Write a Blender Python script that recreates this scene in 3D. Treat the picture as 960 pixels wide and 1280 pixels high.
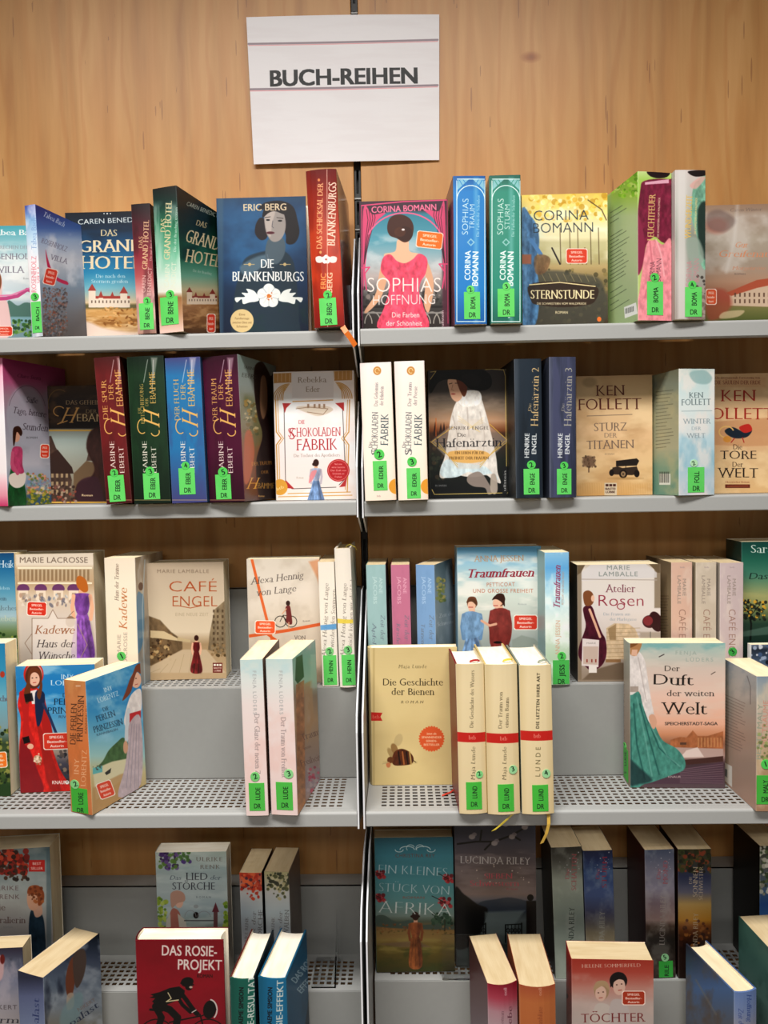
import bpy, bmesh, math, random
import numpy as np
from mathutils import Matrix, Vector

# ------------------------------------------------------------------ camera, world, lights, exposure
for o in list(bpy.data.objects):
    bpy.data.objects.remove(o, do_unlink=True)
SC = bpy.context.scene
COL = SC.collection
EYE = 1.50                       # eye height above the floor; shelf heights below are given relative to it
FPX = 950.0                      # focal length for a 960 x 1280 frame
PITCH, YAW, ROLL = 0.0460, 0.02328, 0.01796

def cam_axes():
    cy, sy = math.cos(YAW), math.sin(YAW)
    f = np.array([-sy*math.cos(PITCH), cy*math.cos(PITCH), -math.sin(PITCH)])
    r = np.array([cy, sy, 0.0])
    u = np.cross(r, f)
    return r*math.cos(ROLL)-u*math.sin(ROLL), r*math.sin(ROLL)+u*math.cos(ROLL), f
CR, CU, CF = cam_axes()

cam = bpy.data.objects.new('camera', bpy.data.cameras.new('camera'))
COL.objects.link(cam)
cam.matrix_world = Matrix(((CR[0], CU[0], -CF[0], 0), (CR[1], CU[1], -CF[1], 0), (CR[2], CU[2], -CF[2], EYE), (0, 0, 0, 1)))
cam.data.sensor_fit = 'VERTICAL'
cam.data.sensor_height = 32.0
cam.data.lens = 32.0*FPX/1280.0
cam.data.clip_start = 0.02
SC.camera = cam
SC.view_settings.view_transform = 'Standard'
SC.view_settings.look = 'None'
SC.view_settings.gamma = 1.0
SC.view_settings.use_curve_mapping = False
SC.view_settings.exposure = 0.0

wd = bpy.data.worlds.new('world'); SC.world = wd
wd.use_nodes = True
wd.node_tree.nodes['Background'].inputs[0].default_value = (1.0, 0.93, 0.85, 1)
wd.node_tree.nodes['Background'].inputs[1].default_value = 0.15

def ceiling_lamp(name, x, y, z, sx, sy, power, spread=155):
    """a louvred fluorescent ceiling fitting shining straight down"""
    l = bpy.data.lights.new(name, 'AREA'); l.shape = 'RECTANGLE'; l.size = sx; l.size_y = sy
    l.energy = power; l.color = (1.0, 0.965, 0.92); l.spread = math.radians(spread)
    o = bpy.data.objects.new(name, l); COL.objects.link(o); o.location = (x, y, z)
    return o
# rows of fittings running along the aisle in front of the shelves
ceiling_lamp('ceiling_lamp', -0.20, 0.10, 2.80, 1.6, 0.30, 49, 140)
ceiling_lamp('ceiling_lamp', -0.20, -2.00, 2.80, 2.6, 0.60, 41)

# ------------------------------------------------------------------ projection helpers (metres, relative to the eye)
def project(P):
    P = np.asarray(P, float)
    d = P@CF
    return np.array([480+FPX*(P@CR)/d, 640-FPX*(P@CU)/d])
def x_at(px, D, z):
    """X of the point at depth D and height z that the lens sees in column px"""
    k = (px-480)/FPX
    return ((k*CF[1]-CR[1])*D+(k*CF[2]-CR[2])*z)/(CR[0]-k*CF[0])
def on_plane(px, py, D):
    d = CF+CR*(px-480)/FPX-CU*(py-640)/FPX
    return d*D/d[1]

# ------------------------------------------------------------------ glyph rasters, drawn from Blender's built-in font
CH = "ABCDEFGHIJKLMNOPQRSTUVWXYZabcdefghijklmnopqrstuvwxyzÄÖÜäöüßéÉ0123456789-.,'&!:*"
GB = 96                                                  # cap height of a raster in pixels
def make_glyphs():
    objs = {}
    def mk(s):
        cu = bpy.data.curves.new('t', 'FONT'); cu.body = s; cu.resolution_u = 3
        o = bpy.data.objects.new('t', cu); COL.objects.link(o); return o
    for ch in CH:
        objs[ch] = (mk(ch), mk('H'+ch+'H'))
    hh = mk('HH')
    bpy.context.view_layer.update()
    dg = bpy.context.evaluated_depsgraph_get()
    def geo(o):
        m = o.evaluated_get(dg).to_mesh()
        v = np.array([x.co[:2] for x in m.vertices]) if len(m.vertices) else np.zeros((0, 2))
        cnt = {}
        for p in m.polygons:
            vs = list(p.vertices)
            for i in range(len(vs)):
                e = (vs[i], vs[(i+1) % len(vs)]); k = (min(e), max(e)); cnt[k] = cnt.get(k, 0)+1
        return v, [e for e, n in cnt.items() if n == 1]
    vH, _ = geo(objs['H'][0])
    cap = vH[:, 1].max(); base = vH[:, 1].min(); k = GB/(cap-base)
    def wid(o):
        v, _ = geo(o); return v[:, 0].max()-v[:, 0].min()
    w0 = wid(hh)
    R0, R1 = int(GB*0.42), int(GB*0.36)                    # rows above the cap line, rows below the baseline
    Hh = R0+GB+R1
    out = {}
    for ch in CH:
        v, ed = geo(objs[ch][0]); adv = (wid(objs[ch][1])-w0)*k
        n = max(int(round(adv)), 4); pad = 10
        W = n+2*pad
        ys = (np.arange(Hh)+0.5); xs = (np.arange(W)+0.5)
        m = np.zeros((Hh, W), bool)
        X = (v[:, 0]*k+pad) if len(v) else []; Y = (R0+GB-(v[:, 1]-base)*k) if len(v) else []
        for a, b in ed:
            x0, y0, x1, y1 = X[a], Y[a], X[b], Y[b]
            if y0 == y1: continue
            rows = np.where((ys > min(y0, y1)) & (ys <= max(y0, y1)))[0]
            if len(rows) == 0: continue
            xc = x0+(ys[rows]-y0)*(x1-x0)/(y1-y0)
            m[rows] ^= (xs[None, :] > xc[:, None])
        out[ch] = (m, pad)
    for o in list(bpy.data.objects):
        if o.type == 'FONT':
            cu = o.data; bpy.data.objects.remove(o); bpy.data.curves.remove(cu)
    return out, R0
GLY, GR0 = make_glyphs()

def sh(m, dy, dx):
    o = np.zeros_like(m)
    H, W = m.shape
    o[max(dy, 0):H+min(dy, 0), max(dx, 0):W+min(dx, 0)] = m[max(-dy, 0):H+min(-dy, 0), max(-dx, 0):W+min(-dx, 0)]
    return o
def runs(row):
    d = np.diff(np.concatenate([[0], row.astype(int), [0]]))
    return list(zip(np.where(d == 1)[0], np.where(d == -1)[0]))
_mI = GLY['I'][0][GR0+GB//2]
STEM = int(_mI.sum())
def serif(m):
    k = int(STEM*0.30)
    e = m.copy()
    for d in range(1, k+1): e &= sh(m, d, 0) & sh(m, -d, 0)
    H, W = m.shape
    th = int(GB*0.055)
    rows = np.where(m.any(1))[0]
    if len(rows) == 0: return e
    base = GR0+GB
    xh = GR0+GB-int(GB*0.76)
    for lv, up in ((base, 1), (GR0, 0), (xh, 0), (rows[0], 0), (rows[-1]+1, 1)):
        s = -1 if up else 1                                # direction into the glyph
        a = lv-1 if up else lv
        for off in (0, 1, 2, 3, -1, -2, -3):
            y = a+s*off
            ya, yb = y+s*int(GB*0.03), y+s*int(GB*0.14); yo = y-s*int(GB*0.07)
            if not (0 <= ya < H and 0 <= yb < H and 0 <= yo < H): continue
            done = False
            for x0, x1 in runs(m[ya]):
                if not STEM*0.6 < x1-x0 < STEM*1.75: continue
                if m[yo, x0:x1].any(): continue
                yc = y+s*int(GB*0.26)
                if not (0 <= yc < H and m[yc, max(x0-STEM, 0):x1+STEM].any()): continue
                if not any(abs(u0-x0) < STEM*0.62 and abs(u1-x1) < STEM*0.62 for u0, u1 in runs(m[yb])): continue
                q0, q1 = (y-th+1, y+1) if up else (y, y+th)
                g = int(STEM*0.62)
                e[q0:q1, max(x0-g, 0):min(x1+g, W)] = True
                yy0, yy1 = (y-k-2, y+1) if up else (y, y+k+2)
                e[yy0:yy1, x0:x1] |= m[yy0:yy1, x0:x1]
                done = True
            if done: break
    return e
def dil(m, n, v=True):
    e = m.copy()
    for d in range(1, n+1): e |= sh(m, 0, d) | sh(m, 0, -d)
    f = e.copy()
    if v:
        for d in range(1, max(n//2, 1)+1): f |= sh(e, d, 0) | sh(e, -d, 0)
    return f
def ero(m, n):
    e = m.copy()
    for d in range(1, n+1): e &= sh(m, 0, d) & sh(m, 0, -d) & sh(m, d, 0) & sh(m, -d, 0)
    return e
_fc = {}
def glyph(ch, f):
    if (ch, f) in _fc: return _fc[ch, f]
    m, pad = GLY.get(ch, GLY['-'])
    if 's' in f: m = serif(m)
    if 'l' in f: m = ero(m, max(int(STEM*0.22), 1))
    if 'bb' in f: m = dil(m, int(STEM*0.42))
    elif 'b' in f: m = dil(m, max(int(STEM*0.26), 2))
    _fc[ch, f] = (m.astype(np.float32), pad)
    return _fc[ch, f]
_sc = {}
def strip(s, f, tr):
    key = (s, f, tr)
    if key in _sc: return _sc[key]
    H = GLY['A'][0].shape[0]
    pos, x = [], 12
    for ch in s:
        if ch == ' ':
            x += int(GB*0.42+tr*GB); continue
        g, pad = glyph(ch, f)
        pos.append((g, x-pad)); x += g.shape[1]-2*pad+int(tr*GB)
    W = x+16
    a = np.zeros((H, W), np.float32)
    for g, p in pos:
        p = max(p, 0); e = min(p+g.shape[1], W)
        a[:, p:e] = np.maximum(a[:, p:e], g[:, :e-p])
    _sc[key] = a
    return a

# ------------------------------------------------------------------ a small painter for flat print (covers, labels, signs)
def hexc(c):
    if isinstance(c, str):
        c = c.lstrip('#')
        if len(c) == 3: c = ''.join(k*2 for k in c)
        return np.array([int(c[i:i+2], 16)/255 for i in (0, 2, 4)], np.float32)
    return np.array(c, np.float32)
_rs = np.random.RandomState(7)
def _field(n):
    g = _rs.rand(n, n).astype(np.float32)
    return g
_F = [_field(64) for _ in range(4)]
def vnoise(x, y, i):
    g = _F[i % 4]
    x0 = np.floor(x).astype(int); y0 = np.floor(y).astype(int); fx = x-x0; fy = y-y0
    fx = fx*fx*(3-2*fx); fy = fy*fy*(3-2*fy)
    a = g[y0 % 64, x0 % 64]; b = g[y0 % 64, (x0+1) % 64]; c = g[(y0+1) % 64, x0 % 64]; d = g[(y0+1) % 64, (x0+1) % 64]
    return (a*(1-fx)+b*fx)*(1-fy)+(c*(1-fx)+d*fx)*fy
def fbm(x, y, i=0, o=4):
    s = 0; a = .5
    for k in range(o):
        s = s+a*vnoise(x*2**k+i*7.3, y*2**k+i*3.1, i+k); a *= .5
    return s/(1-.5**o)
def smooth(P, n=5):
    P = np.array(P, float); N = len(P); out = []
    for i in range(N):
        p0, p1, p2, p3 = P[i-1], P[i], P[(i+1) % N], P[(i+2) % N]
        for t in np.arange(n)/n:
            out.append(.5*((2*p1)+(-p0+p2)*t+(2*p0-5*p1+4*p2-p3)*t*t+(-p0+3*p1-3*p2+p3)*t**3))
    return np.array(out)
class Canvas:
    """paints a face; coordinates are those of the photograph, carried onto the face by its perspective"""
    def __init__(s, W, H, corners, base='fff'):
        # corners: photo px of the texture's top-left, top-right, bottom-right, bottom-left
        s.W, s.H = max(int(W), 4), max(int(H), 4)
        src = [(0, 0), (s.W, 0), (s.W, s.H), (0, s.H)]
        s.M = s._hom(src, corners); s.Mi = np.linalg.inv(s.M)
        xx, yy = np.meshgrid(np.arange(s.W)+.5, np.arange(s.H)+.5)
        d = s.M[2, 0]*xx+s.M[2, 1]*yy+s.M[2, 2]
        s.X = ((s.M[0, 0]*xx+s.M[0, 1]*yy+s.M[0, 2])/d).astype(np.float32)
        s.Y = ((s.M[1, 0]*xx+s.M[1, 1]*yy+s.M[1, 2])/d).astype(np.float32)
        s.c = corners
        s.x0 = min(c[0] for c in corners); s.x1 = max(c[0] for c in corners)
        s.y0 = (corners[0][1]+corners[1][1])/2; s.y1 = (corners[2][1]+corners[3][1])/2
        s.I = np.ones((s.H, s.W, 3), np.float32)*hexc(base)
        s.k = abs(s.y1-s.y0)/s.H                            # photo px per texel
        s.U = (xx/s.W).astype(np.float32); s.V = (yy/s.H).astype(np.float32)
    @staticmethod
    def _hom(a, b):
        A = []; B = []
        for (x, y), (u, v) in zip(a, b):
            A.append([x, y, 1, 0, 0, 0, -u*x, -u*y]); B.append(u)
            A.append([0, 0, 0, x, y, 1, -v*x, -v*y]); B.append(v)
        return np.append(np.linalg.solve(np.array(A, float), np.array(B, float)), 1).reshape(3, 3)
    def win(s, P, m):
        P = np.asarray(P, float)
        lo, hi = P.min(0)-m, P.max(0)+m
        q = np.array([(lo[0], lo[1], 1), (hi[0], lo[1], 1), (hi[0], hi[1], 1), (lo[0], hi[1], 1)])@s.Mi.T
        q = q[:, :2]/q[:, 2:]
        a = np.floor(q.min(0)).astype(int)-1; b = np.ceil(q.max(0)).astype(int)+2
        x0, y0 = max(a[0], 0), max(a[1], 0); x1, y1 = min(b[0], s.W), min(b[1], s.H)
        if x1 <= x0 or y1 <= y0: return None
        return (slice(y0, y1), slice(x0, x1))
    def mix(s, w, m, col, a):
        m = (m*a)[..., None]
        s.I[w] = s.I[w]*(1-m)+hexc(col)*m
    def g(s, stops, a=1):
        ys = [q[0] for q in stops]; cs = np.array([hexc(q[1]) for q in stops])
        for k in range(3):
            s.I[..., k] = s.I[..., k]*(1-a)+a*np.interp(s.Y, ys, cs[:, k])
    def gx(s, stops, a=1):
        xs = [q[0] for q in stops]; cs = np.array([hexc(q[1]) for q in stops])
        for k in range(3):
            s.I[..., k] = s.I[..., k]*(1-a)+a*np.interp(s.X, xs, cs[:, k])
    def n(s, col, a=.5, sx=20, sy=8, lo=.45, hi=.7, i=0, y0=None, y1=None, x0=None, x1=None, f=8):
        m = np.clip((fbm(s.X/sx, s.Y/sy, i)-lo)/(hi-lo), 0, 1)
        if y0 is not None: m = m*np.clip((s.Y-y0)/f, 0, 1)
        if y1 is not None: m = m*np.clip((y1-s.Y)/f, 0, 1)
        if x0 is not None: m = m*np.clip((s.X-x0)/f, 0, 1)
        if x1 is not None: m = m*np.clip((x1-s.X)/f, 0, 1)
        s.mix((slice(None), slice(None)), m, col, a)
    def p(s, P, col, b=.5, a=1, sm=0, tex=0):
        P = smooth(P) if sm else np.array(P, float)
        w = s.win(P, b+.5)
        if w is None: return
        X, Y = s.X[w], s.Y[w]
        d = np.full(X.shape, 1e9, np.float32); ins = np.zeros(X.shape, bool)
        N = len(P)
        for i in range(N):
            ax, ay = P[i]; bx, by = P[(i+1) % N]
            ex, ey = bx-ax, by-ay; L = ex*ex+ey*ey
            if L < 1e-9: continue
            px, py = X-ax, Y-ay
            t = np.clip((px*ex+py*ey)/L, 0, 1)
            qx, qy = px-t*ex, py-t*ey
            np.minimum(d, qx*qx+qy*qy, out=d)
            if ay != by:
                ins ^= ((ay > Y) != (by > Y)) & (X < (bx-ax)*(Y-ay)/(by-ay)+ax)
        d = np.sqrt(d); d = np.where(ins, -d, d)
        b = max(b, s.k)
        m = np.clip(.5-d/b, 0, 1)
        if tex:
            q = (1+tex*(fbm(X/3.5, Y/6, 1)-.5))[..., None]
            m = (m*a)[..., None]
            s.I[w] = s.I[w]*(1-m)+np.clip(hexc(col)*q, 0, 1)*m
            return
        s.mix(w, m, col, a)
    def e(s, x, y, rx, ry, col, b=.5, a=1, r=0):
        R = max(rx, ry)
        w = s.win([(x-R, y-R), (x+R, y+R)], b+.5)
        if w is None: return
        c, q = math.cos(math.radians(r)), math.sin(math.radians(r))
        dx, dy = s.X[w]-x, s.Y[w]-y
        u, v = (dx*c-dy*q)/rx, (dx*q+dy*c)/ry
        l = np.sqrt(u*u+v*v)+1e-6
        d = (l-1)*min(rx, ry)
        s.mix(w, np.clip(.5-d/max(b, s.k), 0, 1), col, a)
    def l(s, P, wd, col, a=1, b=.4):
        P = np.array(P, float)
        w = s.win(P, wd+1)
        if w is None: return
        X, Y = s.X[w], s.Y[w]; d = np.full(X.shape, 1e9, np.float32)
        for (ax, ay), (bx, by) in zip(P[:-1], P[1:]):
            ex, ey = bx-ax, by-ay; L = max(ex*ex+ey*ey, 1e-9)
            t = np.clip(((X-ax)*ex+(Y-ay)*ey)/L, 0, 1)
            np.minimum(d, (X-ax-t*ex)**2+(Y-ay-t*ey)**2, out=d)
        s.mix(w, np.clip(.5-(np.sqrt(d)-wd/2)/max(b, s.k), 0, 1), col, a)
    def r(s, x0, y0, x1, y1, col, b=.4, a=1, tex=0):
        s.p([(x0, y0), (x1, y0), (x1, y1), (x0, y1)], col, b, a, 0, tex)
    def arc(s, x, y, rx, ry, a0, a1, wd, col, a=1):
        t = np.radians(np.linspace(a0, a1, 16))
        s.l(np.stack([x+rx*np.cos(t), y-ry*np.sin(t)], 1), wd, col, a)
    def dots(s, x0, y0, x1, y1, cols, n, r0=.8, r1=2, a=.9, seed=1, asp=1):
        R = random.Random(seed)
        for _ in range(n):
            q = R.uniform(r0, r1)
            s.e(R.uniform(x0, x1), R.uniform(y0, y1), q, q*asp, R.choice(cols), .8, a, R.uniform(-60, 60))
    def t(s, x, y, txt, h, col, f='', w=None, an='c', r=0, sk=0, a=1, tr=0):
        S = strip(txt, f, tr)
        L0 = S.shape[1]-28
        sc = h/GB                                           # photo px per strip px
        sx = (w/L0) if w else sc
        L = L0*sx
        ox = {'c': -L/2, 'l': 0, 'r': -L}[an]
        q = math.radians(r); c_, s_ = math.cos(q), math.sin(q)
        D = np.array([c_, -s_]); Up = np.array([-s_, -c_])
        P = [np.array([x, y])+D*(ox+i)+Up*j for i in (0, L) for j in (-h, h)]
        win = s.win(P, h*.3)
        if win is None: return
        red = max(int(s.k/sc), 1)
        redx = max(int(s.k/sx), 1)
        if red > 1 or redx > 1:
            hh, ww = S.shape[0]//red*red, S.shape[1]//redx*redx
            S = S[:hh, :ww].reshape(hh//red, red, ww//redx, redx).mean((1, 3))
        dx, dy = s.X[win]-x, s.Y[win]-y
        u = dx*c_-dy*s_; v = -dx*s_-dy*c_
        u = u-sk*(v+h/2)
        fu = ((u-ox)/sx+12)/redx-.5; fv = ((GR0+GB/2)-v/sc)/red-.5
        ok = (fu > 0) & (fu < S.shape[1]-1) & (fv > 0) & (fv < S.shape[0]-1)
        fu = np.clip(fu, 0, S.shape[1]-1.001); fv = np.clip(fv, 0, S.shape[0]-1.001)
        iu, iv = fu.astype(int), fv.astype(int); ru, rv = fu-iu, fv-iv
        m = (S[iv, iu]*(1-ru)+S[iv, iu+1]*ru)*(1-rv)+(S[iv+1, iu]*(1-ru)+S[iv+1, iu+1]*ru)*rv
        s.mix(win, m*ok, col, a)
    # ---- recurring motifs
    def badge(s, x, y, w=26, h=17, r=0, col='d8452c', k=''):
        c, q = math.cos(math.radians(r)), math.sin(math.radians(r))
        def R(u, v): return (x+u*c+v*q, y-u*q+v*c)
        for g_, cc in ((0, 'f6ded2'), (.9, col)):
            P = []
            for sx_, sy_ in ((-1, -1), (1, -1), (1, 1), (-1, 1)):
                a_, b_ = sx_*(w/2-g_), sy_*(h/2-g_)
                P += ([R(a_, b_-sy_*1.8), R(a_-sx_*1.8, b_)] if sx_*sy_ > 0 else [R(a_-sx_*1.8, b_), R(a_, b_-sy_*1.8)])
            s.p(P, cc)
        for i, (tx, ww) in enumerate((('SPIEGEL', .55), ('Bestseller-', .72), ('Autorin', .5))):
            X, Y = R(0, (-.24+.26*i)*h)
            s.t(X, Y, tx, h*.15, 'fbe8e0', 'b', w=w*ww, r=r)
    def lines(s, x0, y0, x1, y1, n, col, wd=.7, a=.5, seed=3, slope=0):
        R = random.Random(seed)
        for i in range(n):
            y = y0+(y1-y0)*i/max(n-1, 1)
            e = x1-(x1-x0)*R.uniform(0, .15)*(1 if R.random() < .6 else 3)
            x = x0
            while x < e:
                q = min(x+R.uniform(2, 7), e)
                s.l([(x, y+slope*(x-x0)), (q, y+slope*(q-x0))], wd, col, a); x = q+.9
    def head(s, x, y, h, skin, hair, bun=0, face=0):
        s.e(x, y, h*.40, h*.5, hair, .8)
        if bun: s.e(x+bun*h*.42, y+h*.2, h*.28, h*.24, hair, .8)
        if face:
            s.e(x+face*h*.08, y+h*.08, h*.29, h*.38, skin, .8)
            s.p([(x-h*.42, y), (x-h*.3, y-h*.42), (x, y-h*.52), (x+h*.3, y-h*.42), (x+h*.42, y), (x+h*.2, y-h*.2), (x-h*.1, y-h*.22)], hair, .6, 1, 1)
            for k_ in (-1, 1):
                s.e(x+face*h*.08+k_*h*.12, y+h*.02, h*.05, h*.03, '2a1a18', .5)
            s.l([(x+face*h*.1-h*.08, y+h*.27), (x+face*h*.1+h*.08, y+h*.27)], h*.06, '9a3a34')
            s.l([(x+face*h*.12, y+h*.05), (x+face*h*.14, y+h*.15)], h*.03, '8a5a48', .6)
    def lady(s, x, y0, y1, dress, hair, skin='d9a88c', skirt=None, wide=.34, bun=1, face=0, sleeve=None, lean=0):
        H = y1-y0; hd = H*.15; X = lambda u, v: (x+u*H+lean*v*H, y0+v*H)
        skirt = skirt or dress
        s.p([X(-.03, .12), X(.03, .12), X(.04, .2), X(-.04, .2)], skin)
        s.p([X(-.05, .42), X(.05, .42), X(.10, .6), X(wide*.5, .98), X(-wide*.5, .98), X(-.10, .6)], skirt, .6, 1, 1, .6)
        s.p([X(-.10, .2), X(.10, .2), X(.09, .32), X(.055, .44), X(-.055, .44), X(-.09, .32)], dress, .6, 1, 1, .5)
        for k_ in (-1, 1):
            s.l([X(k_*.10, .22), X(k_*.12, .36), X(k_*.10, .5)], H*.045, sleeve or skin)
        s.p([X(.03, .22), X(.10, .24), X(.06, .44), X(.11, .62), X(wide*.5, .98), X(wide*.2, .98), X(.05, .6), X(.02, .42)], '181018', H*.05, .28, 1)
        for k_ in (-.5, 0, .45): s.l([X(k_*.08, .5), X(k_*wide*.8, .96)], H*.012, '100c10', .25, H*.02)
        s.head(x+lean*.07*H, y0+.075*H, hd, skin, hair, bun*.6, face)

# ------------------------------------------------------------------ materials
def nodes(name):
    m = bpy.data.materials.new(name); m.use_nodes = True
    return m, m.node_tree.nodes, m.node_tree.links, m.node_tree.nodes['Principled BSDF']
def lin(c):
    c = hexc(c)
    return tuple(float(v) for v in np.where(c <= .04045, c/12.92, ((c+.055)/1.055)**2.4))+(1,)
def ramp(N, L, src, stops):
    r = N.new('ShaderNodeValToRGB'); L.new(src, r.inputs[0])
    while len(r.color_ramp.elements) < len(stops): r.color_ramp.elements.new(.5)
    for e, (p, c) in zip(r.color_ramp.elements, stops): e.position = p; e.color = lin(c)
    return r.outputs[0]
def mapped(N, L, sc, rot=(0, 0, 0)):
    tc = N.new('ShaderNodeTexCoord'); mp = N.new('ShaderNodeMapping')
    mp.inputs['Scale'].default_value = sc; mp.inputs['Rotation'].default_value = rot
    L.new(tc.outputs['Object'], mp.inputs[0]); return mp.outputs[0]
def noise(N, L, vec, scale, det=4, rough=.55, dist=0):
    n = N.new('ShaderNodeTexNoise'); L.new(vec, n.inputs['Vector'])
    n.inputs['Scale'].default_value = scale; n.inputs['Detail'].default_value = det
    n.inputs['Roughness'].default_value = rough; n.inputs['Distortion'].default_value = dist
    return n.outputs[0]
def mixc(N, L, fac, a, b, mode='MIX'):
    m = N.new('ShaderNodeMix'); m.data_type = 'RGBA'; m.blend_type = mode
    for i, v in ((0, fac), (6, a), (7, b)):
        if isinstance(v, (int, float)): m.inputs[i].default_value = v
        elif isinstance(v, tuple): m.inputs[i].default_value = v
        else: L.new(v, m.inputs[i])
    return m.outputs[2]
def plain(name, col, rough=.5, metal=0, grain=.06, scale=60):
    m, N, L, B = nodes(name)
    v = mapped(N, L, (1, 1, 1))
    f = noise(N, L, v, scale)
    c = mixc(N, L, f, tuple(x*(1-grain) for x in lin(col)[:3])+(1,), tuple(min(x*(1+grain), 1) for x in lin(col)[:3])+(1,))
    L.new(c, B.inputs['Base Color'])
    B.inputs['Roughness'].default_value = rough; B.inputs['Metallic'].default_value = metal
    return m
def wood_mat():
    m, N, L, B = nodes('beech_laminate')
    v = mapped(N, L, (1, 1, .07))
    a = noise(N, L, v, 26, 6, .6, .5)
    base = ramp(N, L, a, [(.30, 'ac7b46'), (.50, 'bc894f'), (.72, 'c9975e')])
    v2 = mapped(N, L, (1, 1, .16))                          # broad cathedral figure
    w = N.new('ShaderNodeTexWave'); w.wave_type = 'BANDS'; w.bands_direction = 'X'
    L.new(v2, w.inputs[0]); w.inputs['Scale'].default_value = 5; w.inputs['Distortion'].default_value = 9
    w.inputs['Detail'].default_value = 3; w.inputs['Detail Scale'].default_value = 2.2
    fig = ramp(N, L, w.outputs[0], [(.0, 'f2dfcb'), (.35, 'ffffff'), (.9, 'ffffff'), (1, 'ead0b6')])
    c = mixc(N, L, .38, base, fig, 'MULTIPLY')
    v3 = mapped(N, L, (130, 130, 9))                       # short dark pore dashes
    vo = N.new('ShaderNodeTexVoronoi'); L.new(v3, vo.inputs['Vector']); vo.inputs['Scale'].default_value = 1
    d = N.new('ShaderNodeMath'); d.operation = 'LESS_THAN'; L.new(vo.outputs['Distance'], d.inputs[0]); d.inputs[1].default_value = .17
    pt = noise(N, L, mapped(N, L, (1, 1, .5)), 14, 2)
    g = N.new('ShaderNodeMath'); g.operation = 'GREATER_THAN'; L.new(pt, g.inputs[0]); g.inputs[1].default_value = .56
    q = N.new('ShaderNodeMath'); q.operation = 'MULTIPLY'; L.new(d.outputs[0], q.inputs[0]); L.new(g.outputs[0], q.inputs[1])
    k = N.new('ShaderNodeMath'); k.operation = 'MULTIPLY'; L.new(q.outputs[0], k.inputs[0]); k.inputs[1].default_value = .5
    c = mixc(N, L, k.outputs[0], c, lin('7a4a2c'))
    vo2 = N.new('ShaderNodeTexVoronoi'); L.new(mapped(N, L, (4.2, 4.2, 7.5)), vo2.inputs['Vector']); vo2.inputs['Scale'].default_value = 1   # a few knots
    kn = ramp(N, L, vo2.outputs['Distance'], [(.0, 'a0704a'), (.03, 'c89a6c'), (.075, 'ffffff'), (1, 'ffffff')])
    c = mixc(N, L, .8, c, kn, 'MULTIPLY')
    L.new(c, B.inputs['Base Color']); B.inputs['Roughness'].default_value = .42
    B.inputs['Specular IOR Level'].default_value = .4
    return m
M_WOOD = wood_mat()
M_STEEL = plain('grey_powder_coat', 'a4a5a3', .42, 0, .03, 300)
M_STEEL2 = plain('grey_powder_coat_plates', '949592', .40, 0, .04, 120)
M_EDGE = plain('pale_bracket_edge', 'e6e8ec', .3, 0, .03)  # brightness put into the colour: edges paler than the bracket plates
M_BLACK = plain('black_steel', '0c0b0b', .5)
M_FLOOR = plain('grey_linoleum', '8a8076', .5, 0, .1, 20)
def page_mat(name, a, b, dark=.0):
    m, N, L, B = nodes(name)
    v = mapped(N, L, (1, .012, .012))
    f = noise(N, L, v, 1500, 2, .8)
    v2 = mapped(N, L, (1, .2, .2)); f2 = noise(N, L, v2, 90, 2)
    c = mixc(N, L, f, lin(a), lin(b)); c = mixc(N, L, ramp(N, L, f2, [(.35, 'd8c8a8'), (.6, 'ffffff')]), c, c)
    c2 = mixc(N, L, .35, c, ramp(N, L, f2, [(.3, 'd6c3a0'), (.62, 'ffffff')]), 'MULTIPLY')
    L.new(c2, B.inputs['Base Color']); B.inputs['Roughness'].default_value = .85
    return m
M_PAGE = {'cream': page_mat('cream_paper', 'ecdab0', 'fbefcf'), 'white': page_mat('white_paper', 'f0e8d4', 'fdf7e8'),
          'tan': page_mat('tan_paper', 'd0b88e', 'e6d2aa')}
def acrylic():
    m, N, L, B = nodes('clear_acrylic')
    B.inputs['Transmission Weight'].default_value = 1; B.inputs['Roughness'].default_value = .03; B.inputs['IOR'].default_value = 1.2
    B.inputs['Base Color'].default_value = (.97, .98, .98, 1)
    return m
M_ACRYL = acrylic()

_img = 0
def print_mat(I, name, rough=.32, coat=.25):
    """material of a printed surface: the painted artwork under a thin laminate"""
    global _img
    _img += 1
    H, W = I.shape[:2]
    im = bpy.data.images.new('artwork_%03d' % _img, W, H)
    a = np.ones((H, W, 4), np.float32); a[..., :3] = np.clip(I[::-1], 0, 1)
    im.pixels.foreach_set(a.ravel()); im.update(); im.pack()
    m, N, L, B = nodes(name)
    t = N.new('ShaderNodeTexImage'); t.image = im; t.extension = 'EXTEND'
    uv = N.new('ShaderNodeUVMap'); uv.uv_map = 'UVMap'; L.new(uv.outputs[0], t.inputs[0])
    hs = N.new('ShaderNodeHueSaturation'); L.new(t.outputs[0], hs.inputs['Color'])
    hs.inputs['Value'].default_value = PRINT_V; hs.inputs['Saturation'].default_value = PRINT_S
    L.new(hs.outputs[0], B.inputs['Base Color'])
    B.inputs['Roughness'].default_value = rough
    B.inputs['Specular IOR Level'].default_value = .3
    B.inputs['Coat Weight'].default_value = coat; B.inputs['Coat Roughness'].default_value = .18
    n = noise(N, L, mapped(N, L, (1, 1, 1)), 35, 2)
    bp = N.new('ShaderNodeBump'); bp.inputs['Strength'].default_value = .06; bp.inputs['Distance'].default_value = .002
    L.new(n, bp.inputs['Height']); L.new(bp.outputs[0], B.inputs['Normal']); L.new(bp.outputs[0], B.inputs['Coat Normal'])
    return m
PRINT_V, PRINT_S = 0.95, 1.0

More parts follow.
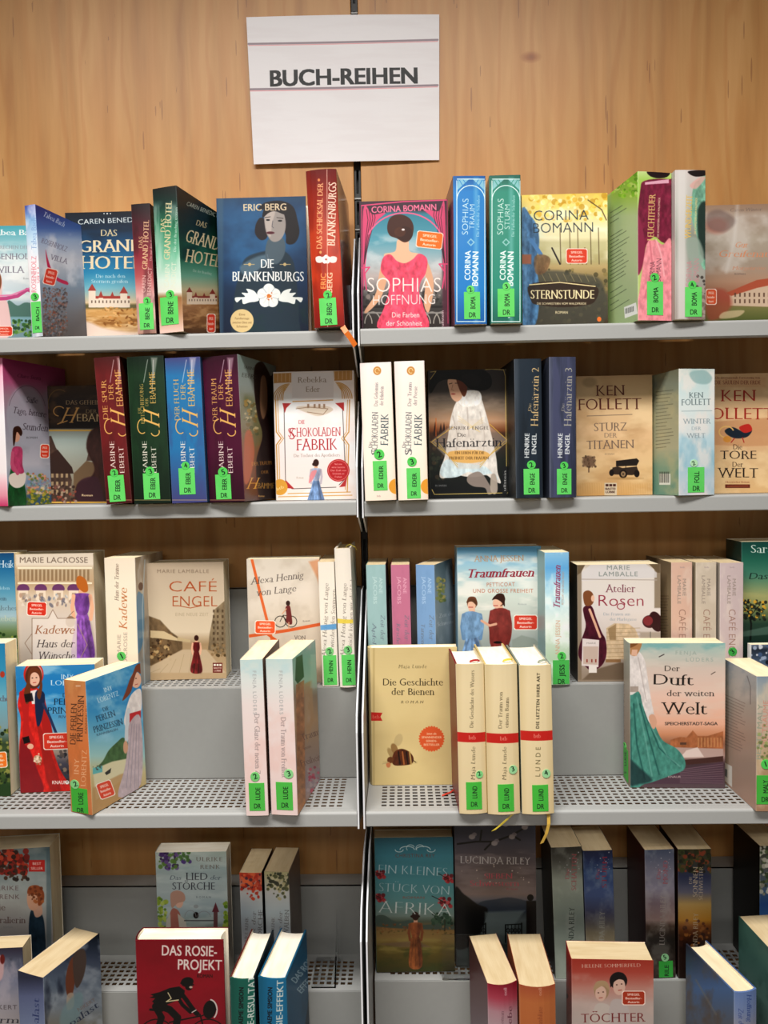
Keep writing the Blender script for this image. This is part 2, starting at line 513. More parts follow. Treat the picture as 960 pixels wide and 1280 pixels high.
# ------------------------------------------------------------------ mesh helpers
class MB:
    def __init__(s): s.v = []; s.f = []; s.uv = {}; s.mi = []
    def quad(s, a, b, c, d, uv=None, mi=0):
        i = len(s.v); s.v += [a, b, c, d]; s.f.append((i, i+1, i+2, i+3)); s.mi.append(mi)
        if uv: s.uv[len(s.f)-1] = uv
    def poly(s, P, uv=None, mi=0):
        i = len(s.v); s.v += list(P); s.f.append(tuple(range(i, i+len(P)))); s.mi.append(mi)
        if uv: s.uv[len(s.f)-1] = uv
    def box(s, x0, x1, y0, y1, z0, z1, mi=0):
        i = len(s.v)
        s.v += [(x, y, z) for x in (x0, x1) for y in (y0, y1) for z in (z0, z1)]
        for q in ((0, 1, 3, 2), (4, 6, 7, 5), (0, 4, 5, 1), (2, 3, 7, 6), (0, 2, 6, 4), (1, 5, 7, 3)):
            s.f.append(tuple(i+k for k in q)); s.mi.append(mi)
    def build(s, name, mats, parent=None, bevel=0, weld=True, smooth_=False):
        me = bpy.data.meshes.new(name); me.from_pydata(s.v, [], s.f)
        for m in (mats if isinstance(mats, (list, tuple)) else [mats]): me.materials.append(m)
        me.polygons.foreach_set('material_index', s.mi)
        if s.uv:
            ul = me.uv_layers.new(name='UVMap')
            for p in me.polygons:
                q = s.uv.get(p.index)
                if q:
                    for li, c in zip(p.loop_indices, q): ul.data[li].uv = c
        if weld:
            bm = bmesh.new(); bm.from_mesh(me); bmesh.ops.remove_doubles(bm, verts=bm.verts, dist=1e-6)
            bmesh.ops.recalc_face_normals(bm, faces=bm.faces)
            if bevel: bmesh.ops.bevel(bm, geom=[e for e in bm.edges if e.is_manifold and e.calc_face_angle(0) > .6], offset=bevel, segments=2, affect='EDGES', profile=.5)
            bm.to_mesh(me); bm.free()
        if smooth_:
            for p in me.polygons: p.use_smooth = True
        o = bpy.data.objects.new(name, me); COL.objects.link(o)
        if parent: o.parent = parent
        return o
def tag(o, label, cat, group=None, kind=None):
    if label: o['label'] = label
    if cat: o['category'] = cat
    if group: o['group'] = group
    if kind: o['kind'] = kind
    return o
def empty(name, loc=(0, 0, 0)):
    o = bpy.data.objects.new(name, None); COL.objects.link(o); o.location = loc; o.empty_display_size = .02
    return o

# ------------------------------------------------------------------ setting
XS = -0.0600                                              # middle of the gap between the two wood panels
DW = 1.200                                                # wood
wall = empty('wall_back', (0, DW, 0)); wall['kind'] = 'structure'; wall['label'] = 'beech wood panelled back of the shelves, in two panels with a dark gap'
for a, b in ((-1.062, XS-.0055), (XS+.0055, .96)):
    m = MB(); m.box(a, b, 0, .018, .25, 2.62)
    m.build('wood_panel', M_WOOD, wall, bevel=.0012)
m = MB(); m.box(-1.3, 1.2, .03, .12, 0, 2.62)
m.build('wall_core', M_BLACK, wall)
m = MB(); m.box(-2.6, 2.6, -2.6, DW+.14, -.02, 0)
o = m.build('floor', M_FLOOR); o['kind'] = 'structure'; o['label'] = 'dull grey linoleum floor below the shelves'

# slotted upright in the gap
m = MB()
x0, x1 = XS-.0048, XS+.0048
ya, yb = DW+.006, DW+.020
z = .25
m.box(x0, x0+.0028, ya, yb, .25, 2.6); m.box(x1-.0028, x1, ya, yb, .25, 2.6); m.box(x0, x1, yb, yb+.002, .25, 2.6)
while z < 2.58:
    m.box(x0+.0028, x1-.0028, ya, ya+.002, z, z+.012); z += .048
post = m.build('slotted_upright', M_BLACK); tag(post, 'black slotted steel upright in the gap between the two wood panels', 'upright')
for yy in (14, 247, 286):
    m = MB()
    p = on_plane(446, yy, DW)
    m.box(XS-.005, XS+.005, DW+.004, DW+.0062, EYE+p[2]-.001, EYE+p[2]+.001)
    m.build('hook_slot_edge', M_STEEL, post)

def perforated(m, x0, x1, y0, y1, z, th, mx=.016, my0=.016, my1=.008, px=.0104, py=.0098, hx=.0068, hy=.0060):
    nx = int((x1-x0-2*mx)/px); ny = int((y1-y0-my0-my1)/py)
    sx = (x0+x1-nx*px)/2; sy = y0+my0
    def flat(a, b, c, d):
        m.quad((a, c, z), (b, c, z), (b, d, z), (a, d, z)); m.quad((a, c, z-th), (a, d, z-th), (b, d, z-th), (b, c, z-th))
    flat(x0, sx, y0, y1); flat(sx+nx*px, x1, y0, y1); flat(sx, sx+nx*px, y0, sy); flat(sx, sx+nx*px, sy+ny*py, y1)
    for j in range(ny):
        c = sy+j*py; c0 = c+(py-hy)/2; c1 = c0+hy
        flat(sx, sx+nx*px, c, c0); flat(sx, sx+nx*px, c1, c+py)
        for i in range(nx+1):
            a = sx+i*px-(px-hx)/2; b = a+(px-hx)
            a = max(a, sx); b = min(b, sx+nx*px)
            flat(a, b, c0, c1)
            if i > 0: m.quad((a, c0, z), (a, c1, z), (a, c1, z-th), (a, c0, z-th))
            if i < nx:
                m.quad((b, c0, z), (b, c0, z-th), (b, c1, z-th), (b, c1, z))
                e = sx+(i+1)*px-(px-hx)/2
                m.quad((b, c1, z), (b, c1, z-th), (e, c1, z-th), (e, c1, z)); m.quad((b, c0, z), (e, c0, z), (e, c0, z-th), (b, c0, z-th))
def lip(x0, x1, y, z, hgt, dep=.012):
    """front edge of a shelf: rounded top corner, flat face, return underneath"""
    r = .0035; P = [(y+dep, z), (y+r, z)]
    P += [(y+r-r*math.sin(t), z-r+r*math.cos(t)) for t in (math.pi/8, math.pi/4, 3*math.pi/8)]
    P += [(y, z-r), (y, z-hgt+.0012), (y+.0012, z-hgt), (y+dep, z-hgt), (y+dep, z-hgt+.0015), (y+.0015, z-hgt+.0015), (y+.0015, z-.0015), (y+dep, z-.0015)]
    m = MB(); n = len(P)
    for i in range(n):
        a, b = P[i], P[(i+1) % n]
        m.quad((x0, *a), (x1, *a), (x1, *b), (x0, *b))
    m.poly([(x0, *q) for q in P]); m.poly([(x1, *q) for q in P][::-1])
    return m
BAY = {'L': (-1.060, -.0645), 'R': (-.0530, .950)}
BRX = {'L': (-.0638, -.0617), 'R': (-.0562, -.0541)}
def bracket(x0, x1, prof, parent, name='end_bracket'):
    m = MB(); m.poly([(x0, d, z) for d, z in prof]); m.poly([(x1, d, z) for d, z in prof][::-1])
    n = len(prof)
    for i in range(n):
        a, b = prof[i], prof[(i+1) % n]
        m.quad((x0, *a), (x0, *b), (x1, *b), (x1, *a), mi=1)
    o = m.build(name, [M_STEEL2, M_EDGE], parent, weld=False); return o
def shelf(side, z, D, hgt, label, prof, perf=False):
    x0, x1 = BAY[side]
    r = empty('metal_shelf', (0, 0, EYE+z))
    tag(r, label, 'shelf', 'grey steel shelves')
    m = MB()
    if perf: perforated(m, x0, x1, D+.0118, DW-.004, 0, .0009, my0=.004)
    else: m.box(x0, x1, D+.0118, DW-.004, -.0015, 0)
    m.build('deck', M_STEEL, r, weld=not perf)
    lip(x0, x1, D, 0, hgt).build('front_lip', M_STEEL, r)
    bracket(*BRX[side], prof, r)
    xo = (x0-.0035, x0-.0012) if side == 'L' else (x1+.0012, x1+.0035)
    bracket(*xo, prof, r)
    return r
P12 = lambda D: [(D-.001, -.024), (D-.001, .048), (D+.002, .055), (D+.080, .148), (1.196, .148), (1.196, -.048), (D+.10, -.052), (D+.02, -.026)]
P3 = [(.963, -.021), (.963, .105), (.970, .125), (1.150, .262), (1.196, .262), (1.196, -.06), (1.10, -.06), (.985, -.021)]
P4 = [(.963, -.03), (.963, .28), (.985, .31), (1.075, .345), (1.15, .345), (1.196, .30), (1.196, -.06), (1.10, -.06), (.985, -.03)]
SH = {'L1': .2044, 'R1': .2058, 'L2': -.0325, 'R2': -.0337, 'L3': -.4335, 'R3': -.4335, 'L4': -.885, 'R4': -.885,
      'L3u': -.3005, 'R3u': -.3005, 'L4u': -.752, 'R4u': -.7365}
shelf('L', SH['L1'], 1.06, .0215, 'top left shelf with a flat grey front lip, below the paper sign', P12(1.06))
shelf('R', SH['R1'], 1.06, .0225, 'top right shelf with a flat grey front lip', P12(1.06))
shelf('L', SH['L2'], 1.08, .0215, 'second left shelf from the top, flat grey front lip', P12(1.08))
shelf('R', SH['R2'], 1.08, .0225, 'second right shelf from the top, flat grey front lip', P12(1.08))
shelf('L', SH['L3'], .965, .0195, 'third left shelf, perforated deck under the red princess novels', P3, True)
shelf('R', SH['R3'], .965, .0195, 'third right shelf, perforated deck under the pale yellow bee novels', P3, True)
shelf('L', SH['L4'], .965, .0195, 'lowest left shelf, under the crimson cyclist novel', P4, True)
shelf('R', SH['R4'], .965, .0195, 'lowest right shelf, under the red two sisters novel', P4, True)
def riser(side, z, zd, Dr, Db, ztop, label):
    x0, x1 = BAY[side]; x0 += .002; x1 -= .002
    r = empty('step_insert', (0, 0, EYE+zd)); tag(r, label, 'riser', 'grey steel step inserts')
    q = z-zd
    m = MB(); perforated(m, x0, x1, Dr+.0017, Db, q, .0009, my0=.012, my1=.006); m.build('step_deck', M_STEEL, r, weld=False)
    m = MB(); m.box(x0, x1, Dr, Dr+.0015, .001, q); m.build('riser_plate', M_STEEL2, r, bevel=.0006)
    m = MB(); m.box(x0, x1, Db, Db+.0015, q-.0015, ztop-zd); m.box(x0, x1, Db, DW-.001, ztop-zd-.0015, ztop-zd); m.build('back_plate', M_STEEL2, r)
riser('L', SH['L3u'], SH['L3'], 1.078, 1.190, -.1715, 'grey two-step insert on the third left shelf, behind the red princess novels')
riser('R', SH['R3u'], SH['R3'], 1.078, 1.190, -.1715, 'grey two-step insert on the third right shelf, behind the bee novels')
riser('L', SH['L4u'], SH['L4'], 1.078, 1.165, -.640, 'grey two-step insert on the lowest left shelf, behind the crimson cyclist novel')
riser('R', SH['R4u'], SH['R4'], 1.078, 1.165, -.615, 'grey two-step insert on the lowest right shelf, behind the two sisters novel')

# ------------------------------------------------------------------ paper sign
def sign():
    P = [on_plane(308, 22, 1.1925), on_plane(549, 18, 1.1965), on_plane(549, 200, 1.197), on_plane(317, 205, 1.1925)]
    cor = [tuple(project(p)) for p in P]
    c = Canvas(1000, 760, cor, 'e6e2e4')
    c.n('ddd6d8', .35, 60, 8, i=2)
    for (a, b) in ((56, 50.5), (113, 107.8)):
        xs = np.linspace(311, 547, 12); f = (xs-311)/236
        ys = a+(b-a)*f+1.6*np.sin(f*math.pi)
        c.l(np.stack([xs, ys], 1), 2.6, '8f8088'); c.l(np.stack([xs, ys+2.1], 1), .9, 'e08c94')
    c.t(430, 98, 'BUCH-REIHEN', 19.5, '020203', 'bb', w=187, r=1.2)
    m = MB(); n = 12; k = 6
    def pt(u, v):
        a = P[0]*(1-u)+P[1]*u; b = P[3]*(1-u)+P[2]*u; q = a*(1-v)+b*v
        return np.array([q[0], q[1]-.0025*math.sin(u*math.pi)+.002*(v-.5)*(1-u), q[2]+EYE])
    O = pt(.5, 1)
    for i in range(n):
        for j in range(k):
            q = [(i/n, j/k), ((i+1)/n, j/k), ((i+1)/n, (j+1)/k), (i/n, (j+1)/k)]
            m.quad(*[tuple(pt(u, v)-O) for u, v in q], uv=[(u, 1-v) for u, v in q])
            m.quad(*[tuple(pt(u, v)-O+np.array([0, .0006, 0])) for u, v in q[::-1]], mi=1)
    for i in range(n):
        for v in (0, 1):
            a, b = pt(i/n, v)-O, pt((i+1)/n, v)-O; d = np.array([0, .0006, 0])
            m.quad(tuple(a), tuple(b), tuple(b+d), tuple(a+d), mi=1)
    for j in range(k):
        for u in (0, 1):
            a, b = pt(u, j/k)-O, pt(u, (j+1)/k)-O; d = np.array([0, .0006, 0])
            m.quad(tuple(a), tuple(b), tuple(b+d), tuple(a+d), mi=1)
    o = m.build('paper_sign', [print_mat(c.I, 'laminated_sign', .5, .05), M_PAGE['white']])
    o.location = tuple(O)
    tag(o, 'white laminated paper sign with large black capitals on the wood panels', 'sign')
sign()

# ------------------------------------------------------------------ books
GAIN = {'1': 1.0, '2': 1.04, '3': 1.06, '3u': 1.08, '4': .97, '4u': 1.06}
TEX = 2150.0                                             # texels per metre of cover
BOOKS = []
def book(lab, grp, shelf_, px, D, phi, w, h, t, ref=1, back=0, tilt=0, hc=False, pages='cream', col='888', arts=None,
         bulge=None, labels=(), rough=.42, coat=.08, plab=None, head=None, inset=None, sel=None):
    z0 = SH[shelf_]
    R = Matrix.Rotation(math.radians(-back), 3, 'X') @ Matrix.Rotation(math.radians(-tilt), 3, 'Y') @ Matrix.Rotation(math.radians(-phi), 3, 'Z')
    th = .0024 if hc else .0006
    b = bulge if bulge is not None else (.0022 if hc else .0006)
    lo = min((R @ Vector((sx*t/2, y, 0)))[2] for sx in (-1, 1) for y in (0, w))
    rz = R @ Vector((ref*t/2, 0, 0))
    Z = z0+.0006-lo
    X = x_at(px, D, z0)-rz[0]; Y = D-rz[1]
    root = empty('book', (X, Y, EYE+Z)); root.rotation_euler = R.to_euler()
    tag(root, lab, 'book', grp)
    T = lambda x, y, z: np.array(R @ Vector((x, y, z)))+np.array([X, Y, Z])
    faces = {'back': ((-t/2, w), (-t/2, 0), w), 'spine': ((-t/2, 0), (t/2, 0), t), 'front': ((t/2, 0), (t/2, w), w)}
    arts = arts or {}
    parts = []; H = max(int(h*TEX), 8); can = {}
    for k in ('back', 'spine', 'front'):
        (xa, ya), (xb, yb), ww = faces[k]
        W = max(int(ww*TEX), 4)
        cor = [tuple(project(T(xa, ya, h))), tuple(project(T(xb, yb, h))), tuple(project(T(xb, yb, 0))), tuple(project(T(xa, ya, 0)))]
        bc = arts.get(k+'c', col)
        if k in arts:
            c = Canvas(W, H, cor, bc); arts[k](c); can[k] = c; parts.append(c.I)
        else:
            I = np.ones((H, W, 3), np.float32)*hexc(bc); parts.append(I)
            can[k] = (W, H, cor)
    widths = [p.shape[1] for p in parts]
    I = np.concatenate(parts, 1); TW = I.shape[1]
    # shelf-by-shelf gain puts the light difference into the print's colour; contrast raised too
    I = np.clip(((I-.5)*1.13+.476)*GAIN[shelf_[1:]], .008, .97)
    # faint scuffs along the corners of the cover
    xs = np.arange(TW); e1, e2 = widths[0], widths[0]+widths[1]
    for e in (e1, e2):
        wv = np.exp(-((xs-e)/1.6)**2)*.22
        I = I*(1-wv[None, :, None])+wv[None, :, None]*np.float32(.85)*np.ones_like(I)
    mat = print_mat(I, 'book_cover_print', rough, coat)
    # outer path of the wrap cover
    r = .0012; path = [(-t/2, w), (-t/2, r), (-t/2+r*.3, r*.3)]
    n = 6
    for i in range(n+1):
        f = i/n; x = -t/2+r+(t-2*r)*f
        path.append((x, -b*(1-(2*f-1)**2)))
    path += [(t/2-r*.3, r*.3), (t/2, r), (t/2, w)]
    def U(i, x, y):
        if i <= 1: return (1-y/w)*widths[0]
        if i >= len(path)-2: return widths[0]+widths[1]+y/w*widths[2]
        return widths[0]+(x+t/2)/t*widths[1]
    us = [U(i, x, y)/TW for i, (x, y) in enumerate(path)]
    def inn(x, y): return (min(max(x, -t/2+th), t/2-th), max(y+th, y if y >= th else th-b) if y < th else y)
    m = MB()
    for i in range(len(path)-1):
        a, c_ = path[i], path[i+1]; ia, ic = inn(*a), inn(*c_)
        m.quad((*a, 0), (*c_, 0), (*c_, h), (*a, h), uv=[(us[i], 0), (us[i+1], 0), (us[i+1], 1), (us[i], 1)])
        m.quad((*ia, 0), (*ia, h), (*ic, h), (*ic, 0), mi=1)
        for zz, vv in ((0, 0), (h, 1)):
            m.quad((*a, zz), (*ia, zz), (*ic, zz), (*c_, zz), uv=[(us[i], vv), (us[i], vv), (us[i+1], vv), (us[i+1], vv)])
    for i in (0, len(path)-1):
        a = path[i]; ia = inn(*a)
        m.quad((*a, 0), (*a, h), (*ia, h), (*ia, 0), uv=[(us[i], 0), (us[i], 1), (us[i], 1), (us[i], 0)])
    m.build('cover', [mat, M_PAGE['white']], root, weld=False)
    # page block
    ins = inset if inset is not None else (.0032 if hc else .0007)
    rnd = .004 if hc else 0
    pm = MB(); xa, xb = -t/2+th+.00005, t/2-th-.00005
    pp = [(xa, w-ins), (xa, th+.0003)]
    for i in range(1, 6):
        f = i/6; pp.append((xa+(xb-xa)*f, th+.0003-(b*.75)*(1-(2*f-1)**2)))
    pp += [(xb, th+.0003), (xb, w-ins)]
    if hc:
        for i in range(1, 6):
            f = 1-i/6; pp.append((xa+(xb-xa)*f, w-ins-.003*(1-(2*f-1)**2)))
    z1 = h-ins
    pm.poly([(x, y, z1) for x, y in pp][::-1]); pm.poly([(x, y, ins) for x, y in pp])
    for i in range(len(pp)):
        a, c_ = pp[i], pp[(i+1) % len(pp)]
        pm.quad((*a, ins), (*a, z1), (*c_, z1), (*c_, ins))
    pg = pm.build('page_block', M_PAGE[pages], root)
    if plab: pg['label'] = plab
    # stickers on the spine (or on the face named by sel)
    def surf(fc, x): return -b*(1-(2*x/t)**2) if fc == 'spine' else 0
    for L_ in labels:
        fc = L_.get('face', 'spine'); cc = can[fc]
        if not isinstance(cc, Canvas): cc = Canvas(4, 4, cc[2]); sW, sH = 4, 4
        else: sW, sH = cc.W, cc.H
        def loc(px_, py_):
            q = cc.Mi@np.array([px_, py_, 1.0]); return q[0]/q[2]/sW, q[1]/q[2]/sH
        ww = faces[fc][2]; (fx0, fy0), (fx1, fy1), _ = faces[fc]
        def P3_(u, v, off):
            x = fx0+(fx1-fx0)*u; y = fy0+(fy1-fy0)*u
            if fc == 'spine': return (x, surf(fc, min(max(x, -t/2+r), t/2-r))-off, (1-v)*h)
            s_ = 1 if fc == 'front' else -1
            return (x+s_*off, y, (1-v)*h)
        def patch(nm, x0, y0, x1, y1, art, rnd_, off, roughness=.5):
            u0, v0 = loc(x0, (y0+y1)/2); u1, _ = loc(x1, (y0+y1)/2); _, va = loc((x0+x1)/2, y0); _, vb = loc((x0+x1)/2, y1)
            u0, u1 = max(u0, .012), min(u1, .988); v0, v1 = max(va, .004), min(vb, .994)
            cor = [tuple(project(T(*P3_(u, v, off)))) for u, v in ((u0, v0), (u1, v0), (u1, v1), (u0, v1))]
            c = Canvas((u1-u0)*ww*4200, (v1-v0)*h*4200, cor, 'fff'); art(c)
            mm = MB()
            if rnd_:
                N_ = 20; ring = [(.5+.5*math.cos(2*math.pi*i/N_), .5+.5*math.sin(2*math.pi*i/N_)) for i in range(N_)]
                q = lambda a_: P3_(u0+(u1-u0)*a_[0], v0+(v1-v0)*a_[1], off)
                q0 = lambda a_: P3_(u0+(u1-u0)*a_[0], v0+(v1-v0)*a_[1], 0)
                for i in range(N_):
                    a_, b_ = ring[i], ring[(i+1) % N_]
                    mm.poly([q((.5, .5)), q(a_), q(b_)], uv=[(.5, .5), (a_[0], 1-a_[1]), (b_[0], 1-b_[1])])
                    mm.quad(q(a_), q0(a_), q0(b_), q(b_), uv=[(a_[0], 1-a_[1])]*2+[(b_[0], 1-b_[1])]*2)
            else:
                K = 6; U_ = [i/K for i in range(K+1)]; G = lambda a_, b_, o_=off: P3_(u0+(u1-u0)*a_, v0+(v1-v0)*b_, o_)
                for i in range(K):
                    a_, b_ = U_[i], U_[i+1]
                    mm.quad(G(a_, 0), G(b_, 0), G(b_, 1), G(a_, 1), uv=[(a_, 1), (b_, 1), (b_, 0), (a_, 0)])
                    for v_ in (0, 1):
                        mm.quad(G(a_, v_), G(a_, v_, 0), G(b_, v_, 0), G(b_, v_), uv=[(a_, 1-v_)]*2+[(b_, 1-v_)]*2)
                for a_ in (0, 1):
                    mm.quad(G(a_, 0), G(a_, 1), G(a_, 1, 0), G(a_, 0, 0), uv=[(a_, 1), (a_, 0), (a_, 0), (a_, 1)])
            return mm.build(nm, print_mat(c.I, nm+'_print', roughness, .05), root, weld=False)
        if 'art' in L_:
            patch(L_['name'], *L_['box'], L_['art'], L_.get('round', 0), .0004)
            continue
        g_ = L_.get('col', '62d564'); x0, y0, x1, y1 = L_['box']; sl = L_.get('sl', 0)
        def lart(c, L_=L_, g_=g_):
            c.I[:] = hexc(g_); xm = (x0+x1)/2; hh = y1-y0; wd_ = x1-x0
            c.n('4cc050', .25, 12, 12)
            c.t(xm+wd_*.06, y0+hh*.40, L_['txt'], wd_*.30, '16321a', 'b', w=hh*.46, r=L_.get('rot', 90))
            c.t(xm+wd_*.02, y0+hh*.84, 'DR', wd_*.30, '16321a', 'b', w=wd_*.45, r=L_.get('dr', 0))
        patch('spine_label', x0, y0, x1, y1, lart, 0, .0004)
        if 'num' in L_:
            cx, cy, rr = L_['dot']
            def dart(c, L_=L_):
                c.I[:] = hexc(L_.get('dcol', '52cc56'))
                c.t(cx, cy, L_['num'], rr*1.15, '10301a', 'b', r=L_.get('nrot', 20))
            patch('volume_dot', cx-rr, cy-rr, cx+rr, cy+rr, dart, 1, .0007)
    root['_'] = 0; del root['_']
    BOOKS.append(root)
    return root, T
def face(lab, grp, sh_, x0, x1, ytop, D, t, phi=90, back=0, **k):
    """a book turned cover outwards, its cover between columns x0 and x1"""
    z0 = SH[sh_]; X0, X1 = x_at(x0, D, z0), x_at(x1, D, z0)
    w = (X1-X0)/math.sin(math.radians(phi)); h = .2
    for _ in range(4):
        zt = on_plane((x0+x1)/2, ytop, D+h*math.sin(math.radians(back)))[2]; h = (zt-z0)/math.cos(math.radians(back))
    return book(lab, grp, sh_, x0, D, phi, w, h, t, 1, back, **k)
def spine(lab, grp, sh_, x0, x1, ytop, D, w, phi=0, back=0, **k):
    """a book set spine outwards, its spine between columns x0 and x1"""
    z0 = SH[sh_]; c = math.cos(math.radians(phi)); X0, X1 = x_at(x0, D, z0), x_at(x1, D, z0)
    t = (X1-X0)/c
    for _ in range(4):
        if phi >= 0: X0 = x_at(x0, D+t*math.sin(math.radians(phi)), z0)
        else: X1 = x_at(x1, D+t*math.sin(math.radians(-phi)), z0)
        t = (X1-X0)/c
    zt = on_plane((x0+x1)/2, ytop, D+.2*math.sin(math.radians(back)))[2]; h = (zt-z0)/math.cos(math.radians(back))
    return book(lab, grp, sh_, x1 if phi >= 0 else x0, D, phi, w, h, t, 1 if phi >= 0 else -1, back, **k)
def ribbon(root, pts, wd, col, side=(1, 0, 0), lab=None):
    """a flat bookmark ribbon through points given relative to the eye"""
    m = MB(); P = [Vector(p)+Vector((0, 0, EYE)) for p in pts]
    S = Vector(side).normalized()*wd/2
    inv = Matrix.LocRotScale(root.location, root.rotation_euler, None).inverted()
    n = Vector((0, -.0004, 0))
    for a, b in zip(P[:-1], P[1:]):
        d = (b-a).normalized(); nn = d.cross(S).normalized()*.0004
        q = [inv@(a-S), inv@(a+S), inv@(b+S), inv@(b-S)]; q2 = [inv@(a-S+nn), inv@(a+S+nn), inv@(b+S+nn), inv@(b-S+nn)]
        m.quad(*[tuple(v) for v in q]); m.quad(*[tuple(v) for v in q2[::-1]])
        for i in (0, 1, 2, 3):
            j = (i+1) % 4; m.quad(tuple(q[i]), tuple(q2[i]), tuple(q2[j]), tuple(q[j]))
    mt = plain('satin_ribbon', col, .35, 0, .12, 400)
    o = m.build('bookmark_ribbon', mt, root, weld=False)
    if lab: o['label'] = lab
    return o
def LB(x0, y0, x1, y1, txt, num=None, cx=None, cy=None, r=5.5, **k):
    d = dict(box=(x0, y0, x1, y1), txt=txt, **k)
    if num: d['num'] = num; d['dot'] = (cx if cx else (x0+x1)/2, cy if cy else y0-4, r)
    return d

# ================================================================== TOP SHELVES
G1L, G1R = 'novels on the top left shelf', 'novels on the top right shelf'
def villa(c):
    c.g([(280, '4ba6b4'), (310, 'a8ccd2'), (345, 'd8dde0'), (370, 'c6d6dc'), (400, '7d98a0')])
    c.n('eef0ee', .7, 30, 12, i=1, y0=300, y1=380)
    c.p([(10, 376), (22, 382), (34, 378), (60, 386), (60, 402), (10, 402)], '52766a', 1, .9, 1)
    c.r(8, 396, 60, 404, '8fb8c4', 2, .8)
    c.dots(12, 400, 60, 420, ['3d6838', '5d8a3e', '2f5030', '86a850'], 90, 1, 2.4)
    c.p([(-6, 340), (2, 350), (3, 372), (10, 380), (12, 420), (-20, 420), (-20, 345)], 'e6c2c0', 1, 1, 1)
    c.e(-3, 352, 5, 12, '8a5236', 1)
    c.l([(-10, 374), (8, 373), (22, 370), (34, 362), (45, 366)], 4.5, 'c03a78', .85); c.l([(-10, 370), (14, 369), (40, 359)], 2, 'e67aa8', .8)
    c.t(18, 290.5, 'Tabea Bach', 7, 'eef6f4', 'sb', w=62)
    c.t(10, 309, 'VERSPRECHEN DER', 4.5, '8c8e98', 's', w=52)
    c.t(12, 320.5, 'ROSENHOLZ', 7.5, '706878', 's', w=62); c.t(14, 337, 'VILLA', 8, '706878', 's', w=32)
    c.t(34, 348, 'Roman', 2.4, '888', 's')
    c.badge(5, 414, 22, 13)
face('blue green lakeside novel cut by the photo edge, pink scarf across the cover', G1L, 'L1', -32, 60, 282, 1.165, .03, arts={'front': villa}, col='9cc4cc', phi=88)
def rosen_s(c):
    c.g([(256, '4a58a8'), (275, '8fb4d8'), (300, 'c6dcec'), (330, 'e8e4e6'), (380, 'ddd6da'), (420, 'b8c0c8')])
    c.n('f4f0f4', .5, 8, 20)
    c.t(42.5, 292, 'Tabea Bach', 6, '7f9cc8', 's', w=40, r=90)
    c.t(42.5, 343, 'ROSENHOLZ', 6, 'd86a78', 's', w=46, r=90); c.t(49, 343, 'VILLA', 4, 'd86a78', 's', w=22, r=90)
def rosen_f(c):
    c.g([(262, '2a3a7c'), (285, '4f6ca8'), (300, '9fb0cc'), (325, 'c8c8d0'), (360, '8c98a8'), (420, '5c5a5c')])
    c.n('e4e2e8', .6, 12, 18, i=2, y0=290, y1=360)
    c.dots(54, 360, 84, 420, ['6a5044', '8a4a3c', 'a07060', '3a3a44', '8090a0', '5a4c48', '746a68'], 520, .5, 1.5, .6)
    c.p([(57, 312), (60, 324), (66, 340), (74, 348), (84, 352), (84, 356), (70, 350), (60, 336)], 'c02c54', .8, 1, 1)
    c.t(68, 274, 'Tabea Bach', 6, 'e8ecf4', 's', w=30, r=-28); c.t(68, 306, 'ROSENHOLZ', 6.5, '6e6478', 's', w=34, r=-20); c.t(74, 324, 'VILLA', 6.5, '6e6478', 's', w=22, r=-16)
    c.badge(63, 346, 16, 21, r=-14)
spine('slim blue and white novel turned to show its dark blue cover, leftmost spine on top', G1L, 'L1', 40, 53.5, 256, 1.062, .106, phi=15, tilt=1.2, arts={'spine': rosen_s, 'front': rosen_f}, col='cfd6de',
      labels=[LB(40, 377, 53, 416, 'BACH', '3', 44, 371, 5)])
def castle(c, x, y, s, wall='ead9c6', roof='a8463c'):
    c.r(x-22*s, y-8*s, x+24*s, y+3*s, wall, .6); c.r(x-22*s, y-10*s, x+24*s, y-7*s, roof, .6)
    for u, h in ((-19, 22), (17, 19), (-9, 14), (4, 13)):
        wq = 4*s if abs(u) > 10 else 2.6*s
        c.r(x+u*s-wq, y-h*s+6*s, x+u*s+wq, y+3*s, wall, .6)
        c.p([(x+u*s-wq*1.2, y-h*s+6*s), (x+u*s, y-h*s-2*s), (x+u*s+wq*1.2, y-h*s+6*s)], roof, .5)
    for i in range(11):
        c.r(x+(-20+i*4.2)*s, y-5*s, x+(-18.6+i*4.2)*s, y-2*s, '5a4638', .4, .8)
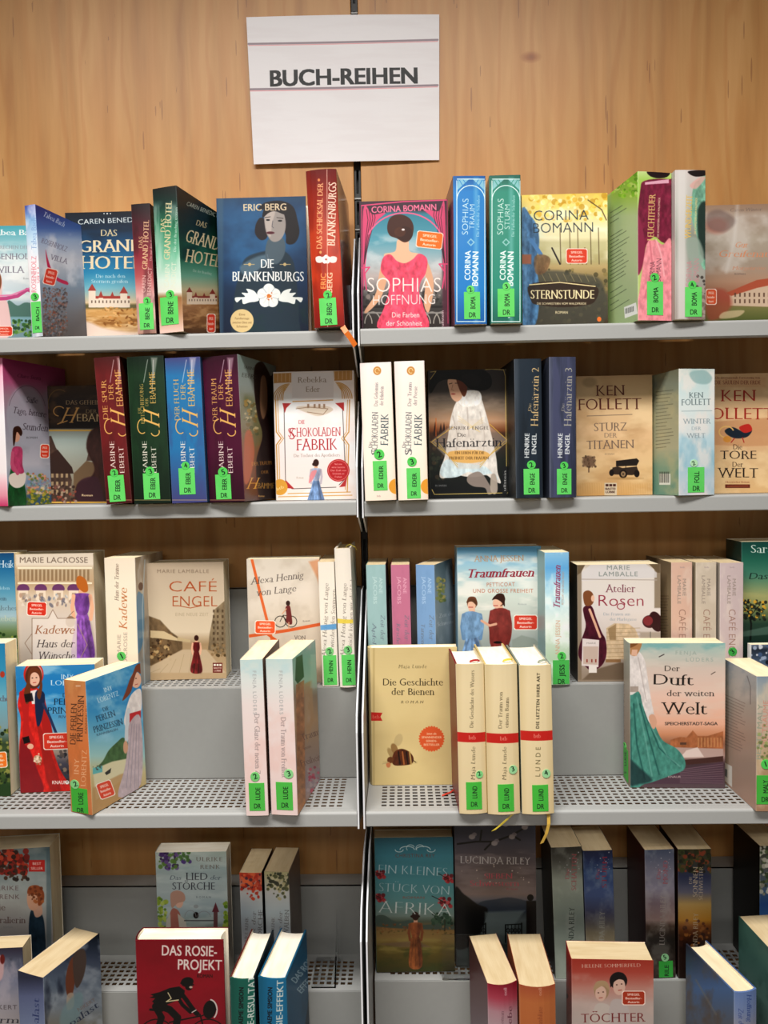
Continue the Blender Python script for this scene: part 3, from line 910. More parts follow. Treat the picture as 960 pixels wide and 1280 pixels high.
def grand1(c):
    c.g([(262, '131a26'), (285, '10324a'), (310, '1a5c86'), (340, '2f86ac'), (360, '7cb6c4'), (378, 'e0c8a4'), (386, 'd8a868'), (405, 'c09058'), (420, 'd8b898')])
    c.n('1a2634', .5, 30, 10, i=3, y1=330)
    c.r(80, 380, 200, 386, '5a5a3c', 3, .8)
    castle(c, 136, 381, 1.1)
    c.n('7a4a1c', .6, 14, 4, y0=386, y1=412); c.n('f0d0a0', .7, 22, 4, i=2, y0=386)
    c.p([(84, 400), (110, 402), (130, 410), (170, 416), (195, 408), (195, 440), (84, 440)], 'ecd8cc', 4, .9, 1)
    c.dots(128, 384, 170, 408, ['e8b878', 'b07a3c', 'd89a58', '8a5828'], 60, 1, 2.6, asp=.5)
    c.e(134, 267, 1, 1, 'ddd'); c.e(138, 267, .8, .8, 'ddd'); c.e(130, 267, .8, .8, 'ddd')
    c.t(97, 277.5, 'CAREN BENEDICT', 6.2, 'e6eaea', '', w=86, an='l', r=2.5)
    c.t(136, 291, 'DAS', 8, 'd8c49c', 'sb', w=21); c.t(98, 308, 'GRAND', 15, 'e6d2b0', 'sb', w=82, an='l', r=1); c.t(100, 328, 'HOTEL', 16, 'e6d2b0', 'sb', w=78, an='l')
    c.t(138, 345, 'Die nach den', 4.4, 'd8e6e8', 's', w=37); c.t(137, 351.5, 'Sternen greifen', 4.4, 'd8e6e8', 's', w=46)
face('deep blue novel with gold lettering above a white seaside palace, face out', G1L, 'L1', 87, 194, 265, 1.155, .035, arts={'front': grand1}, col='16384c')
def gh2(c):
    c.g([(256, '2c2024'), (285, '5a2430'), (320, '8a3440'), (345, 'b05a5c'), (370, 'd8a8a4'), (400, 'c8a89c'), (420, 'b08878')])
    c.n('30181c', .4, 8, 30)
    c.t(176, 303, 'DAS', 5, 'c8a47c', 'sb', w=15, r=88); c.t(182, 306, 'GRAND HOTEL', 6.5, 'd8b48c', 'sb', w=62, r=88); c.t(189, 302, 'Die mit dem Feuer spielen', 2.6, 'ead2c8', 's', w=48, r=88)
    c.t(180, 355, 'CAREN', 4.5, 'e0b8b0', '', w=22, r=88); c.t(187, 352, 'BENEDICT', 4.5, 'e0b8b0', '', w=36, r=88)
spine('thin dark red novel spine fading to pink, right of the blue seaside palace novel', G1L, 'L1', 172, 195.5, 255, 1.06, .125, phi=4, tilt=1.2, arts={'spine': gh2, 'frontc': '3a2226'}, col='4a2a30',
      labels=[LB(174.5, 379, 192, 412, 'BENE', '2', 184, 376, 4.6)])
def gh3s(c):
    c.g([(233, '2a2a28'), (255, '24403a'), (285, '3c8060'), (320, '7cba9c'), (350, 'cfe0d4'), (365, 'dcdcd0'), (372, '9a7048'), (392, 'b89070'), (415, 'e8c8bc')])
    c.n('dfe8e0', .35, 6, 30, i=2, y0=250, y1=350)
    c.t(204, 282, 'DAS', 6, 'd6c096', 'sb', w=17, r=88); c.t(210, 288, 'GRAND HOTEL', 7.5, 'd6c8a0', 'sb', w=74, r=88); c.t(219.5, 287, 'Die der Brandung trotzen', 3, 'e6ece4', 's', w=56, r=88)
    c.t(209, 345, 'CAREN', 5.5, 'd8dcc8', '', w=30, r=88); c.t(217, 348, 'BENEDICT', 5.5, 'd8dcc8', '', w=40, r=88)
def gh3f(c):
    c.g([(235, '161c1c'), (290, '1a3a30'), (320, '2c6a50'), (345, '6ea48c'), (362, 'c0b490'), (378, 'a87a4c'), (400, '7a5030'), (418, '4c3020')])
    c.n('0e1c18', .5, 16, 20, i=1, y1=330)
    c.n('e0b888', .5, 12, 5, i=2, y0=372)
    castle(c, 252, 378, .8, 'dcc8b0', '8a3c30')
    c.t(253, 262, 'CAREN BENEDICT', 5, 'd8d8c8', '', w=42, r=-22)
    c.t(252, 280, 'DAS', 7, 'cdb88e', 'sb', w=14, r=-18); c.t(254, 300, 'GRAND', 16, 'dcc8a0', 'sb', w=44, r=-16); c.t(254, 323, 'HOTEL', 16, 'dcc8a0', 'sb', w=44, r=-10)
    c.t(253, 340, 'Die der Brandung', 3.4, 'cfd8c8', 's', w=24, r=-10)
    c.badge(264, 404, 11, 24, r=0)
spine('tall dark green novel with its cover turned outwards, left of the blue portrait novel', G1L, 'L1', 199.5, 229.5, 233, 1.052, .132, phi=15, tilt=1.2, arts={'spine': gh3s, 'front': gh3f}, col='1c2c28',
      labels=[LB(201, 371, 223, 406, 'BENE', '3', 213, 368, 5.2)])
def blank(c):
    c.g([(246, '2c4a66'), (262, '284f74'), (300, '245078'), (340, '1e446a'), (380, '17304a'), (415, '122438')])
    c.e(322, 300, 50, 50, '38709c', 40, .6); c.n('16304c', .4, 40, 30)
    c.r(272, 240, 279, 440, '4a6478', 3, .6)
    # portrait
    c.p([(300, 340), (308, 322), (330, 314), (350, 312), (364, 322), (370, 345), (374, 400), (374, 445), (296, 445), (292, 380)], '2a3c48', 2, .95, 1)
    c.p([(300, 334), (318, 322), (336, 318), (336, 326), (310, 345)], '6c8494', 3, .7, 1)
    c.p([(336, 298), (354, 298), (356, 316), (346, 330), (332, 322)], '54646e', 1.5, 1, 1)
    c.p([(322, 264), (330, 254), (350, 251), (366, 258), (372, 276), (374, 292), (368, 304), (358, 304), (356, 290), (338, 262)], '241c20', 1.2, 1, 1)
    c.p([(320, 280), (326, 272), (334, 278), (334, 296), (326, 300), (319, 292)], '2a2024', 1, 1, 1)
    c.p([(331, 268), (340, 260), (352, 262), (357, 276), (356, 290), (350, 300), (341, 302), (334, 294), (331, 282)], '9c9490', 1.2, 1, 1)
    c.p([(331, 268), (338, 262), (344, 264), (340, 280), (338, 296), (333, 288)], 'c0b4ac', 2, .8, 1)
    c.p([(328, 272), (332, 258), (348, 252), (358, 262), (356, 268), (344, 264), (336, 266)], '241c20', .8, 1, 1)
    c.e(335, 275, 2.4, 1.1, '181418'); c.e(350, 276, 2.6, 1.1, '181418'); c.l([(331, 272), (338, 271)], .7, '2a2020'); c.l([(346, 272), (354, 273)], .7, '2a2020')
    c.l([(341, 276), (340, 283), (342, 285)], .7, '5a5860'); c.e(338, 291, 5, 1.7, '5a2430', .6)
    c.l([(334, 318), (337, 330), (340, 338)], .8, '6a7a88')
    c.n('22423c', .5, 18, 10, i=3, y0=375, x0=300)
    c.t(331, 259, 'ERIC BERG', 8.4, 'dcc8a8', 'b', w=55, r=1)
    c.t(334, 329.5, 'DIE', 11, 'eef0ee', 'sb', w=17); c.t(335, 345.5, 'BLANKENBURGS', 12, 'f2f2ee', 'sb', w=90)
    for k in (-1, 1):
        c.e(334+k*22, 330.5, 2, 2, 'c8b080'); c.l([(334+k*16, 330.5), (334+k*29, 330.5)], .8, 'c8b080')
        P = [(336+k*12, 374), (336+k*18, 364), (336+k*28, 361), (336+k*26, 366), (336+k*34, 366), (336+k*30, 371), (336+k*42, 372), (336+k*40, 378), (336+k*34, 374), (336+k*32, 380), (336+k*24, 378), (336+k*16, 377)]
        c.p(P, 'e8ece8', .6, 1, 1)
    for i in range(5):
        q = math.radians(90+72*i); c.e(336+8*math.cos(q), 370-8.5*math.sin(q), 7, 7, 'ecece8', .6)
        c.l([(336, 370), (336+11*math.cos(q), 370-11*math.sin(q))], .5, 'c8ccc8')
    for i in range(5):
        q = math.radians(54+72*i); c.l([(336+5*math.cos(q), 370-5*math.sin(q)), (336+13*math.cos(q), 370-13*math.sin(q))], .7, 'a8b4b8')
    c.e(336, 370, 2.6, 2.6, 'd8843c'); c.dots(331, 365, 341, 375, ['c0602c'], 12, .4, .8)
    c.e(302.5, 401, 14.5, 14.5, 'd8c08c', .6)
    for i, s_ in enumerate(('»Eine', 'Familiensaga', 'zwischen Glanz und', 'Schatten«')): c.t(302.5, 393+i*5, s_.strip('»«'), 2.6, '7a6040', '', w=(8, 18, 24, 14)[i])
face('dark blue hardback with a portrait and white flower ornament, face out', G1L, 'L1', 275, 386, 247, 1.145, .042, arts={'front': blank, 'spinec': '2c4258'}, hc=True, col='1c3048', pages='white')
def schick(c):
    c.g([(213, '6c2826'), (240, '8c2e22'), (290, 'b8472c'), (350, 'bf4428'), (385, 'a03226'), (412, '7c2822')])
    c.n('7a2820', .4, 10, 30)
    c.r(384, 205, 388, 420, '8a3428', 2, .5)
    c.t(400, 271, 'DAS SCHICKSAL DER', 7, 'e8b080', 'sb', w=82, r=89); c.t(415, 268, 'BLANKENBURGS', 9.5, 'eed8c4', 'sb', w=80, r=89)
    c.e(399, 226, 1.6, 1.8, 'd88858'); c.e(401, 316, 1.6, 1.8, 'd8a060')
    for k in (-1, 1): c.p([(408+k*3, 325), (408+k*7, 321), (408+k*13, 322), (408+k*12, 328), (408+k*6, 329)], 'e4dcd8', .6, 1, 1)
    for i in range(5): c.e(408+3*math.cos(1.26*i+.3), 325-3*math.sin(1.26*i+.3), 2.8, 2.8, 'e8e4e2', .5)
    c.e(408, 325, 1.2, 1.2, 'b04030')
    c.t(404.5, 352, 'ERIC', 6.5, 'eea060', 'b', w=20, r=89); c.t(412.5, 354, 'BERG', 6.5, 'eec8a8', 'b', w=26, r=89)
    c.l([(409, 213), (410, 412)], .9, 'e8c8b8', .75)  # gloss streak of the rounded spine, painted into the print
rB, _ = spine('thick rust red hardback, tallest spine at the right end of the top left shelf', G1L, 'L1', 393, 431, 213, 1.045, .135, phi=3, tilt=2.0, hc=True, bulge=.003, arts={'spine': schick, 'frontc': '6a2a24'}, col='8a3226', pages='white', rough=.2, coat=.6,
      labels=[LB(400, 373, 421, 407, 'BERG', '2', 410, 369, 5.4)])
ribbon(rB, [(x_at(428, 1.07, .2044), 1.07, .2044+.004), (x_at(428, 1.046, .206), 1.046, .2065), (x_at(433, 1.040, .196), 1.041, .197), (x_at(438, 1.042, .19), 1.044, .190), (x_at(444, 1.046, .185), 1.048, .180)], .0072, 'ef7a28', (.7, 0, .6), 'orange ribbon hanging over the shelf edge')

def nouveau(c, x0, x1, y0, y1, col, lo):
    c.r(x0, y0, x1, y1, col, 2, .0)
def sophia(c):
    c.g([(249, '3a3038'), (262, '46444c'), (268, '3f8496'), (300, '5f9cac'), (325, 'a4b4b8'), (345, 'b8aca8'), (358, '8a8482'), (375, '4a4846'), (408, '38302e')])
    c.n('d8d8d8', .5, 24, 12, i=2, y0=290, y1=350)
    c.dots(452, 360, 560, 380, ['6a6462', '3a3634', '8a807a'], 70, 1, 3)
    for x in (455, 466, 528, 540, 552): c.arc(x, 404, 10, 14, 0, 180, 1.4, '9c968e'); 
    c.r(449, 382, 562, 385, '302c2c', 1); c.r(449, 390, 562, 392, '8c8884', 1)
    c.r(447, 255, 454, 410, '5a3c4c', 2, .8); c.r(553, 249, 563, 410, '5c3442', 3, .9)
    # pink frame with whiplash corners
    c.p([(449, 252), (562, 246), (562, 285), (546, 270), (530, 264), (490, 262), (470, 272), (458, 300), (449, 330)], '4a3440', 1, 1)
    c.p([(454, 262), (466, 268), (482, 266), (470, 278), (461, 300), (457, 330), (454, 360)], 'd4527a', 1, 1, 1); c.p([(556, 256), (548, 264), (530, 262), (544, 276), (552, 300), (554, 330), (557, 360)], 'd4527a', 1, 1, 1)
    for q in range(4):
        c.l([(458+q*3, 262), (460+q*3, 275-q), (457+q*1.5, 300), (455, 330)], .7, '3c2430'); c.l([(553-q*3, 258), (551-q*3, 272-q), (554-q*1.5, 298), (556, 330)], .7, '3c2430')
    c.arc(506, 312, 50, 46, 25, 155, 1.8, 'e06a90')
    c.l([(452, 257), (504, 252), (558, 250)], 1.6, 'd8507a'); c.l([(452, 257), (452, 400)], 1.2, 'd8507a', .8); c.l([(559, 250), (560, 404)], 1.2, 'c04468', .8)
    c.l([(452, 335), (462, 334), (456, 342), (458, 362)], 1.6, 'd8507a'); c.l([(559, 330), (549, 330), (556, 340), (553, 360)], 1.6, 'd8507a')
    # lady from behind
    c.p([(497, 300), (510, 300), (512, 314), (524, 318), (516, 332), (488, 330), (480, 318), (494, 314)], 'e6b898', .8, 1, 1)
    c.p([(480, 322), (474, 342), (470, 366), (456, 388), (460, 390), (476, 372), (484, 345)], 'd8a888', .8, 1, 1); c.p([(530, 320), (540, 342), (542, 362), (536, 390), (530, 380), (532, 350)], 'd8a888', .8, 1, 1)
    c.p([(479, 322), (488, 318), (496, 326), (506, 329), (516, 324), (524, 317), (534, 324), (532, 342), (526, 352), (524, 366), (530, 385), (533, 412), (474, 412), (480, 385), (486, 364), (484, 350), (476, 338)], 'e0536c', .8, 1, 1, .5)
    c.n('f07c90', .35, 4, 6, i=1, y0=330, y1=412, x0=482, x1=528)
    c.p([(484, 284), (488, 272), (500, 268), (512, 273), (517, 284), (514, 298), (506, 303), (496, 298), (487, 294)], '4e2e22', .8, 1, 1); c.e(506, 292, 10, 9, '422419', .8); c.e(500, 290, 7, 6, '5e3a28', 1, .7); c.e(504, 287, 2, 1.4, 'd8d0d0')
    c.t(505, 260.5, 'CORINA BOMANN', 7.6, 'ee7c9c', 'b', w=82, r=2.5)
    c.t(505, 356, 'SOPHIAS', 18, 'f4e2da', 'l', w=94); c.t(505, 374.5, 'HOFFNUNG', 12.5, 'e8e0dc', 'l', w=80, r=1)
    c.t(507, 393.5, 'Die Farben', 6.2, 'f2e6dc', '', w=35); c.t(505, 404, 'der Schönheit', 6.2, 'f2e6dc', '', w=45)
    c.t(553, 398, 'ullstein', 3.4, 'e8d8d8', '', w=20, r=90)
    c.badge(537, 300, 33, 21, r=-6, col='ec7424')
face('paperback showing a woman in a coral dress from behind, top right shelf', G1R, 'R1', 452, 562, 251, 1.084, .038, arts={'front': sophia}, col='503040')
def mk_art_spine(bg, bg2, x0, x1, t1, t2, t3):
    def f(c):
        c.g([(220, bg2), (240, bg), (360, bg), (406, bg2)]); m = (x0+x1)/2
        c.r(m+4, 222, m+9, 404, 'cfe8ee', 4, .28)  # soft vertical sheen of the glossy spine, painted in
        for k in (-1, 1):
            c.l([(m+k*17.5, 226), (m+k*17.5, 402)], 1, 'dff0ee')
            c.p([(m+k*2, 224), (m+k*16, 225), (m+k*17, 238)], 'a8d4dc', .6, .75); c.l([(m+k*15, 224), (m+k*8, 236)], .8, bg); c.l([(m+k*10, 224), (m+k*5, 232)], .8, bg)
        c.arc(m, 250, 17.5, 18, 0, 180, 1.1, 'dff0ee'); c.l([(m-17.5, 402), (m+17.5, 402)], 1, 'dff0ee'); c.l([(m-17, 224), (m+17, 224)], 1, 'dff0ee')
        c.t(m-7, 271, 'SOPHIAS', 7.5, 'e8f0ea', 'l', w=46, r=89); c.t(m+1.5, 271, t1, 6.4, 'e4eeea', 'l', w=t2, r=89); c.t(m+9, 270, 'Die Farben der Schönheit', 3.6, 'cfe4e4', 's', w=52, r=89)
        c.p([(m, 298), (m+5, 303), (m, 308), (m-5, 303)], 'b8d8d8', .5, .7); c.p([(m, 300), (m+3, 303), (m, 306), (m-3, 303)], bg, .5)
        c.t(m-4, 332, 'CORINA', 7, 'eef6f2', 'b', w=37, r=89); c.t(m+5.5, 336, 'BOMANN', 7.4, 'eef6f2', 'b', w=44, r=89); c.t(m+3, 394, 'ull', 4, 'eef6f2', '', w=8, r=89)
    return f
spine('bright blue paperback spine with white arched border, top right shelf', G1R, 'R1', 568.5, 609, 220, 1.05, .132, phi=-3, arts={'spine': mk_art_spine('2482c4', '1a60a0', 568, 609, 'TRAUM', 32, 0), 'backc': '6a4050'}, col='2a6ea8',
      labels=[LB(580, 365, 600, 399, 'BOMA', '2', 588, 362, 5, dcol='62d564')], coat=.5)
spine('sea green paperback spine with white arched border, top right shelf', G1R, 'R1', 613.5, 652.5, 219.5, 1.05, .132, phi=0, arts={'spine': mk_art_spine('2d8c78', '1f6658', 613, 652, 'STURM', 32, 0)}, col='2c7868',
      labels=[LB(622, 361, 643, 396, 'BOMA', '3', 633, 358, 5, dcol='62d564')], coat=.5)
def stern(c):
    c.g([(241, 'e8c860'), (262, 'f0dc90'), (285, 'f2e6bc'), (310, 'e8dcae'), (335, 'b8a070'), (350, '8a7a54'), (370, '6a5e48'), (404, '4a3c2c')])
    c.dots(655, 243, 760, 275, ['f8e890', 'e0b030', 'f4d868', 'fff4c8', 'c89828'], 130, 1.5, 4, .7)
    c.n('fff6d8', .7, 26, 16, i=1, y0=255, y1=330)
    c.r(653, 300, 760, 330, '8a8a5a', 6, .35)
    for x in (700, 712, 722, 738, 748): c.l([(x, 285), (x+1, 330)], 1.4, '5a4a30', .6)
    c.l([(735, 250), (752, 262), (758, 275)], 1.4, '5a4830', .8); c.l([(728, 330), (731, 310), (733, 330)], 2, '8a6a40', .7)
    c.dots(652, 335, 760, 404, ['5c5a38', '8a7a4a', '3c3a28', 'a08c58', '6c6040'], 160, 1, 3, .6)
    c.p([(652, 345), (690, 338), (720, 342), (752, 352), (752, 404), (652, 404)], '4c4c44', 4, .75, 1)
    for x in range(668, 745, 9): c.l([(x, 342), (x+5, 352)], .8, 'a89870', .6)
    c.p([(651, 268), (664, 271), (672, 285), (674, 305), (670, 330), (674, 360), (670, 404), (651, 404)], '5580a8', 1.5, 1, 1, .7); c.l([(662, 280), (668, 320), (664, 400)], 3, '2c4868', .5, 3); c.l([(656, 290), (658, 400)], 3, '84a8c8', .4, 3); c.r(651, 318, 664, 330, 'b06a4c', 2, .9)
    c.l([(664, 300), (676, 318)], 5, '5a8abc'); c.l([(690, 310), (700, 330)], 2, '3a3430'); c.p([(668, 322), (678, 318), (688, 324), (682, 340), (670, 342)], '7c5c40', 1.5, .8, 1, .6)
    c.t(701, 269, 'CORINA', 12.5, '33404c', 'l', w=70, r=1); c.t(704, 284.5, 'BOMANN', 12.5, '33404c', 'l', w=78, r=1)
    c.p([(662, 356), (700, 352), (745, 358), (744, 376), (730, 382), (700, 384), (672, 381), (664, 376)], '3c2c20', 1, .9, 1); c.l([(662, 356), (700, 353), (744, 358)], 1.2, 'f0dca8')
    c.t(703, 368, 'STERNSTUNDE', 11, 'f2e2b4', 'sb', w=80); c.t(702, 379.5, 'DIE SCHWESTERN VOM WALDFRIEDE', 2.8, 'e8dcb8', 'b', w=62); c.t(702, 390.5, 'ROMAN', 3.2, 'e0d0a8', 'b', w=16)
    c.e(749, 399, 2.6, 3, 'e87838', .6)
    c.badge(721, 320, 27, 19, r=0, col='d84a30')
face('golden autumn novel with pale trees and a blue coat at its edge, face out', G1R, 'R1', 653, 760, 243, 1.105, .04, arts={'front': stern}, col='6a6040')
def leucht_b(c):
    c.g([(215, '7cba3c'), (245, '9cc45c'), (270, 'b4c89c'), (330, 'b8c8a0'), (400, 'a8bc90')])
    c.dots(758, 214, 800, 246, ['7cc030', 'a0d84c', '5c9828', 'c4e080'], 90, 1.2, 3, .8)
    c.r(757, 240, 764, 400, '98b880', 3, .6)
    for i, (y0, y1, s0) in enumerate(((262, 275, 3), (292, 350, 13), (362, 385, 4))):
        for j in range(s0):
            y = y0+(y1-y0)*j/(s0-1); c.lines(763, y+4, 787-3*(j % 3), y+4, 1, '5c6a54', 1.0, .7, seed=j, slope=-.62)
    c.p([(780, 384), (795, 378), (797, 392), (781, 398)], 'eef0ec', .5)
    for i in range(7): c.l([(782+i*1.6, 386-i*.5), (782+i*1.6, 392-i*.5)], .7, '303434')
def leucht_s(c):
    c.g([(213, 'd4dcb4'), (225, '9cc45c'), (300, 'a8c468'), (400, 'c8c0a0')])
    c.r(795, 205, 842, 405, 'b4d070', 2, .4)
    c.p([(800, 240), (806, 226), (836, 224), (842, 230), (840, 300), (828, 303), (818, 296), (808, 306), (800, 332), (795, 300)], '7c2c44', 1.2, 1, 1, .5)
    c.p([(797, 270), (804, 290), (806, 320), (798, 344), (794, 320)], '8e3450', 1.5, 1, 1)
    c.p([(806, 228), (836, 224), (836, 229), (806, 231)], 'e8b8c8', 1, .9)
    c.p([(810, 214), (836, 214), (834, 221), (822, 223), (812, 220)], '2c1a1c', 1, 1, 1)
    c.p([(808, 306), (818, 300), (828, 306), (840, 304), (842, 405), (797, 405), (800, 360)], 'e8949c', 1.2, 1, 1, .35); c.l([(820, 300), (826, 318), (830, 345)], 2, 'f4b8bc', .7); c.l([(812, 302), (815, 330), (806, 372)], 2, 'c8707c', .6)
    c.t(814, 272, 'LEUCHTFEUER', 8, 'd8b878', 'sb', w=58, r=88); c.t(823, 272, 'DIE SCHWESTERN VOM WALDFRIEDE', 2.4, 'e8d4b0', 'b', w=50, r=88)
    c.t(815, 340, 'CORINA', 6.5, '5a4048', 'l', w=26, r=88); c.t(823, 338, 'BOMANN', 6.5, '5a4048', 'l', w=30, r=88)
spine('fresh green backed novel with a pink skirt on its spine, top right shelf', G1R, 'R1', 797.5, 840, 214, 1.05, .132, phi=-11, arts={'spine': leucht_s, 'back': leucht_b}, col='a8bc8c',
      labels=[LB(808.5, 352, 828.5, 394, 'BOMA', '2', 818, 347, 5.6)])
def wund_b(c): c.g([(212, 'cfc8c4'), (400, '9c9890')])
def wund_s(c):
    c.g([(212, 'cfc4c0'), (250, 'bcbcb4'), (300, '8c9084'), (340, 'a4a49c'), (400, '8c7c74')])
    c.r(846, 205, 858, 400, 'd8d4d0', 6, .8)
    c.p([(866, 236), (872, 226), (884, 226), (884, 330), (874, 326), (872, 300), (864, 270)], '7cac94', 1.5, 1, 1, .5); c.p([(872, 262), (884, 256), (884, 320), (874, 312)], '263430', 3, .9, 1)
    c.p([(861, 214), (882, 213), (882, 219), (870, 221), (862, 218)], '241a1c', 1, 1, 1); c.p([(862, 232), (874, 222), (882, 222), (870, 236)], 'd8a8a0', 1.5, .8, 1)
    c.p([(858, 300), (872, 298), (880, 318), (876, 330), (862, 326)], '9aa89c', 3, .8, 1); c.dots(868, 345, 884, 396, ['4a4440', '7c6c64', 'a89890'], 40, 1, 3)
    c.t(860.5, 271, 'WUNDERZEIT', 7.6, 'd8b468', 'sb', w=54, r=88); c.t(869.5, 270, 'DIE SCHWESTERN VOM WALDFRIEDE', 2.4, 'e0c890', 'b', w=46, r=88)
    c.t(861, 343, 'CORINA', 7, 'c88890', 'l', w=34, r=88); c.t(870, 338, 'BOMANN', 7, 'c88890', 'l', w=30, r=88)
spine('pale grey novel with a mint sleeve on its spine, top right shelf', G1R, 'R1', 844, 882, 212.5, 1.05, .132, phi=-5, arts={'spine': wund_s, 'back': wund_b}, col='c0bab4',
      labels=[LB(856, 359, 877, 396, 'BOMA', '4', 865, 356, 5)])
def gut(c):
    c.g([(252, 'a0826c'), (270, 'a89484'), (300, 'b0a494'), (330, 'a89888'), (352, 'b49078'), (372, '9c6850'), (385, '7c7a4c'), (400, '5c6438')])
    c.n('d8d0c8', .6, 30, 24, i=1, y0=262, y1=345); c.e(896, 282, 14, 10, 'b87868', 6, .8); c.p([(884, 268), (900, 262), (920, 276), (905, 290), (886, 285)], '7c6a66', 4, .6, 1)
    c.p([(912, 366), (948, 352), (975, 350), (975, 384), (912, 382)], 'cdb49c', 1, 1); c.p([(908, 366), (946, 350), (975, 346), (975, 354), (946, 360), (914, 370)], 'b05c44', 1)
    for i in range(9): c.r(918+i*6, 366, 920+i*6, 371, '5c4438', .5, .8); c.r(918+i*6, 374, 920+i*6, 379, '5c4438', .5, .8)
    c.p([(884, 366), (905, 362), (915, 380), (900, 398), (884, 398)], 'a85040', 5, .7, 1); c.p([(905, 390), (930, 388), (922, 396), (900, 398)], 'c8b490', 1.5, .8, 1)
    c.t(932, 262, 'Caren Winter', 4, '7c6c64', 's', w=40, r=1.5, sk=.3)
    c.t(926, 306, 'Gut', 7, 'd8906c', 's', w=16, sk=.3); c.t(930, 317, 'Greifenau', 8.5, 'd8906c', 's', w=66, sk=.3); c.t(936, 335, 'Morgenröte', 4.6, 'c88c70', 's', w=42, sk=.3); c.t(925, 342.5, 'ROMAN', 2, '6a5c54', '', w=14)
    c.badge(889, 371, 14, 20, col='d8603c'); c.l([(922, 255), (918, 300), (908, 340)], 4, 'e4e0dc', .35, 4)
face('grey brown country manor novel at the right edge, top right shelf', G1R, 'R1', 880, 986, 256, 1.14, .03, arts={'front': gut}, col='8a7868')

r = empty('steel_bookend', (x_at(424, 1.11, .2044), 1.12, EYE+.2044+.0006)); tag(r, 'dark grey steel bookend plate half hidden behind the rust red hardback', 'bookend')
m = MB(); m.box(0, .0175, 0, .0012, 0, .075); m.build('upright_plate', plain('dark_grey_steel', '5c5c60', .45), r)
m = MB(); m.box(0, .0175, .0012, .07, 0, .0012); m.build('foot_plate', plain('dark_grey_steel_foot', '5c5c60', .45), r)

# ================================================================== SECOND SHELVES
G2L, G2R = 'novels on the second left shelf', 'novels on the second right shelf'
def tage_s(c):
    c.g([(448, 'd880a0'), (470, 'e8b8c8'), (520, 'f0e4e6'), (590, 'ecdcdc'), (620, 'd890a0'), (632, 'c04870')])
def tage_f(c):
    c.g([(450, '9c3c64'), (475, 'a85478'), (495, 'a0808e'), (540, '9c98a4'), (580, 'b8b4bc'), (604, '8c98a8'), (632, '505440')])
    c.n('8e9098', .4, 20, 20, y0=480, y1=590)
    c.e(32, 520, 24, 38, 'a4a4ae', 3, .6); c.arc(34, 520, 24, 38, 20, 160, .8, '6c5c68', .7)
    c.dots(34, 592, 64, 618, ['b86a4c', 'c8a468', '6a7a3c', 'd8987c', 'a8b4b0', 'e0c8a0'], 110, .8, 2.2); c.r(34, 600, 66, 608, '6888b0', 2, .5); c.r(34, 618, 66, 632, '3c5a78', 3, .8)
    c.dots(34, 612, 64, 632, ['8a8a3c', '5c6c34', 'b0a03c'], 50, 1, 2.4)
    c.t(36, 471, 'Claire Stern', 4.5, '4c2438', 's', w=30, r=-8, sk=.2)
    c.t(40, 500, 'Süße', 7.5, '3c3440', 's', w=15, r=-6, sk=.1); c.t(37, 515, 'Tage, bittere', 8, '3a2c34', 's', w=42, r=-8, sk=.1); c.t(44, 534, 'Stunden', 8.5, '3a2c34', 's', w=32, r=-4, sk=.1); c.t(40, 547, 'ROMAN', 2.5, '444', 's', w=14)
    c.p([(14, 584), (20, 578), (26, 582), (30, 600), (32, 634), (10, 634), (11, 604)], '20502c', 1, 1, 1, .6); c.p([(12, 594), (22, 590), (32, 592), (30, 606), (20, 610), (12, 604)], 'ddd0c4', 1, 1, 1)
    c.p([(15, 562), (22, 558), (28, 562), (28, 580), (30, 590), (24, 592), (14, 586)], 'b04468', .8, 1, 1, .4); c.l([(16, 566), (15, 580), (22, 592)], 4, 'c05878'); c.e(20.5, 546, 4.5, 6.5, 'cc9880', .6)
    c.p([(16, 548), (17, 535), (24, 533), (28, 540), (26, 545), (21, 540), (19, 552), (17, 558)], '3c241c', .7, 1, 1)
    c.badge(56, 564, 12, 18, r=-2)
spine('pale pink novel at the left photo edge, rose and grey cover, second left shelf', G2L, 'L2', -22, 10, 448, 1.073, .125, phi=17, arts={'spine': tage_s, 'front': tage_f}, col='c890a4')
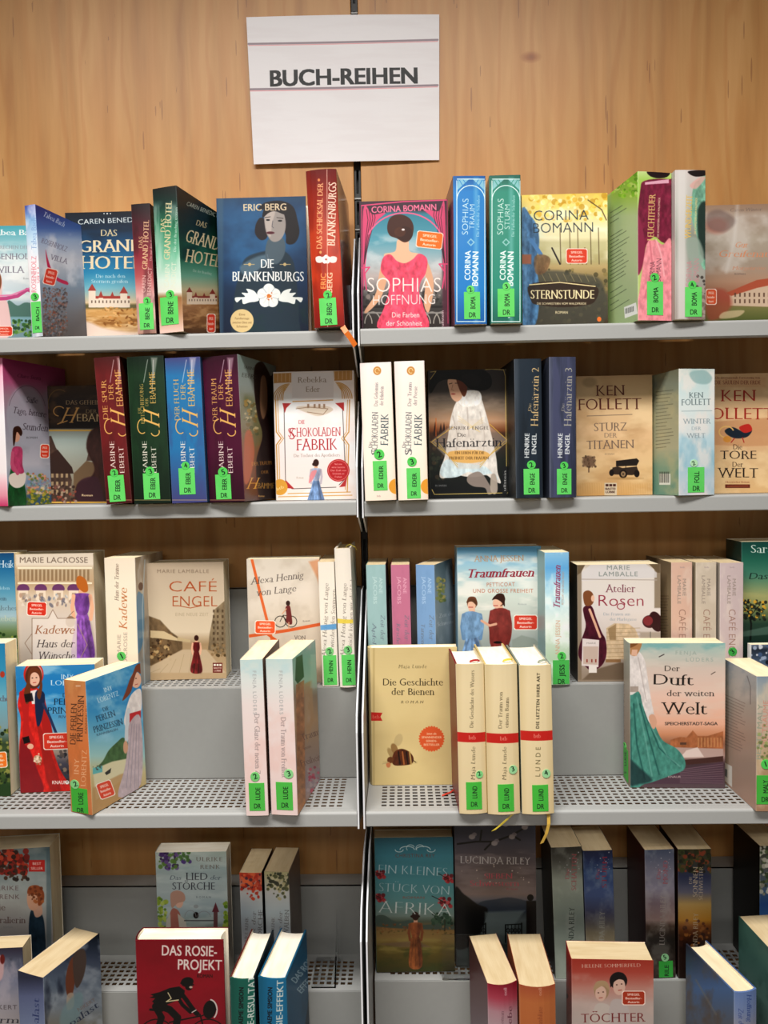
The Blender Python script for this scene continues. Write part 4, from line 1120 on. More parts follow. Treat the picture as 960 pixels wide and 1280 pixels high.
def geheim(c):
    c.g([(481, '4a3826'), (500, '3c3430'), (535, '2c2420'), (537, '8c9088'), (550, '9aa6a0'), (600, '8c8474'), (628, '4c3c30')])
    c.n('7c6044', .5, 14, 10, i=1, y1=535); c.r(60, 537, 160, 539, 'c8a050', .6)
    c.p([(64, 545), (70, 560), (84, 580), (90, 600), (86, 632), (60, 632), (60, 545)], '4c3c34', 1, 1, 0, .6)
    c.p([(60, 570), (72, 562), (90, 584), (92, 592), (62, 592)], '3a2a24', .8)
    for y in (592, 602, 612): 
        for x in range(64, 88, 6): c.r(x, y, x+3, y+5, 'b8a07c', .4, .7)
    c.p([(92, 592), (108, 576), (124, 580), (126, 612), (92, 612)], '6c5844', 1.2); c.p([(108, 576), (112, 560), (116, 576)], '54443c', .8)
    c.p([(108, 560), (114, 538), (134, 534), (140, 560), (140, 632), (98, 632), (96, 606), (112, 598), (118, 584)], '3a2420', 2, .95, 1, .4)
    c.p([(97, 605), (112, 596), (124, 600), (128, 632), (97, 632)], '402830', 2, .9, 1); c.r(60, 627, 170, 629, 'c8a050', .6)
    c.dots(66, 606, 96, 628, ['6a4c44', 'a08878', '3c2c28', '8a4a3c'], 50, .8, 2)
    c.t(110, 503, 'DAS GEHEIMNIS', 5.4, 'c8ac84', 's', w=56); c.t(114, 514, 'DER', 5, 'c0a880', 's', w=14)
    c.t(83, 519, 'H', 19, 'd8a868', 's', w=18, sk=.45); c.arc(74, 514, 7, 6, 40, 260, 1.2, 'd8a868'); c.l([(72, 530), (84, 526)], 1.2, 'd8a868')
    c.t(122, 522, 'EBAMME', 9.5, 'e0c898', 's', w=54); c.t(109, 619, 'Roman', 2.6, 'e8d0a0', 'b', w=14)
    c.arc(74, 505, 14, 18, 60, 200, .8, 'a88450', .6)
face('brown old town novel with gold script lettering, partly behind the maroon spine', G2L, 'L2', 61, 160, 482, 1.155, .03, arts={'front': geheim}, col='2c2420')
def hebam(bg, bg2, xt, xb, y0, l1, l2, nm, l1w, gold='d8ab62', hx=None):
    """spine of the midwife series: xt, xb = middle of the spine at the top and at the bottom"""
    def f(c):
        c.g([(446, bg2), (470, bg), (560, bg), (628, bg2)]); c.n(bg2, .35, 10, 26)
        X = lambda y, d=0: xt+(xb-xt)*(y-446)/182+d
        q = math.degrees(math.atan2(xb-xt, 182)); r = 90+q
        c.p([(X(447, 6), 447), (X(447, 14), 447), (X(480, 8), 480)], 'dcd0d0', 2, .45); c.l([(X(450, 2), 450), (X(478, -4), 478)], 1, 'e8e0e0', .5); c.l([(X(450, 9), 450), (X(490, 6), 490)], .8, 'f0e8e8', .5)
        if l2:
            c.t(X(500, -12), 500, l1, 6.4, gold, 's', w=l1w, r=r); c.t(X(488, -3.5), 490, 'DER', 6.4, gold, 's', w=20, r=r)
        else:
            c.t(X(513, -11), 513, 'DIE', 3.6, gold, 's', w=8, r=r); c.t(X(505, -7), 505, l1, 4.6, gold, 's', w=l1w, r=r); c.t(X(497, -1), 503, 'DER', 4, gold, 's', w=10, r=r)
        c.t(X(486, 6.5), 485, 'EBAMME', 8.6 if l2 else 7.4, gold, 's', w=47 if l2 else 40, r=r)
        c.t(X(524, 4), 526, 'H', 19, gold, 's', w=19, r=r, sk=.42); c.arc(X(534, -8), 533, 6, 9, 90, 300, 1.2, gold); c.arc(X(538, 8), 540, 5, 5, 200, 380, 1.2, gold)
        c.t(X(572, -6), 571, nm[0], 6, 'e6dcd0', 's', w=nm[2], r=r); c.t(X(574, 5), 575, nm[1], 6, 'e6dcd0', 's', w=nm[3], r=r)
        c.l([(X(623, -24), 625), (X(623, 24), 625)], .9, 'c8a878', .6)
    return f
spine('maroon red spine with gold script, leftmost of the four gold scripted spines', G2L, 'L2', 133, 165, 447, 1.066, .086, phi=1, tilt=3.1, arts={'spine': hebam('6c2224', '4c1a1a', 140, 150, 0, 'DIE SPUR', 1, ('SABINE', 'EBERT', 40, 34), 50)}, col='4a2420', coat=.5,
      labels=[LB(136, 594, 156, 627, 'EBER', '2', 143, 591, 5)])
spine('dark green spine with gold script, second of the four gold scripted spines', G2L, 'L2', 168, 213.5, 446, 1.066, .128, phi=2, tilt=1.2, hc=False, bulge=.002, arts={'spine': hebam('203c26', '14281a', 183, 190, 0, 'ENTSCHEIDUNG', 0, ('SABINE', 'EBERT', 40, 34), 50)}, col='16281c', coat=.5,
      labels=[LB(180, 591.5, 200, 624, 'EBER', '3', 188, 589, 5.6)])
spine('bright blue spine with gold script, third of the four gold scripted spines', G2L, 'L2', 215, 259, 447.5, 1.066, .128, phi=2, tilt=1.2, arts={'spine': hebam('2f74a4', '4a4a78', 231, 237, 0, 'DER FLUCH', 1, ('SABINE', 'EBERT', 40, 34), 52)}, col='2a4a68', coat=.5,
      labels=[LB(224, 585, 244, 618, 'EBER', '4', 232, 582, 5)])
def traum_f(c):
    c.g([(447, '8a9a94'), (480, '9aa4a0'), (520, '8c8870'), (560, '8a5c3c'), (590, '7c4028'), (628, '4c2018')])
    c.n('6c7048', .7, 12, 30, i=2, y0=490, y1=600); c.dots(305, 500, 322, 545, ['a88a48', '5c6040', 'c0b088', '7c6a3c'], 60, 1, 2.6)
    c.p([(318, 460), (326, 452), (332, 458), (338, 470), (344, 480), (344, 628), (326, 628), (320, 580), (328, 545), (322, 520), (318, 490)], '2c1a1a', 1.2, 1, 1)
    c.p([(326, 474), (331, 470), (334, 484), (334, 510), (329, 524), (325, 508)], '8c6c54', 1.2, 1, 1); c.p([(306, 545), (314, 540), (318, 566), (312, 600), (305, 600)], 'b86038', 2, .9, 1)
    c.t(312, 460, 'SABINE', 3.6, '4c4c44', 's', w=15, r=-12); c.t(312, 470, 'EBERT', 5.4, '4c4c44', 's', w=20, r=-10)
    c.t(327, 579, 'DER TRAUM', 4.6, 'd8a04c', 's', w=25, r=4); c.t(331, 590, 'DER', 4, 'd8a04c', 's', w=9, r=4); c.t(314, 604, 'H', 14, 'd8a04c', 's', w=13, sk=.4); c.t(331, 607, 'EBAMME', 7, 'd8a850', 's', w=24); c.t(327, 620, 'Roman', 2.4, 'e8c070', 'b', w=8)
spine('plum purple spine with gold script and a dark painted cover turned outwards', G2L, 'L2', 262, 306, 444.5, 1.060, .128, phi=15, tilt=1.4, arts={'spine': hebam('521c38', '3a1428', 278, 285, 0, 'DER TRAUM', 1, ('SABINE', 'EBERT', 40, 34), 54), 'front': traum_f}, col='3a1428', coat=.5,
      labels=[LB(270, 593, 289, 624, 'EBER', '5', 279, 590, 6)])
def schoko(c):
    c.g([(463, 'dcd2cc'), (500, 'e8dfdc'), (560, 'e6dcda'), (625, 'e2d4cc')])
    c.n('f4eef0', .5, 30, 20)
    G = 'c2924c'
    for k in (0, 1):
        xa = (341, 417)[k]; c.p([(xa, 467-k*3), (xa+23, 466-k*3), (xa+23, 478-k*3), (xa+1, 479-k*3)], 'b5854a', .8)
        for j in range(5): c.l([(xa+1+j*5, 467-k*3), (xa+1+j*5, 477-k*3)], .6, 'e8d8b8', .7)
        xc = (341.5, 440)[k]; s_ = (1, -1)[k]
        for j in range(6):
            c.arc(xc+s_*(20-j*1), 500-k*2, 20-j*3.4, 20-j*1.5, (90, 0)[k]+(0, 0)[k], (180, 90)[k], 1.1, G)
        c.l([(xc+s_*3, 500), (xc+s_*4, 540), (xc+s_*10, 548), (xc+s_*4, 556), (xc+s_*6, 615)], 1.4, G); c.l([(xc+s_*5.5, 500), (xc+s_*7, 540), (xc+s_*13, 548), (xc+s_*7, 556), (xc+s_*8.5, 612)], .8, G)
    c.r(365, 466, 417, 497, 'dcd6d4', .8); c.l([(366, 502), (416, 500)], 1.2, G); c.l([(348, 621), (440, 619)], 1, G); c.l([(360, 617), (438, 615)], 1, G)
    c.l([(355, 508), (357, 605), (365, 611), (420, 609)], .8, '4a4444'); c.l([(428, 506), (432, 598), (424, 606)], .8, '4a4444')
    for P in ([(353, 504), (364, 504), (358, 510), (356, 516)], [(430, 503), (419, 504), (426, 510), (430, 514)], [(357, 600), (368, 611), (357, 610)], [(434, 596), (424, 609), (432, 608)]): c.p(P, 'b03c3c', .6)
    c.t(390, 474.5, 'Rebekka', 7, '8c7a6a', 's', w=36, r=1); c.t(391, 486.5, 'Eder', 7, '8c7a6a', 's', w=18, r=1)
    c.p([(370, 509), (392, 507), (410, 508), (416, 513), (400, 520), (386, 517)], 'cdbfae', 1, .9, 1); c.l([(370, 511), (386, 509), (410, 511), (404, 518), (384, 515)], .7, '8a6c54'); 
    for x in (384, 392, 398, 404): c.r(x, 505, x+2.5, 510, '8a6c54', .5, .8)
    c.t(377, 527.5, 'DIE', 5, 'a82c34', 's', w=8); c.t(393, 540, 'SCHOKOLADEN', 11, 'a82c34', 's', w=66, r=1); c.t(365, 542, 'S', 15, 'a82c34', 's', w=8); c.t(396, 555.5, 'FABRIK', 14, 'a82c34', 's', w=52, r=1)
    c.t(396, 569, 'Die Tochter des Apothekers', 4, '8c8078', 's', w=58, r=1)
    c.e(423, 588, 14, 14, 'b03034', .5); c.arc(423, 588, 12.6, 12.6, 0, 359, .6, 'd88880')
    for i in range(5): c.t(423, 580+i*4, ('Nach einer', 'wahren Geschichte:', 'Der Duft von', 'Schokolade und', 'Freiheit')[i], 2.2, 'f0c8c0', '', w=(10, 17, 20, 15, 9)[i])
    c.e(350, 609, 9.5, 10, 'd09a44', .6); c.t(350, 610, 'btb', 4, 'f0dca8', 's', w=10, r=20)
    c.lady(395, 574, 634, 'a8b4cc', '3c2420', skirt='7c98c0', wide=.36, bun=-1, face=0, sleeve='b8b0b8'); c.p([(389, 590), (396, 588), (392, 598), (386, 604)], 'd8888c', .8, .9, 1)
    c.t(375, 597, 'Roman', 2.6, '998', 's', w=9)
face('white paperback with gold fan borders and red title, face out', G2L, 'L2', 345, 445.5, 464.5, 1.125, .035, arts={'front': schoko}, col='d8ccc4')
def sch_sp(x0, x1, a, b):
    m = (x0+x1)/2
    def f(c):
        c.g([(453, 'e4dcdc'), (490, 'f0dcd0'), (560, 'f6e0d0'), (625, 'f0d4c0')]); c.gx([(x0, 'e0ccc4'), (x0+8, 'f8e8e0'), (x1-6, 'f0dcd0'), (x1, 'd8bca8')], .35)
        c.e(m-2, 463.5, 5, 5.4, 'c08a4c', .6); c.arc(m-2, 463.5, 2.6, 3, 0, 300, .8, 'ecd0a0')
        c.t(m-3.5, 493, a, 4.6, '5c5c64', 's', w=30, r=89); c.t(m+3.5, 495, b, 4.6, '5c5c64', 's', w=24, r=89)
        c.t(m-11, 556, 'Die', 3.6, '34424c', 's', w=8, r=89); c.t(m-5, 540, 'SCHOKOLADEN', 7.6, '34424c', 's', w=50, r=89); c.t(m-5, 565, 'S', 9, '34424c', 's', w=9, r=89); c.t(m+7, 537, 'FABRIK', 9.5, '2c4650', 's', w=40, r=89)
        c.e(x1, 608, 9, 9.5, 'd8983c', .6); c.t(m, 620, 'btb', 2.4, '988', '', w=5)
    return f
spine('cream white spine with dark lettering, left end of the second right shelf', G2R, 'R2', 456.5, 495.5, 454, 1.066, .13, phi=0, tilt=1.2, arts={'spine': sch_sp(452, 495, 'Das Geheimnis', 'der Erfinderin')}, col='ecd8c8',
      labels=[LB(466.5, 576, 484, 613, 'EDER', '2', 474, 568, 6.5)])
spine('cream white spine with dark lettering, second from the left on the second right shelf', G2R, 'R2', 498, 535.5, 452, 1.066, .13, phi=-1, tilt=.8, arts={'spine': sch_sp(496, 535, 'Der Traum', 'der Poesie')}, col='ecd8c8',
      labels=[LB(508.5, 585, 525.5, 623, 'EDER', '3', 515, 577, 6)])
def hafen(c):
    c.g([(460, '3c3634'), (490, '4a4440'), (510, '7c6c5c'), (526, 'b89070'), (538, '7c4c30'), (550, '4c3c34'), (575, '2c302c'), (621, '1a1c1e')])
    c.n('a08c7c', .4, 26, 8, i=2, y0=490, y1=530)
    for x in (541, 548, 552, 560, 566): c.p([(x, 545), (x+3, 526+(x % 5)), (x+6, 545)], '3c2a22', .8)
    c.r(537, 540, 640, 556, '3c2c24', 3, .6); c.l([(545, 523), (545, 545)], 1, 'c86830', .8); c.dots(537, 556, 560, 600, ['4c5040', '2c342c', '5c4c3c'], 40, 1, 3, .5)
    # blouse
    c.p([(572, 500), (586, 492), (600, 496), (606, 512), (612, 534), (620, 570), (622, 590), (626, 604), (616, 600), (608, 594), (598, 596), (584, 596), (570, 594), (552, 598), (550, 588), (556, 570), (560, 545), (564, 520)], 'd8d2ca', 1, 1, 1, .25)
    c.p([(572, 500), (574, 490), (596, 488), (602, 496), (598, 506), (580, 508)], 'e8e4de', 1, 1, 1, .3)
    c.p([(550, 590), (556, 576), (572, 572), (590, 580), (608, 584), (622, 600), (618, 592), (600, 594), (586, 590), (572, 596), (556, 597)], 'c8d8dc', .8, .95, 1, .3)
    for P in ([(566, 520), (572, 545), (570, 566)], [(600, 515), (606, 545), (604, 566)], [(584, 510), (586, 545)]): c.l(P, 1.4, 'a89c94', .6, 1.2)
    c.p([(586, 594), (600, 590), (612, 606), (616, 616), (610, 618), (606, 610), (592, 608), (584, 602)], '8c8078', 1, .95, 1); c.p([(614, 594), (620, 594), (622, 612), (618, 618), (613, 612)], 'a89c90', 1, .95, 1)
    # head and hat
    c.p([(560, 474), (570, 468), (576, 476), (578, 494), (572, 502), (565, 498), (561, 486)], 'd8ac90', .8, 1, 1); c.p([(570, 470), (580, 470), (584, 486), (580, 496), (574, 486)], '6c3c28', 1, 1, 1)
    c.l([(561.5, 480), (565, 479)], .8, '3c2420'); c.l([(569, 479), (573, 479)], .8, '3c2420'); c.e(566.5, 492.5, 2.8, .9, 'a8504c'); c.l([(566, 481), (564.5, 487), (567, 488)], .6, 'a87860')
    c.p([(537, 478), (545, 464), (560, 461), (575, 459), (596, 460), (612, 468), (614, 482), (604, 488), (588, 486), (576, 476), (560, 474), (548, 478), (540, 490), (537, 490)], '080708', 1, 1, 1); c.p([(576, 470), (590, 466), (602, 474), (596, 484), (584, 482)], '2c2828', 2, .7, 1)
    # gold frame, title lozenge
    for o_ in (0, 2.4): c.l([(607, 461-o_*.5+1), (632-o_, 460+o_), (634-o_, 470), (636-o_, 617)], .8, 'c8b068'); 
    c.l([(538, 465), (545, 464), (538, 474)], .8, 'c8b068'); c.l([(540, 612), (543, 618), (636, 616)], .8, 'c8b068'); c.r(628, 583, 634, 617, '2a2c2e', .5); c.t(631, 601, 'ullstein', 3, 'c8c8c4', '', w=26, r=89)
    c.p([(538, 552), (574, 524), (600, 524), (636, 550), (600, 586), (572, 586)], 'c8bcb0', 1.5, .42)
    for o_ in (0, 3, 6):
        c.l([(538+o_*1.5, 552), (572, 578+o_)], .7, 'c8a450', .9); c.l([(636-o_*1.5, 551), (600, 578+o_)], .7, 'c8a450', .9); c.l([(573, 520+o_), (600, 540)], .5, 'd8c088', .8); c.l([(604, 522+o_), (586, 536)], .5, 'd8c088', .8)
    c.l([(540, 552), (566, 534)], .8, 'c8a450'); c.l([(634, 550), (612, 530)], .8, 'c8a450')
    c.p([(560, 566), (574, 563), (600, 563), (612, 568), (604, 576), (586, 579), (566, 576)], 'd8a860', 1.2, .9, 1)
    c.t(585, 535, 'HENRIKE ENGEL', 4.2, '3c3430', 's', w=54, tr=.2); c.t(577, 543.5, 'Die', 5, '2c2826', 's', w=11); c.t(586, 553, 'Hafenärztin', 11, '26262a', 's', w=83, r=1)
    c.t(587, 566, 'EIN LEBEN FÜR DIE', 3.4, '3c2c1c', 's', w=37); c.t(586, 572.5, 'FREIHEIT DER FRAUEN', 3.6, '3c2c1c', 's', w=50); c.t(551, 607, 'ROMAN', 2.4, 'aaa', 's', w=14)
face('dark novel with a woman in a black hat and white blouse, face out', G2R, 'R2', 537, 639, 462.5, 1.12, .04, arts={'front': hafen}, col='1c1a1a')
def hf_s(x0, x1, bg, n, gold, lx=0):
    m = (x0+x1)/2+lx
    def f(c):
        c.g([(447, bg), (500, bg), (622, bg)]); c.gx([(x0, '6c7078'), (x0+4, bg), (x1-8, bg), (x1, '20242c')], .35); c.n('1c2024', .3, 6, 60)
        c.t(m+1, 524, 'Die', 3, gold, 's', w=8, r=90) if 0 else None
        c.t(m+6, 496, 'Hafenärztin '+n, 9, gold, 's', w=74, r=89); c.t(m-.5, 509, 'Die', 4, gold, 's', w=10, r=89)
        c.t(m-4, 557, 'HENRIKE', 5.6, 'd8dcdc', 'b', w=31, r=89); c.t(m+5, 555, 'ENGEL', 5.6, 'd8dcdc', 'b', w=26, r=89)
    return f
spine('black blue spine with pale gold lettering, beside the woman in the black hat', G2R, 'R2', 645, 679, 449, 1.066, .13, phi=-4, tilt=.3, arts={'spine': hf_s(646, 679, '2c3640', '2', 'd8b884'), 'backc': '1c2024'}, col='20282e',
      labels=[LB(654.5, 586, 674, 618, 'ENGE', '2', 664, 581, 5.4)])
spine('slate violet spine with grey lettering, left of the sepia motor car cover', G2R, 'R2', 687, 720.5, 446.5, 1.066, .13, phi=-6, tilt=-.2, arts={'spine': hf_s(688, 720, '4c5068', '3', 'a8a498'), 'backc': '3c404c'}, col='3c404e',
      labels=[LB(696, 586, 714, 618, 'ENGE', '3', 705, 582, 5)])
def sturz(c):
    c.g([(469, 'bc9c74'), (490, 'd0b48c'), (540, 'd6b48c'), (580, 'd8b88c'), (618, 'c49a64')])
    c.n('b08c64', .5, 30, 20, i=2); c.n('e8d0a8', .5, 40, 14, i=3, y0=500)
    c.e(737, 478, 9, 6, '8c7858', 3, .5)
    for x in range(716, 816, 3): c.l([(x, 604), (x+1, 618)], .5, 'b08850', .4)
    c.t(763, 488, 'KEN', 13, '5c2c24', 's', w=37, r=1); c.t(762, 505, 'FOLLETT', 14, '5c2c24', 's', w=80, r=1)
    c.l([(734, 520), (790, 518)], 1, '7c6c5c', .8); c.t(763, 533.5, 'STURZ', 10.5, '6c5c54', 's', w=42, r=1); c.t(763, 544, 'DER', 6, '7c6c60', 's', w=16); c.t(763, 555.5, 'TITANEN', 10.5, '6c5c54', 's', w=60, r=1); c.t(762, 567.5, 'ROMAN', 1.8, '7c6c5c', 's', w=12)
    c.e(736, 577, 8, 7, '6c5444', 2.5, .85); c.l([(736, 577), (736, 590)], 1.4, '5c4434'); c.dots(728, 570, 745, 584, ['5c4838', '7c6450'], 40, .7, 1.6)
    # motor car
    c.p([(770, 576), (796, 573), (799, 576), (796, 582), (770, 583)], '2c2420', .6); c.p([(763, 585), (772, 583), (778, 585), (796, 583), (799, 592), (790, 594), (766, 593)], '3c3028', .8, 1, 0); c.l([(773, 576), (772, 586)], .8, '2c2420'); c.l([(783, 576), (782, 586)], .8, '2c2420')
    c.e(779, 592.5, 5, 5.4, '241c18', .5); c.e(779, 592.5, 3, 3.4, '8c7458', .5); c.e(764.5, 591, 3, 4, '241c18', .5); c.e(796, 592, 3.4, 4.6, '241c18', .5); c.e(764, 585, 1.6, 1.6, 'c8b088'); c.e(779, 592.5, 1, 1, '241c18')
    c.e(782, 598, 20, 1.6, '9c7c50', 1.5, .6)
    c.r(755.5, 603.5, 771, 619, 'c8b8a0', .4); 
    for i in range(3): c.r(757+i*4.6, 605, 760.6+i*4.6, 608, '4c2c28', .3)
    c.t(763, 611, 'BASTEI', 2.6, '3c2420', 'b', w=13); c.t(763, 615, 'LÜBBE', 2.6, '3c2420', 'b', w=12)
face('sepia paperback with an antique motor car, between slate and mint green books', G2R, 'R2', 720.5, 815.5, 470, 1.13, .04, arts={'front': sturz}, col='c09c70')
def wint_b(c):
    c.g([(463, '7c7c68'), (480, '8a9080'), (520, 'a8a88c'), (560, 'b0b094'), (585, '80a08c'), (618, '6c9484')])
    c.n('c0b890', .5, 14, 16); c.lines(820, 490, 842, 560, 17, '5c5c4c', .9, .6, slope=-.12); c.r(824, 592, 838, 606, 'dce0d8', .5)
    for i in range(7): c.l([(825+i*1.8, 590), (825+i*1.8, 603)], .9, '2c3030')
def wint_s(c):
    c.g([(461, 'b0c4c0'), (480, 'c0d4d4'), (510, 'd4dcda'), (550, 'b8d0d8'), (580, 'a0c0cc'), (618, 'c8c8cc')]); c.n('e8dcd4', .6, 14, 24, i=1); c.n('88b0c0', .5, 10, 20, i=3, y0=540)
    c.p([(862, 466), (880, 463), (890, 472), (884, 480), (868, 478)], '88a8a8', 2, .7, 1)
    c.t(870, 494, 'KEN', 7, '4c5c60', 's', w=18, r=1); c.t(870, 502.5, 'FOLLETT', 7.6, '4c5c60', 's', w=37, r=1); c.l([(852, 514), (890, 513.5)], .7, '98a8ac')
    c.t(871, 526.5, 'WINTER', 6.2, '7c8c94', 's', w=34, r=1); c.t(870, 535.5, 'DER', 4.4, '8c9ca4', 's', w=12); c.t(870, 544.5, 'WELT', 6, '7c8c94', 's', w=23, r=1)
spine('thick pale ice blue spine with its olive back cover turned outwards', G2R, 'R2', 848.5, 893.5, 461, 1.07, .125, phi=-11, arts={'spine': wint_s, 'back': wint_b}, col='9cb4a4',
      labels=[LB(859.5, 584, 880, 615.5, 'FOLL', '2', 867, 579, 4.6, dcol='b8e4b8')])
def tore(c):
    c.g([(466, 'd0aa80'), (500, 'd8b890'), (540, 'cfa078'), (570, 'd6b68c'), (617, 'd0ac7c')]); c.n('e8cca0', .5, 20, 14)
    c.r(893, 472, 957, 484, 'c89870', 2, .4); c.p([(893, 527), (960, 522), (990, 524), (990, 556), (930, 558), (893, 556)], 'c4946c', 1.5, .8)
    c.t(922, 472, 'Die internationale Fortsetzung von', 2.6, '6c3c2c', 's', w=56); c.t(922, 478, 'DIE SÄULEN DER ERDE', 4.8, '7c3c2c', 's', w=58)
    c.t(923, 494.5, 'KEN', 14, '9c2c24', 's', w=45); c.t(922, 517, 'FOLLETT', 14.5, '9c2c24', 's', w=92)
    c.p([(906, 538), (916, 534), (930, 540), (940, 538), (934, 546), (920, 548), (910, 544)], '24303c', 1, 1, 1); c.p([(924, 534), (936, 530), (940, 538), (930, 541)], 'b8342c', .8, 1, 1); c.arc(908, 540, 9, 7, 20, 280, 1.6, 'd8b070'); c.e(909, 549, 5, 4, 'c88c44', .8); c.l([(918, 548), (914, 553)], 1.2, 'a8342c'); c.l([(928, 547), (930, 553)], 1.2, 'a8342c')
    c.t(922, 558.5, 'Die', 6.4, '3a2c24', 's', w=12); c.t(923, 568.5, 'TORE', 10.5, '2c2420', 's', w=46); c.t(922, 580.5, 'Der', 6.4, '3a2c24', 's', w=14); c.t(923, 591, 'WELT', 12, '2c2420', 's', w=50)
    c.t(922, 602.5, 'Historischer Roman', 2.2, '7c3c2c', 's', w=30); c.r(906.5, 605.5, 937.5, 610, '6c3424', .5); c.l([(909, 608), (935, 607.5)], .6, 'b8684c')
face('tan paperback with red lettering and a small painted bird, face out', G2R, 'R2', 872, 975, 467.5, 1.135, .035, arts={'front': tore}, col='cca880')

# ================================================================== THIRD SHELVES, UPPER STEP
G3L, G3R, G3l, G3r = 'novels on the step of the third left shelf', 'novels on the step of the third right shelf', 'novels at the front of the third left shelf', 'novels at the front of the third right shelf'
def hei(c):
    c.g([(690, '1c4a70'), (710, '2c6c94'), (740, '5c94ac'), (770, '9cb4bc'), (790, '6c8054'), (805, '3c5430'), (830, '7c8844'), (850, '8c8c3c')])
    c.dots(-10, 790, 24, 850, ['3c5c2c', '5c7c34', '2c4424', '8c9848'], 60, 1, 3)
    c.t(10, 705, 'Heike', 9, 'e4ecf0', 's', w=24); c.t(6, 735, 'leben', 4, 'b8ccd4', 's', w=12); c.t(4, 748, 'ein', 5, '3c4c58', 's', w=8); c.t(8, 760, 'falsches', 6, '54646c', 's', w=26); c.t(8, 773, 'Leben', 7, 'b8c0a8', 's', w=24)
face('blue green landscape novel at the left photo edge, behind the front row', G3L, 'L3u', -60, 24, 692, 1.10, .04, arts={'front': hei}, col='2c5c7c')
def kad1(c):
    c.g([(692, 'ccbfae'), (705, 'd4c8b8'), (712, 'b8a488'), (730, 'b49a7c'), (745, 'cbb8a2'), (770, 'c8bbb0'), (800, 'c0b4a8'), (850, '9c8c7c')])
    for x in range(24, 112, 5): c.r(x, 712, x+2.6, 726, '7c6448', .5, .7)
    c.r(22, 709, 115, 711, 'e4d8c0', .5); c.r(22, 728, 115, 730, 'e4d8c0', .5)
    for x in (29, 51, 73, 92): c.p([(x-7, 738), (x-6, 732), (x, 730), (x+6, 732), (x+7, 738)], '6c4068', .6, 1, 1); c.r(x-6, 738, x+6, 750, 'dcccb8', .6); c.r(x-2, 741, x+3, 750, '8c7460', .5, .6)
    c.dots(24, 744, 104, 757, ['b8a898', '7c8ca0', 'a07c68', 'd8ccc0', '5c5c6c'], 70, .8, 2, .7, asp=1.8)
    c.lady(102, 722, 826, '7c4c98', 'b4682c', skirt='8c5aac', wide=.26, bun=0, face=0, lean=.02); c.p([(96, 722), (101, 720), (108, 726), (110, 738), (104, 740), (96, 732)], 'b0662c', .8, 1, 1)
    c.e(88, 777, 6, 7, '8c7460', .6); c.l([(86, 770), (92, 764)], .8, '8c7460')
    c.badge(46, 761, 25, 18, r=-2, col='c83c2c')
    c.p([(41, 773), (62, 773), (66, 762), (71, 773), (96, 773), (96, 850), (41, 850)], 'd8cdc4', .6, .78); c.l([(40, 773), (40, 850)], .8, '8c7464'); c.l([(40, 773), (60, 773), (66, 762), (72, 773), (94, 773)], .8, '8c7464'); c.l([(40, 792), (31, 804), (40, 818)], .8, '8c7464'); c.l([(97, 780), (109, 806), (97, 830)], .8, 'a08878')
    c.t(67, 700, 'MARIE LACROSSE', 7, '6c5c50', '', w=86)
    c.t(68, 787, 'Kadewe', 10.5, '8c5434', 's', w=50, sk=.25); c.t(69, 804.5, 'Haus der', 9.5, '3c3434', 's', w=47, sk=.25); c.t(70, 819.5, 'Wünsche', 9.5, '3c3434', 's', w=46, sk=.25)
face('thick novel with a woman in a purple dress before a shopping arcade', G3L, 'L3u', 24, 120, 693, 1.105, .05, phi=87, arts={'front': kad1}, col='c0b4a4')
def kad2(c):
    c.g([(697, 'e0d0bc'), (730, 'ecd8c4'), (860, 'e8d0bc')])
    c.t(146, 728, 'Haus der Träume', 5, '5c4c40', 's', w=46, r=90, sk=.25); c.t(154, 761, 'Kadewe', 10, 'b06c3c', 's', w=52, r=90, sk=.25)
    c.t(149, 806, 'MARIE', 4.5, '9c9488', '', w=26, r=90); c.t(157, 810, 'LACROSSE', 4.5, '9c9488', '', w=40, r=90)
def kad2f(c):
    c.g([(697, '9c8c78'), (740, 'ac9c88'), (800, '98948c'), (860, '7c8890')]); c.n('c8c4bc', .6, 4, 24, i=2)
    c.p([(171, 746), (177, 742), (180, 750), (180, 790), (176, 812), (170, 812)], '5c8cac', 1, 1, 1); c.e(176, 733, 3, 5, '5c3420', .6); c.l([(181, 700), (178, 760), (181, 858)], 1.4, 'b8ccd8', .7, 1)
spine('cream spined novel with bronze script, wrapped in clear foil, beside the purple dress novel', G3L, 'L3u', 135.5, 174, 698, 1.085, .10, phi=5, arts={'spine': kad2, 'front': kad2f}, col='b8ac9c', coat=.6,
      labels=[dict(name='volume_dot', box=(146.5, 814.5, 157.5, 825.5), round=1, art=lambda c: (c.I.__setitem__(slice(None), hexc('5cc860')), c.t(152, 820, '1', 7, '0c2c14', 'b', r=30)))])
